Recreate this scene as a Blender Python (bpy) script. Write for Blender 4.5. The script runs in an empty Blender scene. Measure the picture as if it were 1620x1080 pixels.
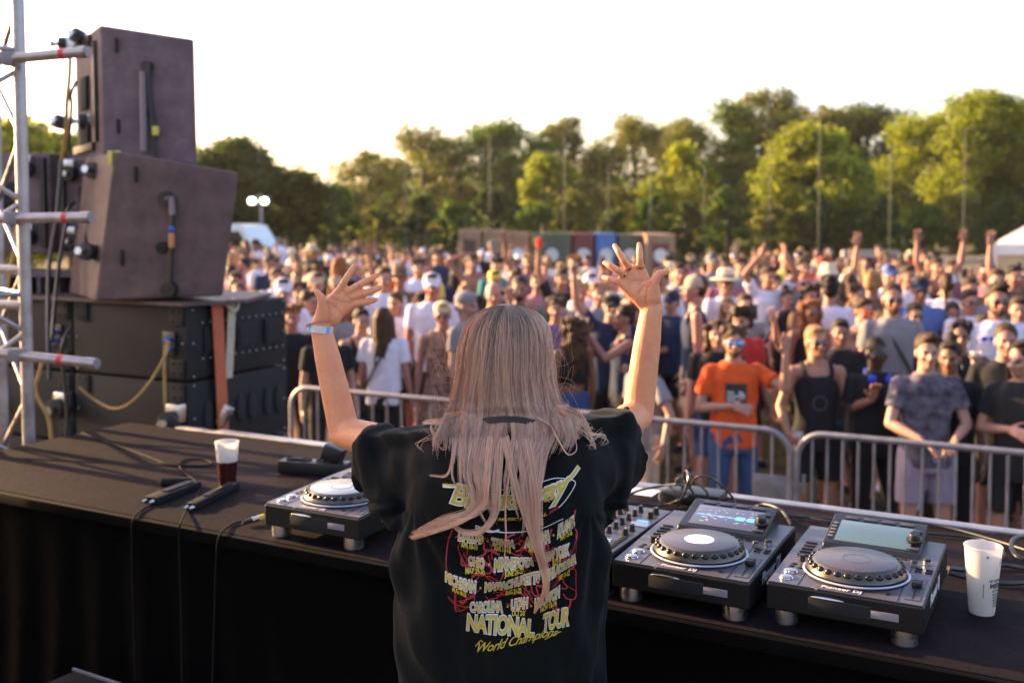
import bpy, bmesh, math, random, zlib
import numpy as np
from mathutils import Vector, Matrix, noise
from mathutils.bvhtree import BVHTree
random.seed(7); rng = np.random.default_rng(7)
R = math.radians
sc = bpy.context.scene
col = sc.collection
# ------------------------------------------------------------------ camera
F = 1650.0; CY = 440.0; KY = .75; CH = 2.5; PITCH = math.atan((CY - 350) / F)
cd = bpy.data.cameras.new('camera'); cam = bpy.data.objects.new('camera', cd); col.objects.link(cam)
cam.location = (0, 0, CH); cam.rotation_euler = (R(90) - PITCH, 0, 0)
cd.sensor_width = 36; cd.lens = 36 * F / 1620; cd.shift_y = -100 / 1620; cd.clip_end = 2000; cd.clip_start = 0.05
cd.dof.use_dof = True; cd.dof.focus_distance = 2.12; cd.dof.aperture_fstop = 3.2; cd.dof.aperture_blades = 0
sc.camera = cam
# ------------------------------------------------------------------ light
SUN = Vector((-0.86, 0.48, 0.0)).normalized() * math.cos(R(15)); SUN.z = math.sin(R(15))
w = bpy.data.worlds.new('World'); sc.world = w; w.use_nodes = True
nt = w.node_tree; bg = nt.nodes['Background']
sky = nt.nodes.new('ShaderNodeTexSky'); sky.sky_type = 'NISHITA'; sky.sun_disc = False
sky.sun_elevation = R(15); sky.sun_rotation = math.atan2(SUN.x, SUN.y)
sky.air_density = 1.0; sky.dust_density = 3.5; sky.ozone_density = 1.0
tint = nt.nodes.new('ShaderNodeMix'); tint.data_type = 'RGBA'; tint.blend_type = 'MULTIPLY'; tint.inputs[0].default_value = 1; tint.inputs[7].default_value = (1.09, .97, 1.02, 1)
nt.links.new(sky.outputs[0], tint.inputs[6]); nt.links.new(tint.outputs[2], bg.inputs[0]); bg.inputs[1].default_value = 0.135
sl = bpy.data.lights.new('sun', 'SUN'); sl.energy = 4.8; sl.angle = R(0.6); sl.color = (1.0, 0.66, 0.30)
so = bpy.data.objects.new('sun', sl); col.objects.link(so); so.rotation_euler = SUN.to_track_quat('Z', 'Y').to_euler()
so.location = SUN * 50
vs = sc.view_settings; vs.view_transform = 'Standard'; vs.look = 'None'; vs.gamma = 1; vs.exposure = 2.2
sc.cycles.max_bounces = 6; sc.cycles.transparent_max_bounces = 8
# ------------------------------------------------------------------ helpers
def ray(px, py):
    a = (px - 810) / F; b = (CY - py) / F; c, s = math.cos(PITCH), math.sin(PITCH)
    return Vector((a, c + s * b, -s + c * b))
def at(px, py, Y):
    d = ray(px, py); return Vector((0, 0, CH)) + d * (Y * KY / d.y)
def onz(px, py, z):
    d = ray(px, py); return Vector((0, 0, CH)) + d * ((z - CH) / d.z)

def mat(name, color=(.5, .5, .5), rough=.5, metal=0.0, spec=.5, var=0.0, vscale=8, col2=None, bump=0.0, bscale=60,
        objcol=False, attr=None, trans=0.0, emit=None, estr=0, coat=0, sheen=0, alpha=1, sub=0, stretch=None, transm=0, rvar=0):
    m = bpy.data.materials.new(name); m.use_nodes = True
    t = m.node_tree; N = t.nodes; L = t.links; p = N['Principled BSDF']
    p.inputs['Roughness'].default_value = rough; p.inputs['Metallic'].default_value = metal
    p.inputs['Specular IOR Level'].default_value = spec
    p.inputs['Coat Weight'].default_value = coat; p.inputs['Sheen Weight'].default_value = sheen
    p.inputs['Alpha'].default_value = alpha; p.inputs['Transmission Weight'].default_value = transm
    if sub: p.inputs['Subsurface Weight'].default_value = sub; p.inputs['Subsurface Radius'].default_value = (.02, .006, .003)
    src = None
    if objcol:
        oi = N.new('ShaderNodeObjectInfo'); src = oi.outputs['Color']
    if attr:
        a = N.new('ShaderNodeAttribute'); a.attribute_name = attr
        if src is None: src = a.outputs['Color']
        else:
            mx = N.new('ShaderNodeMix'); mx.data_type = 'RGBA'; mx.blend_type = 'MULTIPLY'; mx.inputs[0].default_value = 1
            L.new(src, mx.inputs[6]); L.new(a.outputs['Color'], mx.inputs[7]); src = mx.outputs[2]
    tc = N.new('ShaderNodeTexCoord'); cs = tc.outputs['Object']
    if stretch:
        mp = N.new('ShaderNodeMapping'); mp.inputs['Scale'].default_value = stretch; L.new(cs, mp.inputs[0]); cs = mp.outputs[0]
    if var or col2 or rvar:
        nz = N.new('ShaderNodeTexNoise'); nz.inputs['Scale'].default_value = vscale; nz.inputs['Detail'].default_value = 6
        nz.inputs['Roughness'].default_value = .65; L.new(cs, nz.inputs[0])
        if rvar:
            mr2 = N.new('ShaderNodeMapRange'); mr2.inputs[1].default_value = .3; mr2.inputs[2].default_value = .7
            mr2.inputs[3].default_value = rough - rvar; mr2.inputs[4].default_value = rough + rvar
            L.new(nz.outputs[0], mr2.inputs[0]); L.new(mr2.outputs[0], p.inputs['Roughness'])
        mr = N.new('ShaderNodeMapRange'); mr.inputs[1].default_value = .35; mr.inputs[2].default_value = .65
        L.new(nz.outputs[0], mr.inputs[0])
        if col2:
            mx = N.new('ShaderNodeMix'); mx.data_type = 'RGBA'; L.new(mr.outputs[0], mx.inputs[0])
            if src is None: mx.inputs[6].default_value = (*color, 1)
            else: L.new(src, mx.inputs[6])
            mx.inputs[7].default_value = (*col2, 1); src = mx.outputs[2]
        elif var:
            mr.inputs[3].default_value = 1 - var; mr.inputs[4].default_value = 1 + var * .6
            mx = N.new('ShaderNodeMix'); mx.data_type = 'RGBA'; mx.blend_type = 'MULTIPLY'; mx.inputs[0].default_value = 1
            if src is None: mx.inputs[6].default_value = (*color, 1)
            else: L.new(src, mx.inputs[6])
            L.new(mr.outputs[0], mx.inputs[7]); src = mx.outputs[2]
    if src is not None: L.new(src, p.inputs['Base Color'])
    else: p.inputs['Base Color'].default_value = (*color, 1)
    if bump:
        nb = N.new('ShaderNodeTexNoise'); nb.inputs['Scale'].default_value = bscale; nb.inputs['Detail'].default_value = 4
        L.new(cs, nb.inputs[0]); bp = N.new('ShaderNodeBump'); bp.inputs['Strength'].default_value = bump
        bp.inputs['Distance'].default_value = .01; L.new(nb.outputs[0], bp.inputs['Height']); L.new(bp.outputs[0], p.inputs['Normal'])
    if emit: p.inputs['Emission Color'].default_value = (*emit, 1); p.inputs['Emission Strength'].default_value = estr
    if trans:
        tr = N.new('ShaderNodeBsdfTranslucent'); ms = N.new('ShaderNodeMixShader'); ms.inputs[0].default_value = trans
        if src is not None: L.new(src, tr.inputs[0])
        else: tr.inputs[0].default_value = (*color, 1)
        L.new(p.outputs[0], ms.inputs[1]); L.new(tr.outputs[0], ms.inputs[2]); L.new(ms.outputs[0], N['Material Output'].inputs[0])
    return m

def sphere_vf(c, r, rot=None, seg=14, rings=8):
    V = []; Fc = []; c = Vector(c)
    rr = Vector(r) if hasattr(r, '__len__') else Vector((r, r, r))
    def P(x, y, z):
        v = Vector((x * rr.x, y * rr.y, z * rr.z))
        if rot is not None: v = rot @ v
        V.append(tuple(c + v))
    P(0, 0, 1)
    for i in range(1, rings):
        th = math.pi * i / rings
        for j in range(seg):
            ph = 2 * math.pi * j / seg; P(math.sin(th) * math.cos(ph), math.sin(th) * math.sin(ph), math.cos(th))
    P(0, 0, -1); last = len(V) - 1
    for j in range(seg): Fc.append((0, 1 + j, 1 + (j + 1) % seg))
    for i in range(rings - 2):
        for j in range(seg):
            a = 1 + i * seg + j; b = 1 + i * seg + (j + 1) % seg
            Fc.append((a, a + seg, b + seg, b))
    b0 = 1 + (rings - 2) * seg
    for j in range(seg): Fc.append((b0 + j, last, b0 + (j + 1) % seg))
    return V, Fc

def frame_of(d):
    d = d.normalized(); a = Vector((0, 0, 1)) if abs(d.z) < .9 else Vector((1, 0, 0))
    x = d.cross(a).normalized(); y = d.cross(x).normalized(); return x, y

class MB:
    """collects shapes and links them as one mesh object"""
    def __init__(s): s.v = []; s.f = []; s.mi = []; s.cur = 0
    def add(s, V, Fc):
        o = len(s.v); s.v += [tuple(v) for v in V]
        s.f += [tuple(i + o for i in f) for f in Fc]; s.mi += [s.cur] * len(Fc); return s
    def box(s, c, size, rot=None, bev=0):
        c = Vector(c)
        if bev:
            bm = bmesh.new(); bmesh.ops.create_cube(bm, size=1); bmesh.ops.scale(bm, vec=size, verts=bm.verts)
            bmesh.ops.bevel(bm, geom=bm.edges[:], offset=bev, segments=2, affect='EDGES', profile=.6)
            V = [v.co.copy() for v in bm.verts]; bm.verts.index_update(); Fc = [tuple(v.index for v in f.verts) for f in bm.faces]; bm.free()
        else:
            x, y, z = size[0] / 2, size[1] / 2, size[2] / 2
            V = [Vector(p) for p in ((-x, -y, -z), (x, -y, -z), (x, y, -z), (-x, y, -z), (-x, -y, z), (x, -y, z), (x, y, z), (-x, y, z))]
            Fc = [(0, 3, 2, 1), (4, 5, 6, 7), (0, 1, 5, 4), (1, 2, 6, 5), (2, 3, 7, 6), (3, 0, 4, 7)]
        if rot is not None: V = [rot @ v for v in V]
        return s.add([c + v for v in V], Fc)
    def ell(s, c, r, rot=None, seg=14, rings=8): return s.add(*sphere_vf(c, r, rot, seg, rings))
    def cone(s, a, b, r1, r2, seg=12, cap=True):
        a = Vector(a); b = Vector(b); x, y = frame_of(b - a); V = []
        for p, r in ((a, r1), (b, r2)):
            for j in range(seg):
                t = 2 * math.pi * j / seg; V.append(p + (x * math.cos(t) + y * math.sin(t)) * r)
        Fc = [(j, (j + 1) % seg, seg + (j + 1) % seg, seg + j) for j in range(seg)]
        if cap: Fc += [tuple(reversed(range(seg))), tuple(range(seg, 2 * seg))]
        return s.add(V, Fc)
    def cap(s, a, b, r1, r2, seg=12):
        s.cone(a, b, r1, r2, seg); s.ell(a, r1, None, seg, 8); s.ell(b, r2, None, seg, 8); return s
    def tube(s, pts, r, seg=8, closed=False, rad=None, caps=True):
        pts = [Vector(p) for p in pts]; n = len(pts); V = []; prev = None
        for i, p in enumerate(pts):
            d = (pts[(i + 1) % n] - pts[i - 1]) if closed else (pts[min(i + 1, n - 1)] - pts[max(i - 1, 0)])
            if d.length < 1e-9: d = Vector((0, 0, 1))
            d.normalize()
            if prev is None: x, y = frame_of(d)
            else:
                x = prev - d * prev.dot(d)
                x = x.normalized() if x.length > 1e-6 else frame_of(d)[0]
                y = d.cross(x)
            prev = x; rr = rad[i] if rad else r
            for j in range(seg):
                t = 2 * math.pi * j / seg; V.append(p + (x * math.cos(t) + y * math.sin(t)) * rr)
        Fc = []
        for i in range(n if closed else n - 1):
            k = (i + 1) % n
            for j in range(seg): Fc.append((i * seg + j, i * seg + (j + 1) % seg, k * seg + (j + 1) % seg, k * seg + j))
        if not closed and caps: Fc += [tuple(reversed(range(seg))), tuple(range((n - 1) * seg, n * seg))]
        return s.add(V, Fc)
    def prism(s, poly, ext):
        n = len(poly); ext = Vector(ext); V = [Vector(p) for p in poly] + [Vector(p) + ext for p in poly]
        Fc = [tuple(range(n)), tuple(reversed(range(n, 2 * n)))] + [(i, n + i, n + (i + 1) % n, (i + 1) % n) for i in range(n)]
        return s.add(V, Fc)
    def lathe(s, prof, c=(0, 0, 0), seg=32, M=None, closed=False):
        c = Vector(c); V = []
        for r, z in prof:
            for j in range(seg):
                t = 2 * math.pi * j / seg; v = Vector((r * math.cos(t), r * math.sin(t), z))
                if M is not None: v = M @ v
                V.append(c + v)
        n = len(prof); Fc = []
        for i in range(n - (0 if closed else 1)):
            k = (i + 1) % n
            for j in range(seg): Fc.append((i * seg + j, i * seg + (j + 1) % seg, k * seg + (j + 1) % seg, k * seg + j))
        if not closed:
            if prof[0][0] > 1e-6: Fc.append(tuple(reversed(range(seg))))
            if prof[-1][0] > 1e-6: Fc.append(tuple(range((n - 1) * seg, n * seg)))
        return s.add(V, Fc)
    def rings(s, R_, cap=True):
        seg = len(R_[0]); V = [p for r in R_ for p in r]; n = len(R_)
        Fc = [(i * seg + j, i * seg + (j + 1) % seg, (i + 1) * seg + (j + 1) % seg, (i + 1) * seg + j) for i in range(n - 1) for j in range(seg)]
        if cap: Fc += [tuple(reversed(range(seg))), tuple(range((n - 1) * seg, n * seg))]
        return s.add(V, Fc)
    def mesh(s, name, mats, smooth=True, angle=40, M=None):
        me = bpy.data.meshes.new(name); me.from_pydata([tuple(v) for v in s.v], [], s.f)
        if not isinstance(mats, (list, tuple)): mats = [mats]
        for m in mats: me.materials.append(m)
        if len(mats) > 1: me.polygons.foreach_set('material_index', s.mi)
        bm = bmesh.new(); bm.from_mesh(me); bmesh.ops.recalc_face_normals(bm, faces=bm.faces[:]); bm.to_mesh(me); bm.free()
        if M is not None: me.transform(M)
        if smooth:
            me.polygons.foreach_set('use_smooth', [True] * len(me.polygons)); me.set_sharp_from_angle(angle=R(angle))
        me.update(); return me
    def build(s, name, mats, parent=None, smooth=True, angle=40, loc=None):
        me = s.mesh(name, mats, smooth, angle); return link(name, me, parent, loc)

def link(name, me, parent=None, loc=None, rot=None):
    o = bpy.data.objects.new(name, me); col.objects.link(o)
    if parent is not None: o.parent = parent
    if loc is not None: o.location = loc
    if rot is not None: o.rotation_euler = rot
    return o
def tag(o, label=None, cat=None, group=None, kind=None):
    if label: o['label'] = label
    if cat: o['category'] = cat
    if group: o['group'] = group
    if kind: o['kind'] = kind
    return o
def empty(name, loc=(0, 0, 0), rz=0, label=None, cat=None, group=None):
    o = bpy.data.objects.new(name, None); col.objects.link(o); o.location = loc; o.rotation_euler = (0, 0, rz); o.empty_display_size = .1
    return tag(o, label, cat, group)
def base(root, *obs):
    """re-origin: children built in world coordinates are moved under root"""
    for o in obs: o.parent = root; o.matrix_parent_inverse = root_mat(root).inverted()
def root_mat(root): return Matrix.Translation(root.location) @ root.rotation_euler.to_matrix().to_4x4()
def bez(pts, n=8, tension=.5):
    pts = [Vector(p) for p in pts]; out = []
    P = [pts[0] * 2 - pts[1]] + pts + [pts[-1] * 2 - pts[-2]]
    for i in range(1, len(P) - 2):
        for k in range(n):
            t = k / n; a, b, c, d = P[i - 1], P[i], P[i + 1], P[i + 2]
            out.append(.5 * ((2 * b) + (c - a) * t + (2 * a - 5 * b + 4 * c - d) * t * t + (3 * b - 3 * c + d - a) * t ** 3))
    out.append(pts[-1]); return out
def remesh(mb, voxel, smooth=4, factor=.5):
    me = bpy.data.meshes.new('tmp'); me.from_pydata([tuple(v) for v in mb.v], [], mb.f)
    bm = bmesh.new(); bm.from_mesh(me); bmesh.ops.recalc_face_normals(bm, faces=bm.faces[:]); bm.to_mesh(me); bm.free()
    o = bpy.data.objects.new('tmp', me); col.objects.link(o)
    m = o.modifiers.new('r', 'REMESH'); m.mode = 'VOXEL'; m.voxel_size = voxel; m.adaptivity = 0
    if smooth:
        k = o.modifiers.new('s', 'SMOOTH'); k.iterations = smooth; k.factor = factor
    dg = bpy.context.evaluated_depsgraph_get(); ev = o.evaluated_get(dg)
    res = bpy.data.meshes.new_from_object(ev); bpy.data.objects.remove(o); bpy.data.meshes.remove(me)
    res.polygons.foreach_set('use_smooth', [True] * len(res.polygons)); return res
def get_co(me):
    a = np.empty(len(me.vertices) * 3, np.float32); me.vertices.foreach_get('co', a); return a.reshape(-1, 3)
def get_no(me):
    a = np.empty(len(me.vertices) * 3, np.float32); me.vertices.foreach_get('normal', a); return a.reshape(-1, 3)
def set_co(me, a): me.vertices.foreach_set('co', np.ascontiguousarray(a, np.float32).ravel()); me.update()
def set_attr(me, name, C):
    at_ = me.color_attributes.new(name, 'FLOAT_COLOR', 'POINT'); at_.data.foreach_set('color', np.ascontiguousarray(C, np.float32).ravel())
def mesh_np(name, V, Q, m, attr=None, smooth=False):
    """fast mesh from numpy: V (n,3), Q (k,4 or 3)"""
    me = bpy.data.meshes.new(name); n = Q.shape[1]
    me.vertices.add(len(V)); me.vertices.foreach_set('co', V.astype(np.float32).ravel())
    me.loops.add(Q.size); me.loops.foreach_set('vertex_index', Q.astype(np.int32).ravel())
    me.polygons.add(len(Q)); me.polygons.foreach_set('loop_start', np.arange(0, Q.size, n, dtype=np.int32))
    me.polygons.foreach_set('loop_total', np.full(len(Q), n, np.int32))
    if smooth: me.polygons.foreach_set('use_smooth', np.ones(len(Q), bool))
    me.update(calc_edges=True); me.materials.append(m)
    if attr is not None: set_attr(me, 'col', attr)
    return me

# stage axes: everything on the stage is turned by the same angle
SA = R(-28.2); U = Vector((math.cos(SA), math.sin(SA), 0)); W = Vector((-math.sin(SA), math.cos(SA), 0))
RS = Matrix.Rotation(SA, 3, 'Z')
TZ = 1.63; STZ = 0.62
# ------------------------------------------------------------------ materials
M = {}
M['skin'] = mat('skin', rough=.5, objcol=True, attr='feat', var=.12, vscale=25, spec=.4, sub=.12)
M['cloth'] = mat('cloth', rough=.85, objcol=True, var=.12, vscale=14, spec=.2, bump=.5, bscale=18)
M['camo'] = mat('patterned_cloth', rough=.85, objcol=True, col2=(.035, .028, .04), vscale=16, spec=.2, bump=.4, bscale=18)
M['floral'] = mat('floral_cloth', rough=.85, color=(.5, .4, .3), objcol=True, col2=(.13, .03, .03), vscale=22, spec=.2)
M['hair'] = mat('hair', rough=.62, objcol=True, var=.55, vscale=40, stretch=(1, 1, .18), spec=.22, bump=.8, bscale=70)
M['black_plastic'] = mat('black_plastic', (.007, .007, .008), .38, spec=.5, bump=.15, bscale=300)
M['black_rubber'] = mat('black_rubber', (.018, .017, .018), .55, spec=.4)
M['black_matte'] = mat('black_matte', (.010, .010, .011), .8, spec=.2, var=.3, vscale=3)
M['chrome'] = mat('brushed_steel', (.55, .55, .57), .3, 1.0, rvar=.1, vscale=20)
M['alu'] = mat('scuffed_aluminium', (.34, .32, .34), .42, .85, var=.25, vscale=12, rvar=.12)
M['galv'] = mat('galvanised_steel', (.24, .225, .25), .5, .5, var=.25, vscale=9, rvar=.1)
M['glass'] = mat('dark_lens', (.01, .01, .012), .12, spec=.8)
M['cable'] = mat('black_cable', (.012, .011, .011), .42, spec=.5)
M['cable_y'] = mat('tan_cable', (.30, .18, .05), .5, spec=.5, var=.2)
# ================================================================== SETTING
M['ground'] = mat('dry_ground', (.12, .075, .045), .95, col2=(.065, .06, .022), vscale=.9, spec=.1, bump=.6, bscale=6)
g = MB(); S = 400; n = 40
g.add([(-S, -60, 0), (S, -60, 0), (S, 700, 0), (-S, 700, 0)], [(0, 1, 2, 3)])
tag(g.build('ground', M['ground'], smooth=False), kind='structure')
# dry grass blades in front of and under the first rows
def grass():
    n = 30000; x = rng.uniform(.5, 8, n); y = rng.uniform(5.5, 13, n); 
    h = rng.uniform(.02, .06, n); a = rng.uniform(0, math.pi, n); wd = .006
    V = np.zeros((n, 3, 3)); dx = np.cos(a) * wd; dy = np.sin(a) * wd
    V[:, 0] = np.stack([x - dx, y - dy, 0 * x], 1); V[:, 1] = np.stack([x + dx, y + dy, 0 * x], 1)
    V[:, 2] = np.stack([x + rng.normal(0, .02, n), y + rng.normal(0, .02, n), h], 1)
    c = np.where(rng.random(n)[:, None] < .5, [[.12, .10, .03]], [[.20, .14, .07]]) * rng.uniform(.6, 1.2, (n, 1))
    C = np.ones((n, 3, 4)); C[:, :, :3] = c[:, None]
    me = mesh_np('grass', V.reshape(-1, 3), np.arange(n * 3).reshape(-1, 3), mat('dry_grass', rough=.9, attr='col', spec=.1), C.reshape(-1, 4))
    tag(link('grass', me), kind='stuff')
    o = col.objects[-1]; tag(o, 'sparse dry grass blades on the trodden ground behind the barriers', 'grass', kind='stuff')
grass()
# ------------------------------------------------------------------ trees
M['leaf'] = mat('leaves', rough=.6, attr='col', spec=.25, trans=.5)
M['bark'] = mat('bark', (.09, .06, .04), .9, col2=(.045, .032, .024), vscale=5, bump=.8, bscale=14, stretch=(1, 1, .25))
PAL = {'dark': [(.035, .065, .012), (.055, .085, .016), (.08, .11, .02)], 'mid': [(.055, .105, .012), (.09, .15, .016), (.13, .19, .02)],
       'gold': [(.21, .245, .012), (.31, .33, .016), (.14, .18, .013)], 'airy': [(.11, .125, .02), (.165, .175, .028), (.24, .225, .034)]}
def tree(px, ptop, Y, wpx, pal, label, dens=1.0, low=.25, leaf=.16, lobes=26, group=None, name='tree', seed=0, gap=.0, skirt=False):
    rs = np.random.default_rng(seed + int(px)); b = at(px, ptop, Y); H = b.z; w2 = wpx / F * Y * KY / 2; x0 = b.x
    root = empty(name, (x0, Y * KY, 0), 0, label, 'tree' if name == 'tree' else 'bush', group)
    mb = MB(); cz = H * low; lean = rs.normal(0, .03 * H)
    tr = [Vector((0, 0, 0)), Vector((lean * .3, 0, H * .3)), Vector((lean * .6, .1, H * .6)), Vector((lean, 0, H * .88))]
    rad = H * .02 + .04
    pts = bez(tr, 6); mb.tube(pts, 0, 10, rad=[rad * (1.25 - 1.0 * i / len(pts)) for i in range(len(pts))])
    L = []
    for i in range(lobes):
        t = ((i + rs.random()) / lobes) ** .8; z = cz + (H - cz) * (.08 + .86 * t)
        env = (math.sin(math.pi * min(1, (.18 + .80 * t) if not skirt else (.45 + .53 * t))) ** .6)
        r_ = w2 * env * math.sqrt(rs.random()) * .82; a = rs.uniform(0, 2 * math.pi)
        c = np.array([lean * t + r_ * math.cos(a), r_ * math.sin(a) * .8, z]); s = (H * .05 + w2 * .15) * rs.uniform(.55, 1.4)
        if z + s * .8 > H: c[2] = H - s * .8
        L.append((c, s))
        if i % 2 == 0:
            h = pts[min(len(pts) - 1, int(len(pts) * max(.25, t * .8)))]
            mid = (h + Vector(c)) / 2 + Vector((0, 0, -.05 * H)); bp = bez([h, mid, Vector(c)], 5)
            mb.tube(bp, 0, 6, rad=[rad * .45 * (1 - .8 * k / len(bp)) for k in range(len(bp))])
    mb.build('trunk', M['bark'], root)
    Vs = []; Cs = []; pc = np.array(PAL[pal])
    for c, s in L:
        nl = int(dens * 380 * (s / 1.2) ** 1.6 * (.16 / leaf) ** 1.4) + 60
        d = rs.normal(size=(nl, 3)); d /= np.linalg.norm(d, axis=1)[:, None]
        r_ = s * (.45 + .62 * rs.random(nl) ** .6); 
        clump = rs.normal(size=(max(3, nl // 22), 3)); clump /= np.linalg.norm(clump, axis=1)[:, None]
        k = rs.integers(0, len(clump), nl); d = d * .42 + clump[k] * .8; 
        P = c + d * r_[:, None] * np.array([1, 1, .72])
        ok = (P[:, 2] > .1) & (P[:, 2] < H + .2); P = P[ok]; m_ = len(P)
        a = rs.normal(size=(m_, 3)); a /= np.linalg.norm(a, axis=1)[:, None]; q = rs.normal(size=(m_, 3)); q -= a * (q * a).sum(1)[:, None]
        q /= np.linalg.norm(q, axis=1)[:, None]; sz = leaf * rs.uniform(.5, 1.25, (m_, 1)); a *= sz; q *= sz * .55
        Vs.append(np.stack([P - a, P + q, P + a, P - q], 1))
        cc = pc[rs.integers(0, 3, m_)] * rs.uniform(.7, 1.25, (m_, 1)) * rs.uniform(.75, 1.2); Cs.append(cc)
    V = np.concatenate(Vs); C = np.concatenate(Cs); C4 = np.ones((len(C), 4, 4)); C4[:, :, :3] = C[:, None]
    me = mesh_np('crown', V.reshape(-1, 3), np.arange(len(V) * 4).reshape(-1, 4), M['leaf'], C4.reshape(-1, 4))
    link('crown', me, root); return root
TG = 'trees beyond the field'
T = [  # px, top py, distance, width px, palette, label, dens, low, lobes
 (20, 178, 52, 170, 'gold', 'golden tree behind the silver truss at far left', 1, .2, 22),
 (110, 205, 58, 150, 'mid', 'low yellow green tree between truss and upper loudspeaker', 1, .2, 18),
 (330, 232, 60, 130, 'dark', 'dark tree right behind the tilted loudspeaker edge', 1.3, .05, 24),
 (378, 214, 62, 120, 'dark', 'dark pointed tree above the white van and floodlight', 1.3, .05, 24),
 (440, 262, 64, 130, 'dark', 'dark sloping tree right of the twin floodlight', 1.3, .0, 24),
 (492, 292, 84, 90, 'airy', 'small hazy tree where the skyline dips lowest', .7, .1, 16),
 (548, 290, 88, 90, 'airy', 'low thin tree right of the skyline dip', .6, .1, 16),
 (592, 236, 90, 110, 'airy', 'airy golden tree left of the first tall net post', .6, .2, 18),
 (668, 194, 92, 120, 'airy', 'pointed airy tree above the performer\'s left hand', .6, .25, 20),
 (730, 216, 94, 100, 'airy', 'see-through tree left of the second lit net post', .5, .2, 18),
 (800, 186, 92, 130, 'mid', 'broad tall tree directly above the blonde performer', .7, .3, 24),
 (888, 183, 95, 95, 'airy', 'tall narrow tree left of the bright sky gap', .7, .12, 24),
 (1012, 180, 96, 120, 'airy', 'rounded airy tree behind the performer\'s right hand', .65, .2, 24),
 (1085, 178, 100, 110, 'airy', 'feathery tree right of the raised right hand', .6, .2, 22),
 (1150, 156, 98, 70, 'mid', 'slender tree with small rounded tip on the skyline', .8, .3, 16),
 (1208, 134, 100, 130, 'airy', 'tallest tree of the right skyline, thin and feathery', .7, .15, 30),
 (1290, 164, 104, 130, 'airy', 'tree behind the big round golden tree', .8, .2, 24),
 (1378, 160, 104, 130, 'dark', 'dark skyline tree right above the round golden tree', .8, .2, 24),
 (1475, 176, 84, 150, 'gold', 'open golden tree between round tree and right edge', .8, .12, 26),
 (1562, 140, 80, 150, 'gold', 'tall golden green tree above the white tent', 1.1, .15, 32),
 (1625, 150, 82, 120, 'mid', 'tall tree cut by the right picture edge', 1.1, .1, 26),
]
for i, (px, pt, Y, wp, pal, lab, dn, low, lb) in enumerate(T): tree(px, pt, Y, wp * 1.7, pal, lab, dn * (1.0 if pal == 'airy' else 1.3), min(low, .1), lobes=int(lb * 1.5), leaf=.135, group=TG, seed=i * 11)
B_ = [(1297, 196, 72, 290, 'gold', 'big round golden tree with dark right side', 1.8, 0, 52), (1085, 222, 76, 150, 'gold', 'bright yellow green tree right of the raised hand', 1.1, .1, 24),
      (860, 240, 78, 140, 'gold', 'bright rounded yellow bush behind the wooden stalls', 1.3, 0, 22)]
for i, (px, pt, Y, wp, pal, lab, dn, low, lb) in enumerate(B_): tree(px, pt, Y, wp, pal, lab, dn, low, lobes=lb, group=TG, seed=300 + i * 7, skirt=True)
BG = 'bushes along the net fence'
bw = ['dark low bush', 'green bush', 'dull olive bush', 'thick dark bush', 'pale green bush']
for i, px in enumerate(range(470, 1640, 62)):
    pt = [318, 300, 325, 305, 322, 296][i % 6] + int(rng.normal(0, 6)); pal = ['dark', 'mid', 'airy', 'dark', 'mid'][i % 5]
    ref = ['right of the twin floodlight', 'beside the first tall net post', 'left of the wooden stalls', 'above the wooden stalls', 'above the coloured containers', 'right of the containers', 'below the round golden tree', 'above the pale wall', 'left of the white tent'][min(8, i // 2)]
    tree(px, pt, 66 + (i % 3) * 1.5, 100, pal, f"{bw[i % 5]} {ref}", 1.6, 0, lobes=16, group=BG, name='bush', seed=500 + i, skirt=True, leaf=.15)
# far wood closing the view
def wood():
    V = []; C = []
    for i in range(300):
        x = -55 + 150 * rng.random(); y = rng.uniform(80, 88); h = rng.uniform(4, 8.0); 
        if -19 < x < -12: h *= .6
        n = 190; d = rng.normal(size=(n, 3)); d /= np.linalg.norm(d, axis=1)[:, None]
        P = np.array([x, y, h * .55]) + d * np.array([2.4, 1.6, h * .45]) * (rng.random((n, 1)) ** .4)
        a = rng.normal(size=(n, 3)) * .2; q = rng.normal(size=(n, 3)) * .16
        V.append(np.stack([P - a, P + q, P + a, P - q], 1)); C.append(np.array(PAL['mid'])[rng.integers(0, 3, n)] * rng.uniform(.6, 1.1))
    V = np.concatenate(V); C = np.concatenate(C); C4 = np.ones((len(C), 4, 4)); C4[:, :, :3] = C[:, None]
    o = link('far_wood', mesh_np('far_wood', V.reshape(-1, 3), np.arange(len(V) * 4).reshape(-1, 4), M['leaf'], C4.reshape(-1, 4)))
    tag(o, 'low green wood closing the view behind the separate trees', 'wood', kind='stuff')
wood()
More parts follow.
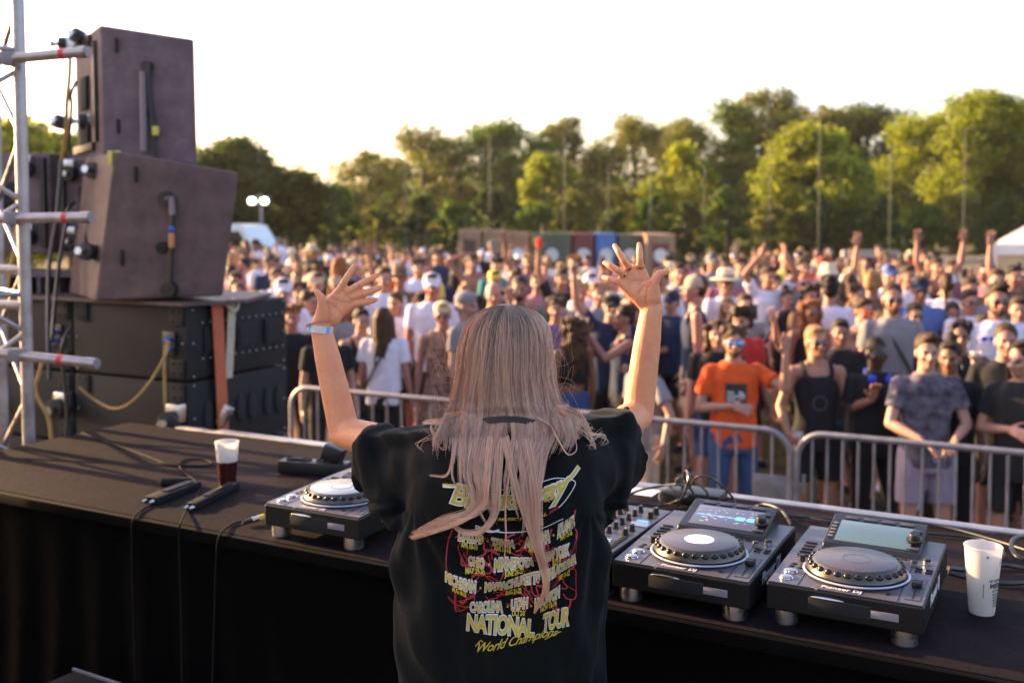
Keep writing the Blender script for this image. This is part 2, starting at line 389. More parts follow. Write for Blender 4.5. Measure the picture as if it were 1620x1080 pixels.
# ------------------------------------------------------------------ tall net fence
M['post'] = mat('green_post', (.035, .045, .035), .6, spec=.4, var=.2)
M['net'] = mat('net_wire', (.03, .04, .03), .7)
def net_fence(px_list, ptops, Y0, Y1, label, mesh_=True):
    n = len(px_list); pts = [at(px, pt, Y0 + (Y1 - Y0) * i / (n - 1)) for i, (px, pt) in enumerate(zip(px_list, ptops))]
    root = empty('net_fence', (pts[0].x, pts[0].y, 0), 0, label, 'fence')
    L0 = Vector((pts[0].x, pts[0].y, 0)); ps = [p - L0 for p in pts]
    for p in ps:
        b = MB(); b.cone((p.x, p.y, 0), p, .034, .028, 8); b.build('post', M['post'], root)
    nb = MB()
    for a, b in zip(ps[:-1], ps[1:]):
        A = Vector((a.x, a.y, 0)); B = Vector((b.x, b.y, 0)); h = min(a.z, b.z) - .15; m = int((B - A).length / .22)
        for k in range(m):
            p = A.lerp(B, k / m); nb.cone(p, p + Vector((0, 0, h)), .005, .005, 3, cap=False)
        for k in range(int(h / .25)):
            nb.cone(A + Vector((0, 0, k * .25)), B + Vector((0, 0, k * .25)), .005, .005, 3, cap=False)
        nb.cone(a - Vector((0, 0, .15)), b - Vector((0, 0, .15)), .015, .015, 4)
    o = nb.build('net', M['net'], root, smooth=False)
net_fence([522, 642, 775, 893, 963], [262, 205, 215, 213, 262], 62, 64, 'tall wire ball fence with thin posts behind the left half of crowd')
net_fence([1030, 1115, 1219, 1298, 1410, 1528, 1632], [270, 262, 225, 182, 230, 203, 215], 64, 60, 'tall wire ball fence with thick posts before the right trees')
# ------------------------------------------------------------------ stalls, containers, wall, tent, van, floodlight
M['wood_light'] = mat('pale_wood', (.36, .23, .14), .7, col2=(.25, .15, .085), vscale=4, stretch=(1, 1, .2))
def paint(nm, c, **k): return mat(nm, c, .6, var=.2, vscale=3, **k)
M['cg'] = paint('green_paint', (.075, .095, .06)); M['cr'] = paint('red_paint', (.16, .03, .035)); M['cb'] = paint('blue_paint', (.06, .16, .42)); M['cw'] = paint('white_paint', (.62, .6, .58))
def stall(px0, px1, pt, Y, m, label, cat, name, opening=None, sign=None, depth=2.2, mo=None):
    a = at(px0, pt, Y); b = at(px1, pt, Y); cx = (a.x + b.x) / 2; wd = (b.x - a.x) * .90; h = a.z
    root = empty(name, (cx, Y * KY, 0), 0, label, cat)
    q = MB(); q.box((0, depth / 2, h / 2), (wd, depth, h), bev=.02); q.build('wall', m, root)
    q = MB(); q.box((0, depth / 2, h + .03), (wd + .1, depth + .1, .06)); q.build('roof', mo or m, root)
    if name == 'shipping_container':
        q = MB()
        for k in range(int(wd / .25)): q.box((-wd / 2 + .15 + k * .25, -.015, h / 2), (.11, .03, h - .2), bev=.008)
        q.build('corrugation', m, root)
    else:
        q = MB()
        for x in (-wd / 2 + .05, wd / 2 - .05): q.box((x, -.03, h / 2), (.1, .05, h))
        q.box((0, -.03, h - .08), (wd - .21, .05, .14)); q.build('frame', M['wood_light'], root)
    if opening: q = MB(); q.box((0, -.02, h * .52), (wd * .55, .05, h * .68)); q.build('shutter', opening, root)
    if sign:
        q = MB(); q.lathe([(0, 0), (.26, 0), (.26, .02), (0, .02)], (0, -.08, h * .62), 20, Matrix.Rotation(R(90), 3, 'X')); q.ell((0, -.09, h * .62), (.1, .02, .16)); s_ = q.build('sign', M['cw'], root)
    return root
M['dkwood'] = mat('dark_opening', (.07, .04, .03), .8)
stall(724, 762, 366, 52, M['wood_light'], 'pale wooden stall with dark doorway, leftmost of the stalls', 'stall', 'wooden_stall', opening=M['dkwood'])
stall(763, 800, 366, 52, M['wood_light'], 'plain tan wooden stall, middle one of three', 'stall', 'wooden_stall')
stall(801, 838, 370, 52, mat('orange_wood', (.34, .17, .09), .7, var=.2), 'orange brown wooden stall with small round white sign', 'stall', 'wooden_stall', sign=True)
stall(841, 905, 372, 53, M['cg'], 'dull green container left of the dark red one', 'container', 'shipping_container', sign=True)
stall(906, 941, 372, 53, M['cr'], 'dark red container between green and blue ones', 'container', 'shipping_container', sign=True)
stall(942, 976, 372, 53, M['cb'], 'bright blue container behind the raised right hand', 'container', 'shipping_container', sign=True)
stall(977, 1017, 373, 53, M['cg'], 'dull green container right of the blue one', 'container', 'shipping_container', sign=True)
stall(1020, 1070, 373, 52, M['wood_light'], 'pale wooden stall with red front panel at the right end', 'stall', 'wooden_stall', opening=M['cr'], sign=True, depth=4)
# pale wall with fence
M['concrete'] = mat('concrete', (.30, .26, .245), .85, col2=(.22, .19, .18), vscale=2)
a = at(1335, 396, 50); b = at(1425, 396, 50); q = MB(); q.box(((a.x + b.x) / 2, 37.7, a.z / 2), (b.x - a.x, .3, a.z), bev=.02)
tag(q.build('concrete_wall', M['concrete']), 'pale concrete wall left of the tent, behind the far crowd', 'wall')
a = at(1426, 402, 49); b = at(1500, 412, 46); q = MB(); q.prism([(a.x, a.y, 0), (b.x, b.y, 0), (b.x, b.y, b.z), (a.x, a.y, a.z)], (0, .25, 0))
tag(q.build('sloping_wall', M['concrete']), 'lower sloping end of the pale concrete wall', 'wall')
a = at(1490, 404, 45); b = at(1560, 404, 45); root = empty('panel_fence', ((a.x + b.x) / 2, 45 * KY, 0), 0, 'grey picket fence beside the white tent', 'fence'); wd = b.x - a.x
q = MB()
for k in range(15): q.box((-wd / 2 + k * wd / 14, 0, a.z / 2), (.05, .04, a.z))
tag(q.build('picket', M['concrete'], root), kind='stuff')
q = MB(); q.box((0, -.04, a.z - .2), (wd, .03, .08)); q.box((0, -.04, .4), (wd, .03, .08)); q.build('rail', M['concrete'], root)
# tent
M['canvas'] = mat('white_canvas', (.75, .74, .76), .7, trans=.25, bump=.3, bscale=3)
a = at(1572, 386, 29); e = at(1762, 386, 29); pk = at(1680, 338, 29); wd = e.x - a.x
root = empty('white_tent', (a.x + (math.cos(R(-26)) - math.sin(R(-26))) * wd / 2, 29 * KY + (math.sin(R(-26)) + math.cos(R(-26))) * wd / 2, 0), R(-26), 'white party tent with peaked roof at the right edge', 'tent')
hh = wd / 2; ez = a.z; q = MB()
q.add([(-hh, -hh, ez), (hh, -hh, ez), (hh, hh, ez), (-hh, hh, ez), (0, 0, pk.z + .15)], [(0, 1, 4), (1, 2, 4), (2, 3, 4), (3, 0, 4)]); q.build('roof', M['canvas'], root, smooth=False)
q = MB(); z2 = at(0, 403, 29).z
for (x0, y0, x1, y1) in ((-hh, -hh, hh, -hh), (-hh, -hh, -hh, hh), (hh, -hh, hh, hh)):
    q.prism([(x0, y0, z2), (x1, y1, z2), (x1, y1, ez), (x0, y0, ez)], (.01, .01, 0))
q.build('valance', M['canvas'], root, smooth=False)
for x, y in ((-hh, -hh), (hh, -hh), (-hh, hh), (hh, hh)):
    q = MB(); q.box((x * .98, y * .98, ez / 2), (.07, .07, ez)); q.build('leg', M['cw'], root)
q = MB(); q.box((-hh + .45, -hh + .1, z2 * .5), (.75, .04, z2)); q.build('side_panel', mat('cream_canvas', (.6, .5, .32), .7, trans=.3), root)
# van
def van(px, pt, Y, label, s=1.0, rz=0):
    p = at(px, pt, Y); root = empty('van', (p.x, Y * KY, 0), rz, label, 'van'); h = p.z
    q = MB(); prof = [(-2.4, .35), (2.5, .35), (2.6, .95), (2.35, 1.2), (1.6, 1.35), (.95, h - .06), (.6, h), (-2.3, h), (-2.4, h - .1)]
    q.prism([(x, -.95, z) for x, z in prof], (0, 1.9, 0)); q.build('body', M['van'], root, smooth=False)
    q = MB(); q.prism([(.1, -.97, 1.35), (1.35, -.97, 1.35), (.85, -.97, h - .25), (.1, -.97, h - .25)], (0, 1.94, 0)); q.build('window', M['glass'], root)
    q = MB(); q.prism([(-1.9, -.97, 1.35), (-.1, -.97, 1.35), (-.1, -.97, h - .3), (-1.9, -.97, h - .3)], (0, 1.94, 0)); q.build('window', M['glass'], root)
    for x in (-1.6, 1.65):
        q = MB(); q.cone((x, -1.0, .35), (x, -.78, .35), .35, .35, 20); t = q.build('wheel', M['black_rubber'], root)
    q = MB(); q.box((2.55, -.7, .85), (.12, .3, .16), bev=.03); q.build('headlight', M['cw'], root)
    return root
M['van'] = mat('white_car_paint', (.6, .68, .7), .35, coat=.4)
van(362, 354, 48, 'white van with sloping windscreen parked behind the crowd at left', rz=R(-12))
# twin floodlight
p = at(413, 312, 50); root = empty('floodlight_mast', (p.x, 50 * KY, 0), 0, 'grey mast carrying two lit floodlights above the crowd', 'floodlight')
q = MB(); q.cone((0, 0, 0), (0, 0, p.z + .1), .06, .045, 8); q.box((0, 0, p.z + .02), (.7, .06, .06)); q.build('mast', M['galv'], root)
for px in (400, 419.5):
    x = at(px, 318, 50).x - p.x; z = at(px, 318, 50).z
    q = MB(); q.box((x, -.02, z), (.34, .16, .3), bev=.03); l = q.build('lamp', M['galv'], root)
    q = MB(); q.ell((x, -.13, z), (.13, .05, .105)); q.build('lamp_glass', mat('lamp_glow', (1, .9, .7), emit=(1, .86, .6), estr=5), l); 
# ================================================================== STAGE
M['floor'] = mat('stage_floor', (.018, .017, .018), .7, var=.3, vscale=4)
q = MB(); c0 = Vector((0, 2.2, 0))
q.box(c0 + U * .8 + Vector((0, 0, STZ / 2)) - W * .6, (8.4, 4.6, STZ), RS); tag(q.build('stage_floor', M['floor']), kind='structure')
# deck used as table: near edge line and back edge line measured at TZ
A0 = onz(0, 775, TZ); A0.z = 0
M['deck_top'] = mat('worn_black_plywood', (.018, .0112, .0138), .75, col2=(.010, .0075, .0085), vscale=3.2, spec=.04, bump=.25, bscale=40, rvar=.1, stretch=(1, 1, 1))
root = empty('stage_deck', A0, SA, 'long black plywood stage deck used as the mixing table', 'table')
# local: x along U, y along W. Left end is cut on the skew seen in the photo
bl = onz(205, 668, TZ) - A0; blx, bly = bl.dot(U), bl.dot(W)
LN = 3.7; print('deck back left', blx, bly)
DB = bly
poly = [(blx, -.0), (LN, -.0), (LN, DB), (blx, DB)]
q = MB(); q.prism([(x, y, TZ - .028) for x, y in poly], (0, 0, .028)); q.build('top', M['deck_top'], root, smooth=False)
q = MB(); q.box((LN / 2, DB + .022, TZ - .045), (LN - blx, .04, .1), bev=.004); q.box((LN / 2 + .1, DB + .02, TZ + .004), (LN - blx - .25, .05, .012), bev=.003); q.build('edge_rail', M['alu'], root)
q = MB(); q.box(((LN + blx) / 2, -.012, TZ - .017), (LN - blx, .022, .032), bev=.003); q.build('edge_rail', mat('dark_edge_rail', (.003, .0025, .0025), .8, .0, spec=.05, var=.3), root)
# skirt cloth with soft folds
M['skirt'] = mat('black_skirt_cloth', (.0010, .0010, .0011), 1.0, spec=.05, bump=.3, bscale=30)
def cloth_wall(x0, y0, x1, y1, amp=.012, n=160):
    q = MB(); V = []; A = Vector((x0, y0, 0)); B = Vector((x1, y1, 0)); nn = (B - A).normalized(); nn = Vector((nn.y, -nn.x, 0))
    for i in range(n + 1):
        p = A.lerp(B, i / n)
        for k in range(7):
            z = TZ - .034 - (TZ - .05 - STZ) * k / 6; d = amp * (k / 6 + .1) * math.sin(i * .9 + 2 * noise.noise((i * .05, k * .3, 1)))
            V.append(p + nn * (.01 + d) + Vector((0, 0, z)))
    q.add(V, [(i * 7 + k, i * 7 + k + 1, i * 7 + k + 8, i * 7 + k + 7) for i in range(n) for k in range(6)]); return q
cloth_wall(blx + .01, .02, LN, .02).build('skirt', M['skirt'], root)
cloth_wall(blx + .012, DB - .02, blx + .012, .02).build('skirt', M['skirt'], root)
q = MB(); q.box((LN / 2, DB - .03, (TZ + STZ) / 2 - .02), (LN - .2, .04, TZ - STZ - .08)); q.build('back_panel', M['black_matte'], root)
# ------------------------------------------------------------------ wing wall: added out of view to keep sun off the performer
p0 = SUN.copy(); p0.z = 0; p0.normalize(); pp = Vector((-p0.y, p0.x, 0)); pp = pp if pp.y > 0 else -pp
sun_shade = p0 * 3.4 + pp * 1.43
root = empty('added_shade_wall', sun_shade, math.atan2(pp.y, pp.x), 'added black cloth wall out of view, shading the performer', 'side wall')
q = MB(); q.box((0, 0, 1.97), (1.10, .03, 3.3), bev=.01); q.build('cloth', M['skirt'], root)
q = MB()
for x in (-.58, .545): q.cone((x, .05, 0), (x, .05, 3.66), .024, .024, 10)
for z in (.8, 2.2, 3.6): q.cone((-.58, .05, z), (.545, .05, z), .02, .02, 8)
q.build('frame', M['alu'], root)
root = empty('added_tall_shade_wall', (-5.0, 7.75, 0), math.atan2(pp.y, pp.x), 'added tall black cloth wall out of view, shading the loudspeaker rears', 'side wall')  # unseen wall, added so the loudspeaker rears stay in shade
q = MB(); q.box((0, 0, 2.4), (2.0, .04, 4.8), bev=.01); q.build('cloth', M['skirt'], root)
q = MB()
for x in (-1.02, 1.02): q.cone((x, .06, 0), (x, .06, 4.9), .024, .024, 10)
q.build('frame', M['alu'], root)
# ------------------------------------------------------------------ truss tower
tx = at(37, 350, 5.75).x
root = empty('truss_tower', (tx, 5.75 * KY, 0), R(40), 'scuffed silver truss tower with zigzag braces at the left edge', 'truss')
H_ = 5.4; s_ = .40
cor = [(0, 0), (-s_, 0), (-s_, s_), (0, s_)]
for x, y in cor:
    q = MB(); q.cone((x, y, .1), (x, y, H_), .0255, .0255, 20); q.build('chord', M['alu'], root)
for k in range(4):
    a = Vector((*cor[k], 0)); b = Vector((*cor[(k + 1) % 4], 0)); q = MB(); st = .27; z = .15; f = 0
    while z < H_ - st:
        p, r = (a, b) if f else (b, a); q.cone(p + Vector((0, 0, z)), r + Vector((0, 0, z + st)), .0105, .0105, 10, cap=False)
        z += st; f = 1 - f
    for z in np.arange(.2, H_, 1.0): q.cone(a + Vector((0, 0, z)), b + Vector((0, 0, z)), .0105, .0105, 10, cap=False)
    q.build('brace', M['alu'], root)
q = MB(); q.box((-s_ / 2, s_ / 2, .04), (.55, .55, .08), bev=.01); q.build('foot_plate', M['alu'], root)
# horizontal scaffold tubes with tape
M['tape'] = mat('red_tape', (.55, .02, .04), .5)
tubes = [(-60, 100, 137, 82, 'top'), (-60, 346, 143, 344, 'middle'), (-60, 552, 152, 575, 'lowest')]
nm = {'top': 'silver scaffold tube with red tape beside the top loudspeaker', 'middle': 'silver scaffold tube with red tape at tilted loudspeaker height', 'lowest': 'silver scaffold tube with red tape in front of the subwoofers'}
for x0, y0, x1, y1, k in tubes:
    a = at(x0, y0, 5.72); b = at(x1, y1, 5.50); root = empty('scaffold_tube', a, 0, nm[k], 'tube', 'scaffold tubes across the truss tower')
    d = b - a; q = MB(); q.cone((0, 0, 0), d, .0205, .0210, 20, cap=False); q.cone(d * .93, d, .0232, .0232, 20, cap=False)
    q.tube([d - d.normalized() * .001, d], 0, 20, rad=[.0212, .0212]); q.build('tube', M['alu'], root)
    q = MB(); q.lathe([(.009, 0), (.022, 0), (.022, .006), (.009, .006)], d, 20, d.to_track_quat('Z', 'Y').to_matrix()); q.build('end_cap', M['galv'], root)
    q = MB(); u = d.normalized(); t = d.length * (.80 if k != 'lowest' else .73); q.cone(u * t, u * (t + .024), .0218, .0218, 20); q.build('tape', M['tape'], root)
    q = MB(); cx = Vector((tx, 5.6 * KY, 0)) - a; cx = u * (cx.x / u.x); q.box(cx, (.055, .055, .055), bev=.008); q.build('clamp', M['galv'], root)
for y0, y1, lab in ((424, 427, 'thin silver cross tube under the middle scaffold tube'), (481, 482, 'thin silver cross tube above the lowest scaffold tube')):
    a = at(-60, y0, 5.85); b = at(34, y1, 5.75); q = MB(); q.cone((0, 0, 0), b - a, .019, .019, 14); o = q.build('cross_tube', M['alu']); o.location = a; tag(o, lab, 'tube', 'scaffold tubes across the truss tower')
# ------------------------------------------------------------------ loudspeakers
M['spk'] = mat('speaker_paint', (.128, .088, .102), .62, var=.34, vscale=7, spec=.4, bump=.35, bscale=160)
M['spk2'] = mat('brown_speaker_paint', (.098, .062, .062), .62, var=.36, vscale=7, spec=.4, bump=.35, bscale=160)
M['sub'] = mat('subwoofer_paint', (.0038, .0043, .0056), .7, var=.25, vscale=4, spec=.4, bump=.35, bscale=160)
M['hole'] = mat('dark_recess', (.006, .006, .007), .8)
M['blue'] = mat('blue_connector', (.03, .10, .45), .4)
M['yel'] = mat('yellow_sticker', (.55, .48, .08), .5)
EX = Vector((-.45, .70, 0)); 
def bevel_obj(o, w_=.008):
    m = o.modifiers.new('b', 'BEVEL'); m.width = w_; m.segments = 2; m.limit_method = 'ANGLE'
class Panel:
    """maps pixel positions onto the plane of a speaker side panel"""
    def __init__(s, a, b, c): s.o = a; s.n = (b - a).cross(c - a).normalized(); s.n = s.n if s.n.y < 0 else -s.n
    def p(s, px, py, off=0):
        d = ray(px, py); o = Vector((0, 0, CH)); t = (s.o - o).dot(s.n) / d.dot(s.n); return o + d * t + s.n * off
def caster(parent, o0, c, ax, r=.045):
    q = MB(); c = c - o0; ax = ax.normalized(); q.cone(c - ax * .02, c + ax * .02, r, r, 20); q.lathe([(r * .6, -.026), (r * 1.05, -.02), (r * 1.05, .02), (r * .6, .026)], c, 20, ax.to_track_quat('Z', 'Y').to_matrix())
    k = q.build('caster', M['black_rubber'], parent)
    q = MB(); q.cone(c - ax * .03, c + ax * .06, r * .32, r * .32, 12); q.cone(c + ax * .055, c + ax * .075, r * .5, r * .5, 6); q.box(c - ax * .05, (.03, .07, .09), ax.to_track_quat('Y', 'Z').to_matrix(), bev=.005); q.build('axle_bolt', M['chrome'], k)
def speaker(poly, Y, ext, m, label, slots, casters, group='line array loudspeakers'):
    P = [at(x, y, Y) for x, y in poly[:3]]; pn = Panel(*P); W_ = [pn.p(x, y) for x, y in poly]; o0 = W_[3].copy()
    root = empty('loudspeaker', o0, 0, label, 'loudspeaker', group)
    q = MB(); q.prism([v - o0 for v in W_], ext); b = q.build('cabinet', m, root, smooth=False); bevel_obj(b, .012)
    for sx, sy, h in slots:
        q = MB(); a = pn.p(sx, sy - h / 2, .002) - o0; c = pn.p(sx + .6, sy + h / 2, .002) - o0; q.cap(a, c, .011, .011); q.build('slot', M['hole'], root)
    for cx, cy, dy in casters:
        d = ray(cx, cy); caster(root, o0, Vector((0, 0, CH)) + d * ((Y + dy) * KY / d.y), Vector((-1, -.15, 0)) if cx % 2 else Vector((-.2, -1, .1)))
    return root, pn, o0, W_
# top speaker
r1, pn, o0, W_ = speaker([(158, 39), (308, 62), (313, 262), (163, 247)], 8.3, EX * .95, M['spk'], 'topmost grey brown loudspeaker of the stack against the sky',
    [(184, 72, 18), (187, 200, 18)], [(99, 70, .9), (122, 57, .5), (94, 193, .9), (133, 192, .45)])
def bar(root, pn, o0, pts, r=.013, m=None, name='rigging_bar'):
    q = MB(); q.tube([pn.p(x, y, .03) - o0 for x, y in pts], r, 10); return q.build(name, m or M['black_plastic'], root)
def knob(root, pn, o0, x, y, r, m, name='fitting', off=.02):
    q = MB(); a = pn.p(x, y, .001) - o0; q.cone(a, a + pn.n * off, r, r * .9, 18); return q.build(name, m, root)
bar(r1, pn, o0, [(238, 103), (238, 140), (243, 190), (246, 248)]); knob(r1, pn, o0, 234, 106, .035, M['black_plastic'], off=.04); knob(r1, pn, o0, 233, 178, .025, M['hole'])
q = MB(); q.box(pn.p(249, 208, .03) - o0, (.035, .03, .055), bev=.005); q.build('tag', M['yel'], r1)
bar(r1, pn, o0, [(229, 115), (231, 240)], .02, mat('grey_rail', (.16, .13, .15), .5, .3), 'rail')
def rear(root, o0, A, e, z0, z1, items):
    """fittings on the narrow rear face: A top-left corner in world, e unit vector along the face"""
    nrm = Vector((-e.y, e.x, 0)); nrm = nrm if nrm.x < 0 else -nrm
    for t, z, w_, h_, m, nm_ in items:
        c = A + e * t; c.z = z; q = MB(); q.box(c + nrm * .012 - o0, (.02, w_, h_), Matrix.Rotation(math.atan2(e.y, e.x) - R(90), 3, 'Z'), bev=.004); q.build(nm_, m, root)
e = EX.normalized(); zt = W_[0].z
rear(r1, o0, W_[0], e, 0, 0, [(.45, zt - .36, .2, .2, M['hole'], 'connector_panel'), (.45, zt - .62, .25, .13, M['hole'], 'recess'), (.5, zt - .05, .5, .06, M['black_plastic'], 'rigging_frame'), (.5, zt - .70, .6, .05, M['black_plastic'], 'rigging_frame'), (.12, zt - .38, .05, .6, M['black_plastic'], 'rail')])
# small shelf line between the two
# tilted speaker
r2, pn2, o2, W2 = speaker([(181, 239), (379, 273), (353, 468), (150, 476)], 7.55, EX * .95, M['spk2'], 'tilted brown loudspeaker in the middle of the stack',
    [(215, 276, 20), (193, 408, 20)], [(146, 270, .5), (136, 398, .05)])
bar(r2, pn2, o2, [(266, 316), (274, 312), (276, 340)], .018, mat('grey_rail2', (.16, .13, .14), .5, .3), 'rail'); bar(r2, pn2, o2, [(276, 338), (274, 400), (271, 468)])
knob(r2, pn2, o2, 264, 314, .04, M['black_plastic'], off=.04); knob(r2, pn2, o2, 257, 392, .034, M['hole']); knob(r2, pn2, o2, 270, 458, .045, M['black_plastic'], off=.05)
q = MB(); q.box(pn2.p(275, 380, .035) - o2, (.03, .03, .08), bev=.006); q.build('tag', mat('amber_tag', (.4, .2, .06), .5), r2)
q = MB(); q.box(pn2.p(275, 362, .035) - o2, (.03, .03, .03), bev=.006); q.build('connector', M['blue'], r2)
q = MB()
for x in (173, 184): a = pn2.p(x, 250, .0) - o2; q.box(a + Vector((0, .02, 0)), (.025, .03, .08), bev=.004)
q.build('sticker', M['yel'], r2)
# inner array behind, left: four rear faces with fittings
def inner(x0, y0, x1, y1, Y, label, grp='inner loudspeakers behind the tilted one'):
    a = at(x0, y0, Y); b = at(x1, y1, Y); c = (a + b) / 2; w_ = b.x - a.x; h = a.z - b.z; root = empty('loudspeaker', (c.x, Y * KY, b.z), R(-8), label, 'loudspeaker', grp)
    q = MB(); q.box((0, .35, h / 2), (w_, .7, h), bev=.012); q.build('cabinet', M['spk'], root)
    for i in range(2):
        for k in range(2):
            x = (-.28 + .56 * i) * w_; z = h * (.16 + .68 * k); q = MB(); q.cone((x, -.02, z), (x, -.07, z), .05, .045, 18); f = q.build('caster', M['black_rubber'], root)
            q = MB(); q.cone((x, -.065, z), (x, -.10, z), .016, .016, 12); q.box((x, -.03, z + .06), (.07, .05, .05), bev=.006); q.build('axle_bolt', M['chrome'], f)
    q = MB(); q.box((0, -.008, h * .5), (w_ * .34, .02, h * .42), bev=.004); cp = q.build('connector_panel', M['hole'], root)
    for k in range(3): q = MB(); q.cone((-.03 + .03 * k, -.02, h * (.4 + .1 * k)), (-.03 + .03 * k, -.05, h * (.4 + .1 * k)), .012, .012, 10); q.build('connector', M['blue'], cp)
    for x in (-.44, .44): q = MB(); q.box((w_ * x, -.02, h / 2), (.03, .03, h * .9)); q.build('rail', M['black_plastic'], root)
    return root
inner(-70, 243, 88, 400, 8.9, 'dark loudspeaker rear at the left edge behind the truss')
inner(92, 250, 190, 405, 8.7, 'dark loudspeaker rear between truss and tilted loudspeaker')
# low shelf of open boxes under them
root = empty('riser_box', at(60, 470, 8.4), 0, 'low black riser with open bays under the inner loudspeakers', 'riser')
q = MB(); a = at(-60, 432, 8.4) - root.location; b = at(152, 474, 8.4) - root.location; w_ = b.x - a.x; h = a.z - b.z; cx = (a.x + b.x) / 2
q.box((cx, .3, b.z + h - .012), (w_, .6, .025)); q.box((cx, .3, b.z + .012), (w_, .6, .025))
for k in range(8): q.box((a.x + w_ * k / 7, .3, (a.z + b.z) / 2), (.02, .6, h - .052))
q.box((cx, .59, (a.z + b.z) / 2), (w_, .02, h - .052)); q.build('frame', M['spk'], root)
# board over the subwoofers
u2 = Vector((.45, .89, 0)).normalized(); v2 = Vector((-.89, .45, 0)).normalized(); SC = at(295, 484, 7.5); SC.z = 0
zt = at(295, 484, 7.5).z
root = empty('cover_board', (SC.x, SC.y, zt), 0, 'thin brown cover board lying on top of the subwoofers', 'board')
q = MB(); q.prism([(v2 * 2.3 - u2 * .04).to_tuple(), (u2 * -.04 + v2 * -.0).to_tuple(), (u2 * .32 + v2 * -.14).to_tuple(), (u2 * .82 + v2 * .1).to_tuple(), (u2 * .82 + v2 * 2.3).to_tuple()], (0, 0, .02)); q.build('board', M['spk2'], root, smooth=False)
# subwoofers: two columns of five
def sub(i, j):
    h = .415; z = zt - h * (i + 1); o = SC + v2 * (.885 * j) + Vector((0, 0, z))
    rows = ['top', 'second', 'third', 'fourth', 'lowest']
    lab = f"black subwoofer, {rows[i]} of the {'right' if j == 0 else 'left'} column under the loudspeakers"
    root = empty('subwoofer', o, 0, lab, 'subwoofer', 'stacked subwoofers'); Rm = Matrix((u2, v2, Vector((0, 0, 1)))).transposed()
    L_ = lambda x, y, z_: (Rm @ Vector((x, y, z_)))
    q = MB(); q.box(L_(.42, .44, h / 2), (.84, .875, h - .012), Rm, bev=.014); q.build('cabinet', M['sub'], root)
    dot = mat('screw_heads', (.35, .33, .33), .4, .8) if 'screw' not in M else M['screw']; M['screw'] = dot
    # end face (normal -v2): ports + bolts
    if j == 0:
        for k, xc in enumerate((.20, .46, .70)):
            if i % 2 == 0:
                q = MB(); q.box(L_(xc, -.004, h * .52), (.15, .016, .15), Rm, bev=.004); f = q.build('port_plate', M['sub'], root)
                q = MB(); q.box(L_(xc, -.010, h * .56), (.115, .012, .055), Rm); q.box(L_(xc, -.010, h * .44), (.115, .012, .035), Rm); q.build('port', M['hole'], f)
                q = MB()
                for dx in (-.09, -.03, .03, .09):
                    for dz in (-.1, .1): q.ell(L_(xc + dx, -.008, h * .52 + dz), .0065, seg=8, rings=5)
                tag(q.build('bolt_row', dot, root), kind='stuff')
            else:
                for dx in (-.05, .05):
                    q = MB(); q.ell(L_(xc + dx, -.004, h * .5), (.035, .012, .085), Rm, 20, 10); q.build('port', M['hole'], root)
    q = MB()
    for zz in (.06, .5, .94):
        for yy in (.03, .84): q.ell(L_(-.004, yy, h * zz), .007, seg=8, rings=5)
        for xx in (.04, .80): q.ell(L_(xx, -.006, h * zz), .007, seg=8, rings=5)
    tag(q.build('screw_row', dot, root), kind='stuff')
    # rear face (normal -u2): corner plates and connector dish
    for yy, zz in ((.07, .85), (.07, .17), (.8, .85)):
        q = MB(); q.box(L_(-.004, yy, h * zz), (.014, .10, .10), Rm, bev=.003)
        for a_ in (-.025, .025):
            for b_ in (-.028, .028): q.ell(L_(-.012, yy + a_, h * zz + b_), .007, seg=8, rings=5)
        q.build('corner_plate', M['sub'], root)
    q = MB(); q.box(L_(-.006, .12, h * .5), (.02, .09, .13), Rm, bev=.004); f = q.build('connector_panel', M['black_plastic'], root)
    q = MB(); q.cone(L_(-.01, .105, h * .55), L_(-.05, .105, h * .55), .013, .013, 10); q.build('connector', M['blue'], f); q = MB(); q.cone(L_(-.01, .105, h * .43), L_(-.05, .105, h * .43), .013, .013, 10); q.build('connector', M['blue'], f)
    if i == 1:
        for yy in ((.06,) if j == 0 else (.05, .8)):
            caster(root, Vector((0, 0, 0)), L_(-.09, yy, h * .5), u2 * -1 + v2 * -.3, .055)
            q = MB(); q.box(L_(-.03, yy, h * .6), (.06, .1, .1), Rm, bev=.01); q.build('bracket', M['chrome'], root)
    return root
for j in range(3):
    for i in range(5 if zt > 2.0 else 4):
        if j == 2:
            pass
        else: sub(i, j)
# ratchet straps
M['orange'] = mat('orange_webbing', (.42, .095, .04), .8, var=.2, vscale=60); M['cream'] = mat('cream_webbing', (.42, .34, .26), .8, var=.2, vscale=60)
def strap(pts, w_, m, label, buckle=None):
    V = []; n = len(pts)
    root = empty('ratchet_strap', pts[0], 0, label, 'strap'); pts = [p - pts[0] for p in pts]
    q = MB(); s = u2 * w_ / 2 - v2 * 0
    for p in pts: V += [p - s - v2 * .002, p + s - v2 * .002, p + s - v2 * .006, p - s - v2 * .006]
    Fc = [(4 * i + a, 4 * i + (a + 1) % 4, 4 * i + 4 + (a + 1) % 4, 4 * i + 4 + a) for i in range(n - 1) for a in range(4)]; q.add(V, Fc); q.build('webbing', m, root, smooth=False)
    if buckle: q = MB(); b = buckle - root.location; q.box(b, (.06, .03, .12), Matrix.Rotation(.5, 3, 'Y'), bev=.008); q.build('buckle', M['chrome'], root)
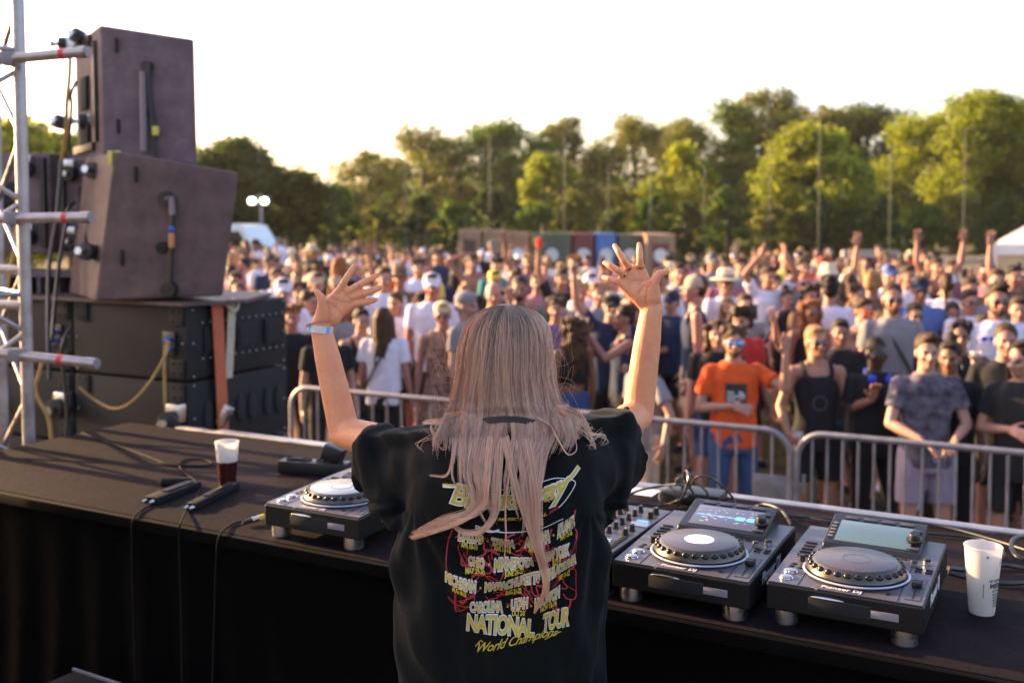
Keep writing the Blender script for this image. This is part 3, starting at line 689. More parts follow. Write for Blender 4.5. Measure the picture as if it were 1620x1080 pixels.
# straps lie on the end face plane (normal -v2 through SC)
def onend(px, py, off=.012):
    d = ray(px, py); nrm = -v2; t = (SC + nrm * off - Vector((0, 0, CH))).dot(nrm) / d.dot(nrm); return Vector((0, 0, CH)) + d * t
strap([onend(338, 481, .03), onend(343, 483, .03), onend(349, 600, .03), onend(353, 690, .03), onend(356, 760, .03)], .085, M['orange'], 'orange ratchet strap hanging down the subwoofer front', onend(356, 657, .05))
strap([onend(364, 476, .03), onend(366, 484, .03), onend(364, 540, .03), onend(361, 598, .03)], .06, M['cream'], 'cream strap hanging down beside the orange strap')
# a loose knot of clear tape on top
q = MB(); c = onend(366, 478, .05); q.tube(bez([c + Vector((-.12, 0, .02)), c + Vector((-.04, 0, -.01)), c + Vector((.02, 0, -.05)), c + Vector((.04, 0, 0)), c + Vector((0, 0, .02))], 6), .008, 6)
tag(q.build('tape_knot', M['cw']), 'crumpled white tape knot on top of the cream strap', 'tape')
# cables around the stack
def cable(pts, r, m, label, name='cable', n=8, group=None):
    q = MB(); o0 = Vector(pts[0]); q.tube(bez([Vector(p) - o0 for p in pts], n), r, 8); o = q.build(name, m); o.location = o0; tag(o, label, 'cable', group); return o
def pc(l): return [at(x, y, Y) for x, y, Y in l]
GC = 'cables hanging round the loudspeaker stack'
cable(pc([(266, 540, 7.45), (262, 560, 7.3), (240, 600, 7.3), (208, 636, 7.35), (180, 646, 7.5), (150, 632, 7.6), (125, 612, 7.6)]), .008, M['cable_y'], 'tan cable sagging in an arc across the black subwoofers', group=GC)
cable(pc([(111, 85, 8.0), (110, 120, 8.0), (106, 160, 8.0), (104, 210, 8.1), (97, 255, 8.2)]), .012, M['cable_y'], 'thick tan cable hanging left of the topmost loudspeaker', group=GC)
cable(pc([(97, 255, 8.2), (90, 340, 8.1), (78, 420, 8.0), (76, 520, 7.7), (78, 600, 7.6)]), .013, M['cable'], 'black cable running down between truss and inner loudspeaker', group=GC)
cable(pc([(120, 130, 8.1), (112, 150, 8.0), (113, 170, 8.1), (108, 240, 8.2)]), .01, M['cable'], 'thin black cable from the rear socket of topmost loudspeaker', group=GC)
cable(pc([(118, 320, 8.5), (108, 330, 8.4), (104, 360, 8.4), (92, 430, 8.2), (82, 540, 7.8)]), .012, M['cable'], 'black cable curving from the inner loudspeaker down to subwoofers', group=GC)
cable(pc([(150, 318, 8.3), (140, 330, 8.2), (136, 370, 8.1), (134, 392, 7.9)]), .010, M['cable'], 'black cable hanging beside the edge of tilted loudspeaker', group=GC)
cable(pc([(26, 360, 6.6), (22, 400, 6.6), (12, 450, 6.6), (8, 560, 6.6), (6, 660, 6.6)]), .010, M['cable_y'], 'tan cable hanging behind the truss at far left', group=GC)
cable(pc([(70, 560, 7.2), (62, 590, 7.2), (56, 620, 7.2), (76, 660, 7.2), (82, 700, 7.2)]), .011, M['cable_y'], 'tan cable drooping in front of left subwoofer column', group=GC)
cable(pc([(110, 520, 7.5), (100, 540, 7.4), (98, 570, 7.4), (105, 640, 7.4), (106, 700, 7.4)]), .010, M['cable'], 'black cable in front of the left subwoofer column', group=GC)
cable(pc([(262, 545, 7.4), (260, 580, 7.4), (261, 640, 7.4)]), .009, M['cable_y'], 'short tan cable hanging straight down near subwoofer corner', group=GC)
# ------------------------------------------------------------------ crowd barriers
def barrier(pa, pb, label, top=1.1, low=.18, bars=14, end_a=True, end_b=True):
    a = Vector(pa); b = Vector(pb); d = (b - a); Ln = d.length; root = empty('crowd_barrier', a, math.atan2(d.y, d.x), label, 'barrier', 'steel crowd barriers')
    r = .17; pts = []
    def arc(cx, cz, a0, a1): return [Vector((cx + r * math.cos(t), 0, cz + r * math.sin(t))) for t in np.linspace(a0, a1, 8)]
    pts = [Vector((0, 0, low))] + arc(r, top - r, math.pi, math.pi / 2) + arc(Ln - r, top - r, math.pi / 2, 0) + [Vector((Ln, 0, low))]
    q = MB(); q.tube(pts, .021, 12); q.tube([(0, 0, low), (Ln, 0, low)], .018, 10); q.build('frame', M['galv'], root)
    for k in range(1, bars):
        x = Ln * k / bars; zt_ = top - .02; q = MB()
        if x < r: zt_ = top - r + math.sqrt(max(0, r * r - (r - x) ** 2)) - .01
        if x > Ln - r: zt_ = top - r + math.sqrt(max(0, r * r - (x - Ln + r) ** 2)) - .01
        q.cone((x, 0, low), (x, 0, zt_), .0095, .0095, 8); q.build('bar', M['galv'], root)
    for x in (.3, Ln - .3):
        q = MB(); q.tube([(x, -.32, .01), (x, -.28, .03), (x, 0, low - .02), (x, .28, .03), (x, .32, .01)], .017, 8); q.build('foot', M['galv'], root)
    q = MB(); q.box((Ln * .94, -.012, .72), (.26, .006, .16), bev=.002); q.build('name_plate', M['galv'], root)
    q = MB(); q.cone((Ln, 0, .75), (Ln + .09, 0, .75), .012, .012, 8); q.cone((Ln + .09, 0, .70), (Ln + .09, 0, .82), .014, .014, 8); q.build('hook', M['galv'], root)
    return root
def onb(px, z=1.1):  # barrier line y = 10.75 - .71 x
    p1, p2 = onz(480, 613, 1.1), onz(1620, 716, 1.1); k = (px - 810) / F; m = (p2.y - p1.y) / (p2.x - p1.x); y = (p1.y - m * p1.x) / (1 - m * k); return Vector((k * y, y, 0))
barrier(onb(458), onb(806), 'steel crowd barrier left of the blonde performer', bars=15)
barrier(onb(836), onb(1255), 'steel crowd barrier between performer and orange shirted man', bars=16)
barrier(onb(1266), onb(1720), 'steel crowd barrier the man in grey leans on', bars=17)
# ================================================================== EQUIPMENT
def text_obj(s, size, name='lettering', m=None, Mx=None, off=0.0, shear=0, parent=None, ext=.0003, align='LEFT', spacing=1, flat=False):
    cu = bpy.data.curves.new('t', 'FONT'); cu.body = s; cu.size = size; cu.offset = off; cu.shear = shear; cu.align_x = align; cu.extrude = ext
    cu.space_character = spacing; cu.resolution_u = 3
    o = bpy.data.objects.new('t', cu); col.objects.link(o); dg = bpy.context.evaluated_depsgraph_get()
    me = bpy.data.meshes.new_from_object(o.evaluated_get(dg)); bpy.data.objects.remove(o)
    if Mx is not None: me.transform(Mx)
    me.name = name
    if m is None: return me
    me.materials.clear(); me.materials.append(m); return link(name, me, parent)
M['panel'] = mat('player_top_plate', (.095, .082, .100), .40, .3, var=.08, vscale=30, bump=.08, bscale=300, rvar=.05)
M['case'] = mat('player_case', (.0045, .0045, .0055), .45, spec=.3, bump=.1, bscale=400)
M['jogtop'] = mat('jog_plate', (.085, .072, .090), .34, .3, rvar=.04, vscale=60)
M['jogrim'] = mat('jog_rim', (.10, .085, .07), .28, .75)
M['silver'] = mat('silver_button', (.62, .6, .62), .22, 1)
M['led_white'] = mat('white_led', (.8, .85, .9), emit=(.75, .85, 1), estr=.14)
M['led_amber'] = mat('amber_led', (.7, .4, .1), emit=(1, .55, .15), estr=.5)
M['scr_purple'] = mat('screen_purple', (.03, .03, .04), .12, emit=(.32, .27, .40), estr=.10, coat=.3)
M['scr_teal'] = mat('screen_teal', (.03, .04, .04), .12, emit=(.34, .48, .50), estr=.10, coat=.3)
M['wave'] = mat('waveform_blue', (.1, .3, .8), emit=(.12, .42, 1), estr=.25)
M['wave2'] = mat('screen_marks', (.5, .5, .6), emit=(.55, .55, .75), estr=.12)
M['green_l'] = mat('screen_green', (.1, .6, .2), emit=(.1, .9, .3), estr=.25)
M['letter'] = mat('printed_letters', (.62, .6, .62), .5)
PLW, PLD = .32, .415
def zt_at(y): return .094 + .014 * min(1, y / .3)
def player(loc, label, screen='teal', display=None, jog=None, rot=-28.6):
    root = empty('media_player', loc, R(rot), label, 'media player', 'media players on the black deck')
    q = MB(); q.prism([(0, 0, .034), (0, 0, .092), (0, .30, .106), (0, PLD, .108), (0, PLD, .034)], (PLW, 0, 0)); b = q.build('case', M['case'], root, smooth=False); bevel_obj(b, .004)
    # top plate sheet in three strips
    q = MB(); q.prism([(.003, .004, .0952), (.003, .30, .1085), (.003, PLD - .004, .1103), (.003, PLD - .004, .1085), (.003, .30, .1065), (.003, .004, .0925)], (PLW - .006, 0, 0)); b = q.build('top_plate', M['panel'], root, smooth=False); bevel_obj(b, .001)
    def z(y): return .0952 + (.1085 - .0952) * min(1, y / .30) + .0006
    # seams
    q = MB(); q.box((.066, .15, z(.15) - .0002), (.0012, .29, .0008), Matrix.Rotation(.0443, 3, 'X')); q.box((.268, .15, z(.15) - .0002), (.0012, .29, .0008), Matrix.Rotation(.0443, 3, 'X')); q.build('seam', M['hole'], root)
    # front recess
    q = MB(); q.box((.155, -.0006, .062), (.13, .003, .028), bev=.001); q.build('disc_slot', M['hole'], root)
    q = MB(); q.ell((.13, -.003, .078), (.035, .003, .0035), seg=20, rings=8); q.build('slot_lip', M['silver'], root)
    q = MB(); q.box((.245, -.001, .062), (.055, .003, .016), bev=.001); q.build('front_label', mat('grey_label', (.22, .19, .22), .5), root)
    for x in (.035, PLW - .04):
        for y in (.03, PLD - .04):
            q = MB(); q.lathe([(0, .004), (.0262, .004), (.0262, .034), (0, .034)], (x, y, 0), 32); f = q.build('foot', M['chrome'], root)
            q = MB(); q.cone((x, y, 0), (x, y, .005), .023, .023, 20); q.build('rubber_pad', M['black_rubber'], f)
    for y, nm in ((.036, 'cue_button'), (.076, 'play_button')):
        q = MB(); q.lathe([(.0, .0055), (.010, .005), (.0125, .0035), (.0125, 0), (.0155, 0), (.0155, -.001), (0, -.001)], (.034, y, z(y)), 28); q.build(nm, M['silver'], root)
    for i, (x, y) in enumerate(((.028, .108), (.048, .104), (.030, .124), (.05, .121))):
        q = MB(); q.ell((x, y, z(y)), (.0075, .0045, .002)); q.build('search_button', M['hole'], root)
    q = MB(); q.cone((.042, .15, z(.15)), (.042, .15, z(.15) + .014), .0075, .0065, 18); q.build('selector_knob', M['black_plastic'], root)
    for i in range(5):
        y = .185 + i * .022; q = MB(); q.box((.036, y, z(y) + .001), (.026, .008, .003), bev=.001); q.build('cue_pad', M['hole'], root)
    for x in (.07, .095): q = MB(); q.box((x, .232 + (x - .07) * .2, z(.23) + .001), (.013, .008, .003), bev=.001); q.build('amber_button', M['led_amber'], root)
    # jog wheel
    jc = (.163, .135, z(.135)); q = MB()
    q.lathe([(.112, -.001), (.1135, .001), (.110, .003), (.107, .002), (.107, -.001)], jc, 64, closed=True); q.build('jog_ring', M['ringg'], root)
    q = MB(); q.lathe([(.0, .002), (.104, .002), (.106, .006), (.104, .012), (.092, .024), (.089, .027), (.087, .0275), (.0, .0275)], jc, 96); jw = q.build('jog_wheel', M['jogrim'], root)
    q = MB()
    for k in range(28):
        t = 2 * math.pi * k / 28; q.ell((jc[0] + .0975 * math.cos(t), jc[1] + .0975 * math.sin(t), jc[2] + .0172), (.0060, .0088, .0078), Matrix.Rotation(t, 3, 'Z'), seg=14, rings=8)
    q.build('dimple_ring', mat('dark_dimples', (.02, .018, .016), .25, .5) if 'dimp' not in M else M['dimp'], jw)
    q = MB(); q.lathe([(0, .0285), (.0855, .0285), (.0875, .0275), (.0, .027)], jc, 72); q.build('jog_plate', jog or M['jogtop'], jw)
    q = MB(); q.lathe([(.028, .0289), (.030, .0292), (.031, .0289), (.029, .0288)], jc, 48, closed=True); q.build('centre_ring', M['panel'], jw)
    if display: q = MB(); q.lathe([(0, .0292), (.034, .0292), (.034, .0286), (0, .0286)], jc, 40); q.build('centre_display', M['led_white'], jw)
    # screen block
    q = MB(); q.prism([(.062, .262, .106), (.062, .268, .118), (.062, .405, .150), (.062, .418, .148), (.062, .418, .106)], (.215, 0, 0)); sb = q.build('screen_block', M['black_plastic'], root, smooth=False); bevel_obj(sb, .003)
    ang = math.atan2(.032, .137); Rx = Matrix.Rotation(ang, 3, 'X')
    def S_(u, v, o=0): return Vector((.062 + u, .268, .118)) + Rx @ Vector((0, v, o))
    q = MB(); q.box(S_(.1075, .062, .001), (.168, .098, .002), Rx, bev=.0006); q.build('screen', M['scr_purple'] if screen == 'purple' else M['scr_teal'], sb)
    for k in range(4):
        q = MB(); q.box(S_(.045 + k * .042, .127, .001), (.032, .010, .004), Rx, bev=.001); q.build('screen_button', M['panel'], sb)
    if screen == 'purple':
        q = MB(); rr = random.Random(3)
        for k in range(150):
            u = .03 + k * .00105; a = .002 + .004 * abs(math.sin(k * .13)) * rr.random() + (.011 if 95 < k < 118 or 122 < k < 150 else .0)
            q.box(S_(u, .062, .0024), (.0009, a * 1.2, .0004), Rx)
        q.build('waveform', M['wave'], sb); root_kind = sb.children[-1]
        q = MB()
        for k in range(26): q.box(S_(.03 + rr.random() * .15, .03 + .07 * rr.random(), .0024), (rr.uniform(.002, .01), .0014, .0004), Rx)
        q.build('screen_marks', M['wave2'], sb)
        q = MB(); q.box(S_(.14, .04, .0026), (.008, .0016, .0004), Rx); q.box(S_(.05, .03, .0026), (.006, .0016, .0004), Rx); q.build('green_mark', M['green_l'], sb)
    else:
        q = MB()
        for k in range(5): q.box(S_(.012, .03 + k * .016, .001), (.012, .007, .003), Rx, bev=.001)
        for k in range(5): q.box(S_(.012 + .0, .0, .001), (.001, .001, .001), Rx)
        q.build('side_button', mat('warm_button', (.3, .2, .14), .4), sb)
    c = S_(.197, .055, .002); q = MB(); q.lathe([(.0, 0), (.0175, 0), (.0175, .004), (.012, .006), (.0115, .018), (.010, .020), (0, .020)], c, 28, Rx); k_ = q.build('browse_knob', M['black_plastic'], sb)
    q = MB(); q.lathe([(.0125, .005), (.018, .0046), (.018, .006), (.0125, .007)], c, 28, Rx, closed=True); q.build('knob_ring', M['jogrim'], k_)
    q = MB(); q.box(S_(.197, .018, .002), (.028, .009, .005), Rx, bev=.001); q.build('back_button', M['panel'], sb); q = MB(); q.box(S_(.197, .1, .002), (.02, .008, .005), Rx, bev=.001); q.build('back_button', M['panel'], sb)
    for x, y, r_ in ((.296, .245, .0085), (.272, .222, .008)):
        q = MB(); q.lathe([(0, 0), (r_, 0), (r_, .011), (r_ * .8, .013), (0, .013)], (x, y, z(y)), 20); q.build('small_knob', M['black_plastic'], root)
        q = MB(); q.lathe([(r_ * 1.02, .008), (r_ * 1.1, .008), (r_ * 1.1, .0), (r_ * 1.02, .0)], (x, y, z(y)), 20, closed=True); q.build('knob_skirt', M['chrome'], root)
    for i, (x, y) in enumerate(((.284, .205), (.306, .205), (.284, .19), (.306, .19))): q = MB(); q.box((x, y, z(y) + .001), (.014, .006, .003), bev=.001); q.build('tempo_button', M['hole'], root)
    q = MB(); q.box((.294, .085, z(.085)), (.030, .125, .0012), Matrix.Rotation(.0443, 3, 'X')); q.build('slider_plate', mat('slider_plate', (.05, .05, .055), .5), root)
    q = MB(); q.box((.294, .085, z(.085) + .0008), (.004, .112, .001), Matrix.Rotation(.0443, 3, 'X')); q.build('slider_slot', M['hole'], root)
    q = MB(); q.box((.294, .098, z(.098) + .008), (.020, .024, .013), bev=.003); q.box((.294, .098, z(.098) + .0150), (.0195, .002, .0012)); q.build('slider_cap', M['black_plastic'], root)
    q = MB(); q.cone((.243, .035, z(.035)), (.243, .035, z(.035) + .002), .006, .006, 14); q.build('round_button', M['hole'], root)
    q = MB()
    for k in range(9): q.box((.070 + k * .022, .2535 , z(.25) + .0005), (.015, .005, .0022), bev=.0006)
    q.build('button_row', M['hole'], root)
    Mt = Matrix.Translation((.113, .012, z(.012) + .0004)) @ Matrix.Rotation(.0443, 4, 'X')
    text_obj('Pioneer DJ', .018, 'lettering', M['letter'], Mt, off=.0004, parent=root, spacing=1.05)
    Mt = Matrix.Translation((PLW + .0008, .10, .060)) @ Matrix.Rotation(R(90), 4, 'Z') @ Matrix.Rotation(R(90), 4, 'X')
    text_obj('Pioneer DJ', .036, 'lettering', M['letter'], Mt, off=.0008, shear=.2, parent=root)
    rr = random.Random(5); q = MB()
    for k in range(26):   # tiny printed legends
        x, y = rr.choice([(.012, .06), (.075, .2), (.275, .18), (.305, .05), (.02, .2), (.1, .02)]); x += rr.uniform(-.006, .012); y += rr.uniform(-.03, .03)
        q.box((x, y, z(y) - .0001), (rr.uniform(.003, .008), .0009, .0004))
    q.build('legend_marks', M['letter'], root); return root
M['ringg'] = mat('pale_ring', (.42, .46, .55), .35, .3)
M['dimp'] = mat('dark_dimples', (.02, .018, .016), .25, .5)
def pl_(px, py): v = onz(px, py, TZ + .095); v.z = TZ; return v
player(pl_(1212, 918), 'rightmost black media player with teal screen, beside the white cup', 'teal')
player(pl_(968, 885), 'black media player with purple waveform screen and lit jog wheel', 'purple', True)
jt = mat('sky_reflection_jog_plate', (.30, .32, .36), .22, .3)  # pale tone paints the sky's reflection into the left jog plate
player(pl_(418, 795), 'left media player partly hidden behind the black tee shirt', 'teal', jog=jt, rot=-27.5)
# mixer
def mixer(loc, label):
    root = empty('dj_mixer', loc, R(-28.6), label, 'mixer'); w_, d_ = .262, .42
    q = MB(); q.box((w_ / 2, d_ / 2, .060), (w_, d_, .085), bev=.004); q.build('case', M['case'], root)
    q = MB(); q.box((w_ / 2, d_ / 2, .1035), (w_ - .004, d_ - .006, .002), bev=.0006); q.build('top_plate', M['panel'], root)
    for x in (.03, w_ - .03):
        for y in (.04, d_ - .04): q = MB(); q.cone((x, y, 0), (x, y, .018), .024, .026, 24); q.build('foot', M['chrome'], root)
    for c in range(6):
        for r_ in range(6):
            x = .022 + c * .0425; y = .16 + r_ * .042; rad = .008 if c % 2 else .0065
            if c == 5 and r_ in (2, 3): continue
            q = MB(); q.lathe([(0, 0), (rad * 1.2, 0), (rad * 1.2, .003), (rad, .004), (rad * .9, .017), (0, .017)], (x, y, .1045), 16); k = q.build('knob', M['black_plastic'], root)
            q = MB(); q.box((x, y + rad * .5, .1218), (.0012, rad, .0008)); q.build('pointer', M['letter'], k)
    q = MB(); q.box((w_ - .03, .265, .1055), (.05, .045, .002)); q.build('screen', M['scr_purple'], root)
    q = MB(); q.box((w_ - .03, .285, .107), (.03, .014, .001)); q.build('screen_mark', M['wave'], root)
    for c in range(4):
        x = .035 + c * .05; q = MB(); q.box((x, .09, .1048), (.004, .09, .001)); q.build('fader_slot', M['hole'], root)
        q = MB(); q.box((x, .08 + .02 * (c % 2), .113), (.016, .022, .014), bev=.003); q.build('fader_cap', M['black_plastic'], root)
    for i in range(8):
        q = MB(); q.box((w_ - .02, .05 + i * .013, .106), (.015, .007, .003), bev=.001); q.build('button', M['hole'], root)
    for i in range(3): q = MB(); q.lathe([(0, 0), (.008, 0), (.007, .004), (0, .005)], (w_ - .045, .05 + i * .025, .1045), 18); q.build('round_button', M['silver'], root)
    return root
mu = Vector((math.cos(R(-28.6)), math.sin(R(-28.6)), 0))
mixer(pl_(968, 885) - mu * .268, 'wide black mixer full of knobs, right behind the performer')
# ------------------------------------------------------------------ cups
M['cup'] = mat('frosted_plastic', (.80, .77, .74), .38, spec=.4, trans=.55)
M['cup'].node_tree.nodes['Principled BSDF'].inputs['Transmission Weight'].default_value = .12
M['print'] = mat('black_print', (.06, .06, .07), .5)
M['drink'] = mat('dark_red_drink', (.045, .006, .006), .15, spec=.6)
def cup(loc, h, rb, rt, label, liquid=None, name='plastic_cup', m=None, sc_=1):
    root = empty(name, loc, 0, label, 'cup')
    t = .0014; q = MB()
    q.lathe([(0, .004), (rb - t, .004), (rt - t, h), (rt - t * .3, h + .001), (rt + .0012, h - .0005), (rt + .0008, h - .004), (rt, h - .0045), (rb + .0015, .008), (rb, 0), (rb - .003, 0), (rb - .004, .002), (0, .002)], (0, 0, 0), 48); q.build('cup_wall', m or M['cup'], root)
    if liquid:
        r_ = lambda z: rb + .0006 + .0016 * max(0, 1 - z / .06) + (rt - rb) * z / h
        q = MB(); q.lathe([(0, .0045), (r_(.004), .0045), (r_(liquid), liquid), (0, liquid)], (0, 0, 0), 40); q.build('drink', M['drink'], root)
        q = MB(); q.lathe([(r_(liquid) - .004, liquid - .0005), (r_(liquid) - .0002, liquid - .0005), (r_(liquid) - .0002, liquid + .0015), (r_(liquid) - .003, liquid + .002)], (0, 0, 0), 40, closed=True); q.build('foam_line', mat('foam', (.35, .2, .14), .8), root)
    return root
cr = cup(onz(1553, 968, TZ), .152, .026, .0395, 'frosted white plastic cup with small black print at right')
def wrap_print(parent, items, h, rb, rt, a0):
    V = []; mm = MB()
    for s, size, x, z, rot, shear in items:
        me = text_obj(s, size, ext=0, off=size * .05, shear=shear); bm = bmesh.new(); bm.from_mesh(me)
        bmesh.ops.transform(bm, matrix=Matrix.Translation((x, z, 0)) @ Matrix.Rotation(rot, 4, 'Z'), verts=bm.verts)
        Vv = []
        for v in bm.verts:
            zz = v.co.y; r_ = rb + (rt - rb) * zz / h + .0004 + .0012 * (1 - zz / h); a = a0 + v.co.x / ((rb + rt) / 2); Vv.append((r_ * math.cos(a), r_ * math.sin(a), zz))
        bm.verts.index_update(); mm.add(Vv, [tuple(v.index for v in f.verts) for f in bm.faces]); bm.free()
    o = mm.build('print', M['print'], parent, smooth=False); return o
its = [('LE GOBELET', .0075, -.004, .080, 0, 0), ('MERCI', .015, -.002, .0655, 0, 0), ('LE WEEK-END', .0062, .004, .057, 0, 0), ('R', .007, .021, .118, 0, 0), ('G', .007, -.012, .134, 0, 0),
       ('GOBELET REUTILISABLE', .0030, -.014, .042, R(90), 0)]
for k in range(5): its.append(('BUVEZ RESPONSABLE'[:14], .0056, .006 + .001 * k, .0485 - k * .0066, 0, 0))
wrap_print(cr, its, .152, .026, .0395, R(-84))
q = MB(); 
for a_, z_, n_ in ((R(-80) + .0235 / .033, .1205, .0075),):
    pts = []
    for k in range(28):
        t = 2 * math.pi * k / 28; zz = z_ + n_ * math.sin(t); r_ = .026 + .0135 * zz / .152 + .0008; an = a_ + n_ * math.cos(t) / .035; pts.append((r_ * math.cos(an), r_ * math.sin(an), zz))
    q.tube(pts, .0003, 4, closed=True)
q.build('round_mark', M['print'], cr)
cup(onz(360, 768, TZ), .148, .025, .0385, 'frosted cup half full of dark red drink', liquid=.083)
# ------------------------------------------------------------------ packs, adaptors
def pack(px0, py0, px1, py1, w_, h_, label, name='microphone_case', clip=True, rnd=False):
    a = onz(px0, py0, TZ); b = onz(px1, py1, TZ); d = b - a; root = empty(name, a, math.atan2(d.y, d.x), label, 'transmitter'); L_ = d.length
    q = MB()
    if rnd: q.cap((w_ / 2, 0, h_ / 2), (L_ - w_ / 2, 0, h_ / 2), h_ / 2, h_ / 2, 20)
    else: q.box((L_ / 2, 0, h_ / 2), (L_, w_, h_), bev=h_ * .25)
    q.build('body', M['black_matte'], root)
    if clip:
        q = MB(); q.box((L_ * .6, 0, h_ + .003), (L_ * .6, w_ * .5, .004), bev=.0015); q.build('belt_clip', M['black_plastic'], root)
        for y in (-w_ * .25, w_ * .25): q = MB(); q.cone((-.018, y, h_ * .5), (0, y, h_ * .5), .005, .006, 12); q.cone((-.024, y, h_ * .5), (-.018, y, h_ * .5), .0035, .0035, 10); q.build('connector', M['chrome'], root)
    return root
pack(238, 797, 308, 770, .055, .022, 'black belt pack with clip lying near the deck edge', 'belt_pack')
pack(302, 807, 372, 772, .035, .022, 'black slim belt pack pointing at the drink cup', 'belt_pack')
pack(246, 769, 312, 767, .05, .026, 'rounded black pouch behind the belt packs', 'pouch', False, True)
root = empty('power_strip', onz(441, 750, TZ), R(-12), 'black power strip with plugged adaptor behind the left player', 'power strip')
q = MB(); q.box((.12, .03, .024), (.25, .06, .045), bev=.006); q.build('body', M['black_plastic'], root)
for k in range(3):
    q = MB(); q.lathe([(0, 0), (.02, 0), (.02, .004), (.016, .004), (.016, .001), (0, .001)], (.035 + k * .055, .03, .0465), 24); q.build('socket', M['hole'], root)
q = MB(); q.box((.19, .03, .075), (.07, .055, .055), Matrix.Rotation(.35, 3, 'Y'), bev=.006); q.build('adaptor', M['black_plastic'], root)
q = MB(); q.cone((.05, .0, .055), (.09, .0, .055), .007, .007, 10); q.build('plug', M['black_plastic'], root)
ZC = TZ + .004
def tcab(pts, label, r=.0042, m=None, group='cables lying on the deck', loc_fn=None):
    P = []
    for p in pts:
        if len(p) == 2: P.append(onz(p[0], p[1], ZC))
        elif p[2] == 'z': P.append(onz(p[0], p[1], p[3]))
        else: P.append(at(p[0], p[1], p[2]))
    return cable(P, r, m or M['cable'], label, group=group)
M['cable2'] = mat('grey_black_cable', (.010, .008, .008), .8, spec=.1)
def drop(px, py0, Yoff=-.03): # point in front of the skirt at px, py
    # plane of skirt, offset outwards by Yoff along W
    d = ray(px, py0); o = Vector((0, 0, CH)); pt = A0 + W * Yoff; t = (pt - o).dot(W) / d.dot(W); p = o + d * t; return p
def dcab(top, down, label, r=.0030, m=None):
    P = [onz(x, y, ZC) for x, y in top] + [drop(x, y) for x, y in down]; return cable(P, r, m or M['cable2'], label, group='cables lying on the deck')
dcab([(130, 684), (180, 702), (240, 724), (268, 735), (300, 737), (333, 735), (328, 728), (300, 726), (284, 733), (290, 745), (310, 762), (314, 778), (308, 795), (296, 806)], [(286, 826), (283, 850), (286, 960), (288, 1100)], 'long grey cable looping across the deck and down the skirt')
dcab([(410, 815), (388, 823), (366, 830)], [(348, 846), (342, 880), (339, 980), (335, 1100)], 'cable from the left player falling down the skirt')
dcab([(238, 800), (225, 806)], [(210, 822), (208, 860), (210, 960), (214, 1100)], 'thin cable hanging from the belt pack', r=.003)
a = onz(418, 817, TZ + .018); b = onz(385, 826, TZ + .012); root = empty('plug', a, 0, 'plug with yellow ring at the side of the left player', 'plug'); d = b - a
q = MB(); q.cone((0, 0, 0), d * .28, .009, .009, 16); q.build('ring', M['yel'], root); q = MB(); q.cone(d * .28, d * .6, .0085, .0085, 16); q.build('sleeve', M['silver'], root); q = MB(); q.cone(d * .6, d * 1.05, .008, .004, 16); q.build('boot', M['black_rubber'], root)
cg = 'tangled cables behind the mixer'; M['cableg'] = mat('glossy_cable', (.035, .024, .016), .28, spec=.8)
def zc(l): return [(x, y, 'z', TZ + h) for x, y, h in l]
tcab(zc([(985, 788, .01), (1010, 776, .02), (1050, 768, .03), (1072, 766, .06), (1085, 770, .02)]), 'black cable running from the mixer towards the tangle', group=cg)
tcab(zc([(1072, 800, .01), (1085, 775, .09), (1089, 755, .13), (1086, 744, .14), (1082, 752, .12), (1090, 768, .08), (1100, 785, .02)]), 'cable loop standing highest in the tangle', r=.0036, m=M['cableg'], group=cg)
tcab(zc([(1068, 766, .05), (1072, 757, .09), (1085, 757, .09), (1100, 762, .08), (1118, 778, .05), (1120, 795, .01)]), 'left arching cable of the tangle', r=.0034, m=M['cableg'], group=cg)
tcab(zc([(1090, 772, .05), (1100, 756, .11), (1118, 753, .12), (1138, 765, .09), (1158, 785, .03), (1164, 800, .01)]), 'tall right arching cable of the tangle', r=.0036, m=M['cableg'], group=cg)
tcab(zc([(1066, 768, .02), (1046, 778, .03), (1044, 790, .02), (1056, 797, .01), (1075, 790, .04), (1092, 782, .03)]), 'cable curl left of the tangle', r=.0034, m=M['cableg'], group=cg)
tcab(zc([(960, 800, .01), (1000, 795, .02), (1050, 799, .01), (1080, 784, .02)]), 'low black cable in front of the tangle', group=cg)
tcab(zc([(1190, 803, .01), (1210, 797, .03), (1235, 806, .03), (1246, 820, .02), (1252, 830, .01), (1247, 822, .01)]), 'black cable curving behind the waveform screen', group=cg)
tcab(zc([(1180, 802, .01), (1260, 815, .01), (1330, 826, .01), (1400, 822, .01), (1480, 830, .01), (1560, 850, .01), (1640, 875, .01)]), 'long black cable along the back of the deck', group=cg)
tcab(zc([(1230, 815, .01), (1330, 822, .012), (1440, 840, .01), (1540, 850, .01), (1580, 866, .01), (1588, 878, .01), (1580, 884, .01)]), 'second long black cable bending behind the white cup', group=cg)
tcab(zc([(1500, 898, .02), (1530, 900, .01), (1580, 893, .01), (1620, 898, .01), (1660, 905, .01)]), 'black cable right of the rightmost player', r=.006, group=cg)
tcab(zc([(1500, 905, .02), (1540, 915, .01), (1590, 922, .01), (1640, 918, .01), (1680, 905, .01)]), 'lower black cable right of the white cup', r=.006, group=cg)
tcab(zc([(1640, 845, .01), (1608, 850, .03), (1600, 862, .03), (1610, 880, .02), (1650, 892, .01)]), 'black cable loop at the right picture edge', r=.006, group=cg)
root = empty('stage_box', onz(1092, 800, TZ), SA, 'flat black connector box under the cable tangle', 'connector box')
q = MB(); q.box((0, .05, .02), (.18, .1, .04), bev=.01); q.build('body', M['black_plastic'], root)
root = empty('paper_sheet', onz(1005, 775, TZ + .002), SA, 'white paper sheet lying behind the mixer', 'paper'); q = MB(); q.box((0, 0, 0), (.15, .1, .0012)); q.build('sheet', mat('paper', (.55, .55, .6), .8), root)
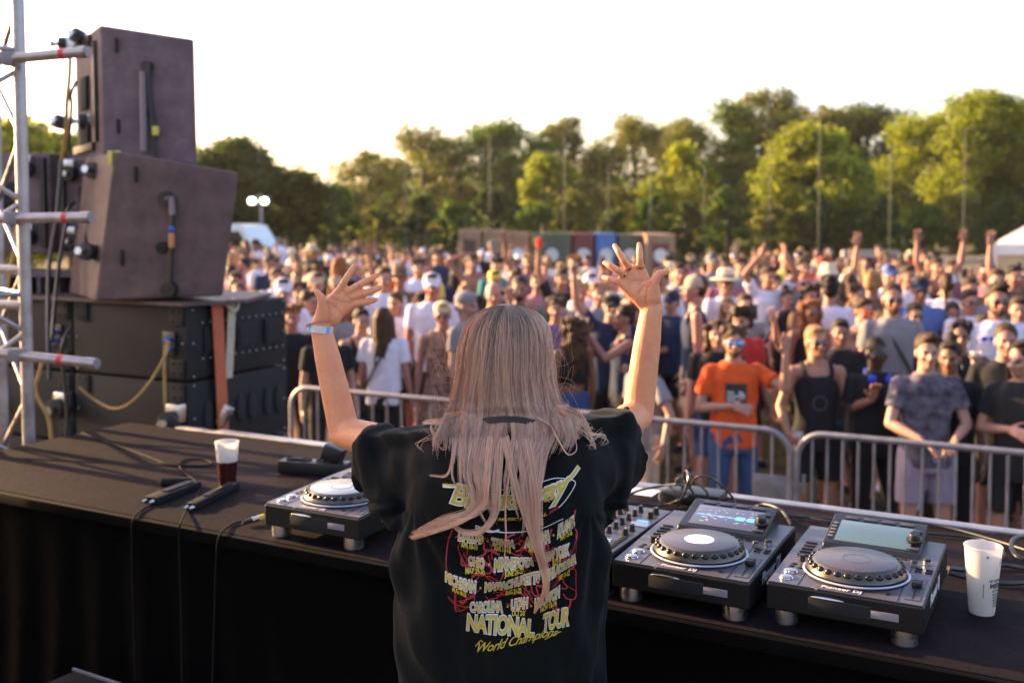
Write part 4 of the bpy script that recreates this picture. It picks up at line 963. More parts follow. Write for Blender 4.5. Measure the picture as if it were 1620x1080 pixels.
# flight case in the dark lower left corner
root = empty('flight_case', (-1.17, 2.72, STZ), R(-30), 'black flight case with metal edges, low at the left corner', 'case')
q = MB(); q.box((0, 0, .31), (.26, .2, .62), bev=.01); q.build('body', M['black_matte'], root)
for y in (-.1, .1): q = MB(); q.box((0, y, .622), (.27, .008, .008), bev=.002); q.build('edge', M['galv'], root)
q = MB(); q.box((0, -.105, .55), (.08, .015, .05), bev=.003); q.build('latch', M['chrome'], root)
# ================================================================== PEOPLE
def HM(yaw=0, pitch=0, roll=0):
    c = Vector((0, .01, 1.50)); return Matrix.Translation(c) @ Matrix.Rotation(R(yaw), 4, 'Z') @ Matrix.Rotation(R(pitch), 4, 'X') @ Matrix.Rotation(R(roll), 4, 'Y') @ Matrix.Translation(-c)
def head_prims(q, hm):
    Rr = hm.to_3x3(); P = lambda *a: hm @ Vector(a)
    q.ell(P(0, .022, 1.652), (.074, .094, .094), Rr, 20, 14)
    q.ell(P(0, -.022, 1.605), (.062, .070, .082), Rr, 20, 14)
    q.ell(P(0, -.03, 1.553), (.044, .052, .038), Rr, 16, 10)
    q.ell(P(0, -.072, 1.533), (.019, .016, .015), Rr)
    q.cap(P(0, -.088, 1.628), P(0, -.108, 1.594), .008, .0135, 10)
    q.ell(P(.011, -.096, 1.590), (.008, .009, .007), Rr); q.ell(P(-.011, -.096, 1.590), (.008, .009, .007), Rr)
    for s in (-1, 1):
        q.ell(P(s * .03, -.078, 1.641), (.024, .012, .007), Rr); q.ell(P(s * .074, .012, 1.612), (.008, .019, .03), Rr); q.ell(P(s * .038, -.066, 1.596), (.022, .018, .02), Rr)
    q.ell(P(0, -.090, 1.568), (.022, .009, .006), Rr); q.ell(P(0, -.087, 1.558), (.019, .009, .006), Rr)
    q.cap(Vector((0, .018, 1.43)), P(0, .018, 1.56), .060, .054, 16)
def hand_prims(q, wr, d, nrm, side, curl=.25, spread=.16, sc_=1.0, fist=False):
    """wrist, hand direction, palm normal, side=+1: thumb on cross(d,n) side"""
    d = d.normalized(); nrm = (nrm - d * nrm.dot(d)).normalized(); t = d.cross(nrm) * side; k = sc_
    pc_ = wr + d * .05 * k; Rm = Matrix((t, d, nrm)).transposed()
    q.ell(pc_, (.038 * k, .052 * k, .0155 * k), Rm, 14, 10); q.ell(wr + d * .078 * k, (.040 * k, .02 * k, .014 * k), Rm, 12, 8)
    Ls = (.070, .079, .074, .058)
    for i, L_ in enumerate(Ls):
        off = (.029 - .0193 * i); b = wr + d * .085 * k + t * off * k; a = (1.5 - i) * spread
        c_ = curl if not fist else 1.5
        dd = (d * math.cos(a) + t * math.sin(a)).normalized(); 
        d1 = (dd * math.cos(c_ * .6) + nrm * math.sin(c_ * .6)); d2 = (dd * math.cos(c_ * 1.5) + nrm * math.sin(c_ * 1.5)); 
        m = b + d1 * L_ * .5 * k; e = m + d2 * L_ * .5 * k; q.cap(b, m, .0093 * k, .0088 * k, 8); q.cap(m, e, .0088 * k, .0078 * k, 8)
    b = wr + d * .022 * k + t * .026 * k + nrm * .004; dd = (d * .62 + t * .75 + nrm * (.25 if not fist else .9)).normalized(); m = b + dd * .045 * k
    e = m + (d * .85 + t * (.45 if not fist else -.3) + nrm * .2).normalized() * .034 * k; q.cap(b, m, .0125 * k, .0105 * k, 8); q.cap(m, e, .0105 * k, .0088 * k, 8)
# arm specs: (upper dir, fore dir, hand dir, palm normal, curl, fist); x is OUTWARD for the side
DOWN = ((.16, .02, -1), (.10, -.25, -1), (.05, -.3, -1), (-1, -.2, 0), .45, 0)
ARM = {
 'down': DOWN,
 'up': ((.42, -.15, .9), (.05, -.1, 1), (.0, -.1, 1), (0, -1, 0), .12, 0),
 'wave': ((.85, -.25, .15), (.12, -.15, 1), (.0, -.1, 1), (0, -1, .1), .15, 0),
 'waveb': ((.50, -.72, -.30), (-.05, -.15, 1), (-.05, -.1, 1), (0, -1, .1), .15, 0),
 'point': ((.5, -.35, .75), (.15, -.25, 1), (.1, -.2, 1), (-.3, -1, 0), .2, 0),
 'clap': ((.22, -.55, -.75), (-.55, -.75, .45), (-.35, -.6, .75), (-1, -.1, .1), .15, 0),
 'overclap': ((.45, -.35, .75), (-.62, -.2, .85), (-.3, -.1, 1), (-1, -.3, 0), .1, 0),
 'phone': ((.25, -.75, -.35), (-.25, -.55, .85), (-.25, -.3, 1), (-.3, .8, 0), .5, 0),
 'cup': ((.22, -.15, -1), (-.30, -.85, -.1), (-.35, -.95, .05), (-1, 0, .2), .9, 0),
 'cupout': ((.35, -.05, -1), (-.05, -.55, -.55), (-.1, -.85, -.3), (-1, 0, .1), .9, 0),
 'mouth': ((.30, -.5, -.8), (-.50, -.35, .9), (-.35, -.1, .9), (-.3, .9, 0), .7, 0),
 'lean': ((.30, -.22, -1), (-.50, -.72, -.22), (-.6, -.6, -.5), (0, -.3, -1), .35, 0),
 'belly': ((.28, -.02, -1), (-.85, -.55, .15), (-.9, -.4, -.15), (.1, .9, -.2), .3, 0),
 'palm': ((.25, -.1, -1), (.35, -.75, .35), (.1, -.3, 1), (.1, -1, .1), .6, 0),
 'overhead': ((.75, -.1, .75), (-.95, -.05, .45), (-1, .0, .1), (0, .1, -1), .2, 0),
 'chest': ((.20, -.25, -1), (-.62, -.62, .45), (-.75, -.4, .35), (-.2, .9, 0), .6, 0),
 'side': ((.55, .05, -.8), (.2, -.4, -.8), (.1, -.4, -.9), (-1, 0, 0), .4, 0),
 'fist': ((.5, -.3, .7), (.1, -.2, 1), (0, -.1, 1), (0, -1, 0), .3, 1),
}
POSE = {'idle': ('down', 'down', 0, 0), 'armR': ('up', 'down', 6, -4), 'both': ('up', 'up', 0, -6), 'wave': ('wave', 'down', -8, 0), 'clap': ('clap', 'clap', 5, 4), 'overclap': ('overclap', 'overclap', 8, 0),
        'phone': ('phone', 'phone', 0, -4), 'cup': ('down', 'cup', -10, 3), 'mouth': ('down', 'mouth', 0, 2), 'lean': ('lean', 'lean', -6, 0), 'orange': ('belly', 'waveb', -6, -4), 'tank': ('cupout', 'palm', 5, -5),
        'overhead': ('overhead', 'down', 12, 4), 'chest': ('chest', 'chest', 12, 0), 'point': ('point', 'down', -4, -5), 'side': ('down', 'side', 40, 0), 'fist': ('fist', 'cup', 4, -6), 'hug': ('belly', 'down', -20, 5)}
LUA, LFA = .285, .255
def arm_pts(side, spec):
    u, f, h, n, curl, fist = ARM[spec]; sg = lambda v: Vector((v[0] * side, v[1], v[2])).normalized()
    up = max(0, u[2]) * .045; S = Vector((side * (.178 - up * .5), .012, 1.405 + up)); E = S + sg(u) * LUA; Wr = E + sg(f) * LFA
    return S, E, Wr, sg(h), sg(n), curl, fist
HIP = [(-1, (-.092, .01, .93), (-.115, -.03, .50), (-.135, .03, .085)), (1, (.092, .01, .93), (.12, -.01, .50), (.15, .02, .085))]
CACHE = {}
def body_mesh(pose, vox=.0085):
    k = ('body', pose, vox)
    if k in CACHE: return CACHE[k]
    aR, aL, hy, hp = POSE[pose]; hm = HM(hy, hp); q = MB(); head_prims(q, hm)
    q.ell((0, .005, 1.29), (.152, .098, .17), seg=20, rings=12); q.cap((-.135, .012, 1.405), (.135, .012, 1.405), .052, .052); q.cap((-.06, .018, 1.45), (.06, .018, 1.45), .04, .04)
    q.ell((0, .005, 1.10), (.128, .088, .17), seg=20); q.ell((0, .012, .945), (.155, .105, .125), seg=20)
    hands = {}
    for side, sp in ((-1, aR), (1, aL)):
        S, E, Wr, hd, hn, curl, fist = arm_pts(side, sp); q.cap(S, E, .047, .037, 14); q.cap(E, E.lerp(Wr, .35), .037, .038, 14); q.cap(E.lerp(Wr, .35), Wr, .038, .0245, 14)
        if vox < .012: hand_prims(q, Wr, hd, hn, -side, curl, .16, 1.03, fist)
        else: q.ell(Wr + hd * .08, (.035, .035, .075), hd.to_track_quat('Z', 'Y').to_matrix())
        hands[side] = (Wr, hd, hn)
    for s, h, kn, an in HIP:
        h, kn, an = Vector(h), Vector(kn), Vector(an); q.cap(h, kn, .083, .055, 14); q.cap(kn, kn.lerp(an, .3) + Vector((0, .012, 0)), .053, .055, 14); q.cap(kn.lerp(an, .3) + Vector((0, .012, 0)), an, .055, .034, 14)
        q.cap(an - Vector((0, 0, .03)), an + Vector((s * .01, -.12, -.05)), .035, .028)
    me = remesh(q, vox, 3); co = get_co(me).astype(float); inv = np.array(hm.inverted()); c = co @ inv[:3, :3].T + inv[:3, 3]
    F_ = np.ones((len(co), 4)); x, y, z = np.abs(c[:, 0]), c[:, 1], c[:, 2]; front = (y < -.045) & (z > 1.5)
    eye = front & (((x - .031) / .0165) ** 2 + ((z - 1.622) / .0095) ** 2 < 1); brow = front & (((x - .033) / .022) ** 2 + ((z - 1.6435 - .1 * (x - .033)) / .0065) ** 2 < 1)
    lip = front & ((x / .023) ** 2 + ((z - 1.563) / .0075) ** 2 < 1); no = get_no(me)
    sock = front & (((x - .032) / .026) ** 2 + ((z - 1.620) / .017) ** 2 < 1); co[sock] -= no[sock] * .006; set_co(me, co)
    F_[eye, :3] = (.22, .18, .18); F_[brow, :3] = (.3, .25, .22); F_[lip, :3] = (.85, .5, .5); F_[(x < .012) & front & (np.abs(z - 1.563) < .0015), :3] = .35
    ck = front & (x > .02) & (x < .06) & (z > 1.575) & (z < 1.605); F_[ck, :3] *= (1, .88, .86)
    set_attr(me, 'feat', F_); me.materials.append(M['skin']); CACHE[k] = (me, hm, hands); return CACHE[k]
def sring(z, rx, ry, n=28, cx=0, cy=0, p=2.4):
    out = []
    for j in range(n):
        t = 2 * math.pi * j / n; c, s = math.cos(t), math.sin(t)
        out.append(Vector((cx + rx * math.copysign(abs(c) ** (2 / p), c), cy + ry * math.copysign(abs(s) ** (2 / p), s), z)))
    return out
def folds(me, amp, seed=0, fz=1.0):
    co = get_co(me); no = get_no(me); d = np.empty(len(co))
    for i, (p, n_) in enumerate(zip(co, no)):
        d[i] = noise.noise((p[0] * 7 + seed, p[1] * 7, p[2] * 5 * fz)) + .6 * noise.noise((p[0] * 17 + seed, p[1] * 17 + 3, p[2] * 9 * fz + p[0] * 12))
    set_co(me, co + no * (d * amp)[:, None])
def shirt_mesh(pose, kind):
    k = ('shirt', pose, kind)
    if k in CACHE: return CACHE[k]
    aR, aL, hy, hp = POSE[pose]; q = MB()
    if kind == 'tee' or kind == 'open': zs = [(.84, .178, .128), (1.0, .172, .122), (1.12, .166, .116), (1.26, .178, .118), (1.36, .186, .112), (1.42, .168, .095), (1.455, .115, .08), (1.478, .085, .074)]
    elif kind == 'tank': zs = [(.86, .168, .122), (1.0, .160, .114), (1.12, .152, .108), (1.26, .168, .112), (1.33, .150, .108), (1.38, .118, .096)]
    elif kind == 'crop': zs = [(1.12, .140, .105), (1.2, .158, .112), (1.28, .165, .115), (1.34, .150, .105), (1.37, .118, .092)]
    elif kind == 'dress': zs = [(.52, .27, .22), (.75, .215, .17), (.95, .18, .13), (1.08, .150, .108), (1.26, .170, .115), (1.33, .15, .105), (1.37, .118, .095)]
    q.rings([sring(z, rx, ry, cy=.008) for z, rx, ry in zs])
    for side, sp in ((-1, aR), (1, aL)):
        S, E, Wr, *_ = arm_pts(side, sp)
        if kind in ('tee', 'open'): q.cap(S - Vector((side * .03, 0, .0)), S, .062, .062); q.cone(S, S.lerp(E, .62), .061, .068, 18); q.ell(S, .062)
        else: q.tube([(side * .095, -.075, 1.34), (side * .105, -.05, 1.42), (side * .105, .02, 1.468), (side * .10, .075, 1.42), (side * .085, .10, 1.33)], .019, 8)
    me = remesh(q, .012, 4); folds(me, .009, zlib.crc32(pose.encode()) % 7, .7); CACHE[k] = me; return me
def lower_mesh(kind):
    k = ('low', kind)
    if k in CACHE: return CACHE[k]
    q = MB(); q.rings([sring(z, rx, ry, cy=.01) for z, rx, ry in ((.80, .16, .12), (.9, .172, .125), (1.0, .158, .115), (1.04, .15, .108))])
    for s, h, kn, an in HIP:
        h, kn, an = Vector(h), Vector(kn), Vector(an)
        if kind == 'shorts': q.ell(h, .095); q.cone(h, h.lerp(kn, .82), .098, .098, 18)
        else: q.ell(h, .095); q.cone(h, kn, .096, .072, 18); q.ell(kn, .072); q.cone(kn, an + Vector((0, 0, .0)), .072, .058, 18)
    me = remesh(q, .012, 4); folds(me, .007, 5, 1.3); CACHE[k] = me; return me
def shoe_mesh(side):
    k = ('shoe', side)
    if k in CACHE: return CACHE[k]
    s, h, kn, an = HIP[0 if side < 0 else 1]; an = Vector(an); q = MB()
    q.ell(an + Vector((s * .004, -.0, -.035)), (.045, .06, .05)); q.ell(an + Vector((s * .012, -.09, -.052)), (.046, .085, .034)); q.box(an + Vector((s * .01, -.05, -.073)), (.085, .26, .024), bev=.01)
    me = remesh(q, .010, 3); CACHE[k] = me; return me
def hair_mesh(style, v=0):
    k = ('hair', style, v)
    if k in CACHE: return CACHE[k]
    q = MB(); rr = random.Random(v * 31 + 5)
    q.ell((0, .030, 1.675), (.081, .095, .087), None, 22, 14); q.ell((0, .055, 1.628), (.073, .062, .072), None, 22, 14)
    amp, vox = .006, .007
    if style == 'short': q.ell((0, -.035, 1.722), (.060, .050, .030), None, 16, 10); 
    if style == 'quiff': q.ell((.01, -.045, 1.735), (.060, .055, .038), None, 16, 10); amp = .008
    if style == 'messy':
        for i in range(16): a = rr.uniform(0, 6.28); q.ell((.07 * math.cos(a), .02 + .075 * math.sin(a) * (1 if math.sin(a) > 0 else .9), 1.70 + rr.uniform(-.03, .04)), rr.uniform(.022, .034))
        amp = .012
    if style == 'curly':
        for i in range(46):
            a = rr.uniform(0, 6.28); z = rr.uniform(-.08, .09); s = math.sin(a)
            if s < -.4 and z < .03: z = rr.uniform(.04, .09)
            q.ell((.085 * math.cos(a), .03 + .085 * s, 1.67 + z), rr.uniform(.026, .038))
        amp = .012
    if style in ('long', 'longcurly'):
        for s in (-1, 1):
            for t, ln in ((0, .30), (.6, .36), (1.2, .40)):
                x = s * .078 * math.cos(t * .9); y = .015 + .08 * math.sin(t)
                q.cap((x, y, 1.66), (x * 1.12, y + .005, 1.50), .026, .028); q.cap((x * 1.12, y + .005, 1.50), (x * 1.3 + rr.uniform(-.01, .01), y + .02 if t > .3 else y - .045, 1.62 - ln), .028, .016)
        q.ell((0, .095, 1.50), (.07, .03, .14)); q.ell((0, .105, 1.38), (.075, .028, .13)); q.ell((0, -.02, 1.738), (.055, .055, .018))
        amp = .009
        if style == 'longcurly':
            for i in range(60): a = rr.uniform(-.5, 3.64); q.ell(((.10) * math.cos(a), .03 + .10 * math.sin(a), rr.uniform(1.36, 1.74)), rr.uniform(.022, .036))
            amp = .014
    if style == 'bun': q.ell((0, .06, 1.775), (.042, .042, .038)); q.ell((0, -.03, 1.725), (.058, .05, .022))
    if style == 'tail': q.ell((0, -.03, 1.725), (.058, .05, .022)); q.cap((0, .11, 1.69), (0, .15, 1.60), .024, .028); q.cap((0, .15, 1.60), (0, .13, 1.44), .028, .012)
    if style == 'buzz': pass
    me = remesh(q, vox, 2 if style != 'buzz' else 3); co = get_co(me).astype(float)
    if style == 'buzz': co[:, 0] *= .965; co[:, 2] = 1.65 + (co[:, 2] - 1.65) * .97; set_co(me, co)
    folds(me, amp, v, .35); me.materials.append(M['hair']); CACHE[k] = me; return me
def acc_mesh(kind):
    k = ('acc', kind)
    if k in CACHE: return CACHE[k]
    q = MB()
    if kind == 'cap':
        q.lathe([(.086, 1.652), (.088, 1.672), (.083, 1.705), (.066, 1.735), (.036, 1.752), (.008, 1.757), (0, 1.757)], (0, .018, 0), 28, Matrix.Diagonal((.98, 1.12, 1)))
        V = []
        for r_ in (.8, 1.0, 1.3, 1.58):
            for j in range(13): t = math.pi * (1.12 + .76 * j / 12); x, y = .075 * math.cos(t) * (1 if r_ < 1.1 else 1), .018 - .095 * -math.sin(t) * r_; V.append((x, y, 1.668 - .03 * (r_ - .8) - .016 * abs(math.cos(t))))
        n = len(V); q.add(V, [(i * 13 + j, i * 13 + j + 1, i * 13 + j + 14, i * 13 + j + 13) for i in range(3) for j in range(12)])
        q.add([(x, y, z - .004) for x, y, z in V], [(i * 13 + j, i * 13 + j + 13, i * 13 + j + 14, i * 13 + j + 1) for i in range(3) for j in range(12)])
        q.ell((0, .018, 1.758), .007); me = q.mesh('cap', M['cloth'], angle=60)
    if kind in ('hat', 'bucket'):
        if kind == 'hat': pr = [(.17, 1.662), (.172, 1.667), (.15, 1.675), (.098, 1.682), (.092, 1.69), (.088, 1.75), (.078, 1.778), (.055, 1.785), (0, 1.775)]
        else: pr = [(.122, 1.632), (.124, 1.637), (.096, 1.680), (.090, 1.69), (.082, 1.752), (.07, 1.765), (0, 1.768)]
        q.lathe(pr + [(0, 1.76)] * 0, (0, .012, 0), 36, Matrix.Diagonal((.98, 1.1, 1))); me = q.mesh('hat', M['cloth'], angle=50)
    if kind == 'band':
        q.lathe([(.092, 1.684), (.094, 1.686), (.093, 1.708), (.090, 1.71)], (0, .012, 0), 36, Matrix.Diagonal((.98, 1.1, 1)), closed=True); me = q.mesh('band', M['black_rubber'])
    if kind == 'bandana':
        q.ell((0, .024, 1.69), (.086, .104, .075), None, 24, 16); q.cap((0, .12, 1.66), (.02, .14, 1.58), .02, .012); me = remesh(q, .008, 2); folds(me, .004)
        me.materials.append(M['cloth'])
    if kind == 'glasses':
        for s in (-1, 1):
            q.lathe([(0, .003), (.018, .002), (.025, -.001), (.025, -.004), (0, -.003)], (s * .031, -.100, 1.618), 20, Matrix.Rotation(R(90), 3, 'X') @ Matrix.Rotation(s * .18, 3, 'Y') @ Matrix.Diagonal((1, .78, 1)))
            q.tube([(s * .056, -.094, 1.624), (s * .074, -.06, 1.625), (s * .080, .0, 1.622)], .0025, 6)
        q.tube([(-.012, -.105, 1.624), (0, -.108, 1.627), (.012, -.105, 1.624)], .0025, 6); me = q.mesh('glasses', M['glass'])
    if kind == 'beard':
        q.ell((0, -.034, 1.548), (.052, .056, .036)); q.ell((0, -.082, 1.535), (.026, .02, .022)); q.ell((0, -.094, 1.5775), (.024, .008, .0045))
        for s in (-1, 1): q.cap((s * .05, -.02, 1.56), (s * .066, .0, 1.61), .015, .009)
        me = remesh(q, .007, 2); folds(me, .004); me.materials.append(M['hair'])
    if kind == 'headphones':
        for s in (-1, 1): q.ell((s * .086, .01, 1.612), (.018, .034, .04))
        q.tube([(s * .09 if abs(s) == 1 else 0, .01, 1.612) for s in (-1,)] + [(.097 * math.cos(t), .012, 1.65 + .12 * math.sin(t)) for t in np.linspace(math.pi, 0, 14)] + [(.09, .01, 1.612)], .008, 8); me = q.mesh('headphones', M['black_plastic'])
    if kind == 'strap':
        pts = []
        for k2 in range(31):
            t = 2 * math.pi * k2 / 30; c, s = math.cos(t), math.sin(t); u = (c + 1) / 2; z = 1.44 - .46 * u; rx = .13 + .06 * math.sin(math.pi * min(1, u * 1.2)); x = -.095 + .275 * u; x = x if abs(s) > .05 else x
            yy = (.128 if u > .15 else .09 + .25 * u) * s; pts.append((x, .008 + yy, z + .0))
        V = []; 
        for p in pts: V += [(p[0], p[1] * 1.03, p[2] + .022), (p[0], p[1] * 1.03, p[2] - .022), (p[0], p[1] * .96, p[2] - .022), (p[0], p[1] * .96, p[2] + .022)]
        n = len(pts) - 1; q.add(V[:n * 4], [(4 * i + a, 4 * i + (a + 1) % 4, 4 * ((i + 1) % n) + (a + 1) % 4, 4 * ((i + 1) % n) + a) for i in range(n) for a in range(4)]); me = q.mesh('strap', M['black_rubber'])
    if kind == 'bag': q.box((.12, -.135, 1.06), (.17, .06, .11), Matrix.Rotation(.35, 3, 'Y'), bev=.02); me = q.mesh('bag', M['black_rubber'])
    if kind == 'watch': me = None
    CACHE[k] = me; return me
HC = {'black': (.012, .009, .008), 'dark': (.03, .017, .010), 'brown': (.055, .027, .013), 'ginger': (.20, .07, .02), 'blond': (.30, .17, .07), 'grey': (.25, .23, .21), 'pale': (.55, .42, .24)}
SC_ = {'white': (.62, .58, .68), 'black': (.014, .014, .017), 'navy': (.02, .03, .07), 'grey': (.20, .19, .21), 'blue': (.10, .15, .36), 'red': (.45, .03, .03), 'mauve': (.24, .10, .15), 'pink': (.50, .20, .24), 'green': (.06, .14, .08),
       'orange': (.62, .085, .018), 'yellow': (.6, .48, .10), 'cream': (.58, .48, .34), 'purple': (.18, .10, .22), 'beige': (.42, .31, .22), 'brown': (.14, .08, .05), 'camo': (.14, .125, .16), 'floral': (.42, .28, .2), 'denim': (.035, .075, .17), 'greyviolet': (.24, .20, .27), 'teal': (.04, .2, .2)}
SKIN = [(.34, .16, .115), (.30, .135, .095), (.37, .19, .14), (.24, .11, .075), (.32, .15, .115), (.35, .165, .105)]
DARKSK = (.045, .024, .016); MIDSK = (.20, .095, .055)
def oc(o, c): o.color = (*c, 1); return o
GRP = 'people in the open air crowd'
def cloth_obj(name, key, me, root, patt):
    ck = (key, patt)
    if ck not in CACHE:
        c = me.copy(); c.materials.clear(); c.materials.append(M['camo' if patt == 'camo' else 'floral' if patt == 'floral' else 'cloth']); CACHE[ck] = c
    return oc(link(name, CACHE[ck], root), SC_[patt])
def person(x, y, ht=1.72, pose='idle', yaw=0, shirt=('tee', 'white'), low=('shorts', 'black'), hair=('short', 'brown'), acc=(), skin=None, flip=False, label='', z0=0, wx=1.0):
    root = empty('person', (x, y, z0), R(yaw), label, 'person', GRP); s = ht / 1.75; root.scale = (s * wx * (-1 if flip else 1), s * wx, s)
    sk = skin or random.choice(SKIN); me, hm, hands = body_mesh(pose); b = oc(link('body', me, root), sk)
    if hair[0] != 'bald': h = oc(link('hair', hair_mesh(hair[0], int(abs(x) * 10) % 3 if hair[0] in ('messy', 'longcurly', 'curly') else 0), root), HC[hair[1]]); h.matrix_local = hm
    if shirt[0] != 'none': cloth_obj({'dress': 'dress', 'tank': 'tank_top', 'crop': 'crop_top'}.get(shirt[0], 'shirt'), ('S', pose, shirt[0]), shirt_mesh(pose, shirt[0]), root, shirt[1])
    if shirt[0] != 'dress': cloth_obj('shorts' if low[0] == 'shorts' else 'trousers', ('L', low[0]), lower_mesh(low[0]), root, low[1])
    if y < 12:
        for sd in (-1, 1): cloth_obj('shoe', ('F', sd), shoe_mesh(sd), root, random.choice(['white', 'black', 'black', 'grey']))
    for a in acc:
        nm_ = a.split(':')[0]; cl = a.split(':')[1] if ':' in a else None
        if nm_ in ('cap', 'hat', 'bucket', 'bandana'):
            o = oc(link({'cap': 'cap', 'hat': 'brimmed_hat', 'bucket': 'bucket_hat', 'bandana': 'bandana'}[nm_], acc_mesh(nm_), root), SC_[cl or 'white']); o.matrix_local = hm
            if nm_ == 'cap' and cl and len(a.split(':')) > 2: o.matrix_local = hm @ Matrix.Translation((0, .03, 0)) @ Matrix.Rotation(math.pi, 4, 'Z')
            if nm_ == 'hat': o2 = link('hat_band', acc_mesh('band'), o)
        elif nm_ == 'glasses':
            me2 = acc_mesh('glasses')
            if cl: me2 = CACHE.setdefault(('gl', cl), None) or me2.copy(); CACHE[('gl', cl)] = me2; me2.materials.clear(); me2.materials.append(M['gl_' + cl])
            o = link('sunglasses', me2, root); o.matrix_local = hm
        elif nm_ == 'beard': o = oc(link('beard', acc_mesh('beard'), root), HC[cl or hair[1]]); o.matrix_local = hm
        elif nm_ == 'headphones': o = link('headphones', acc_mesh('headphones'), root); o.matrix_local = hm
        elif nm_ == 'strap': link('bag_strap', acc_mesh('strap'), root)
        elif nm_ == 'bag': link('bag_strap', acc_mesh('strap'), root); link('hip_bag', acc_mesh('bag'), root)
    root['_h'] = 0; del root['_h']
    return root, hands
def hand_world(root, hands, side, fwd=.085, nrm=.035):
    wr, hd, hn = hands[side]; p = wr + hd * fwd + hn * nrm; Mx = Matrix.LocRotScale(root.location, root.rotation_euler, root.scale); return Mx @ p
for nm_, c, ro in (('blue', (.10, .35, .75), .08), ('red', (.8, .10, .03), .12), ('gold', (.5, .3, .05), .1)): M['gl_' + nm_] = mat(nm_ + '_mirror_lens', c, ro, .8)
def P_(px, py, ht=1.72):  # standing place of someone whose head top is seen at px,py
    v = onz(px, py, ht); return v.x, v.y
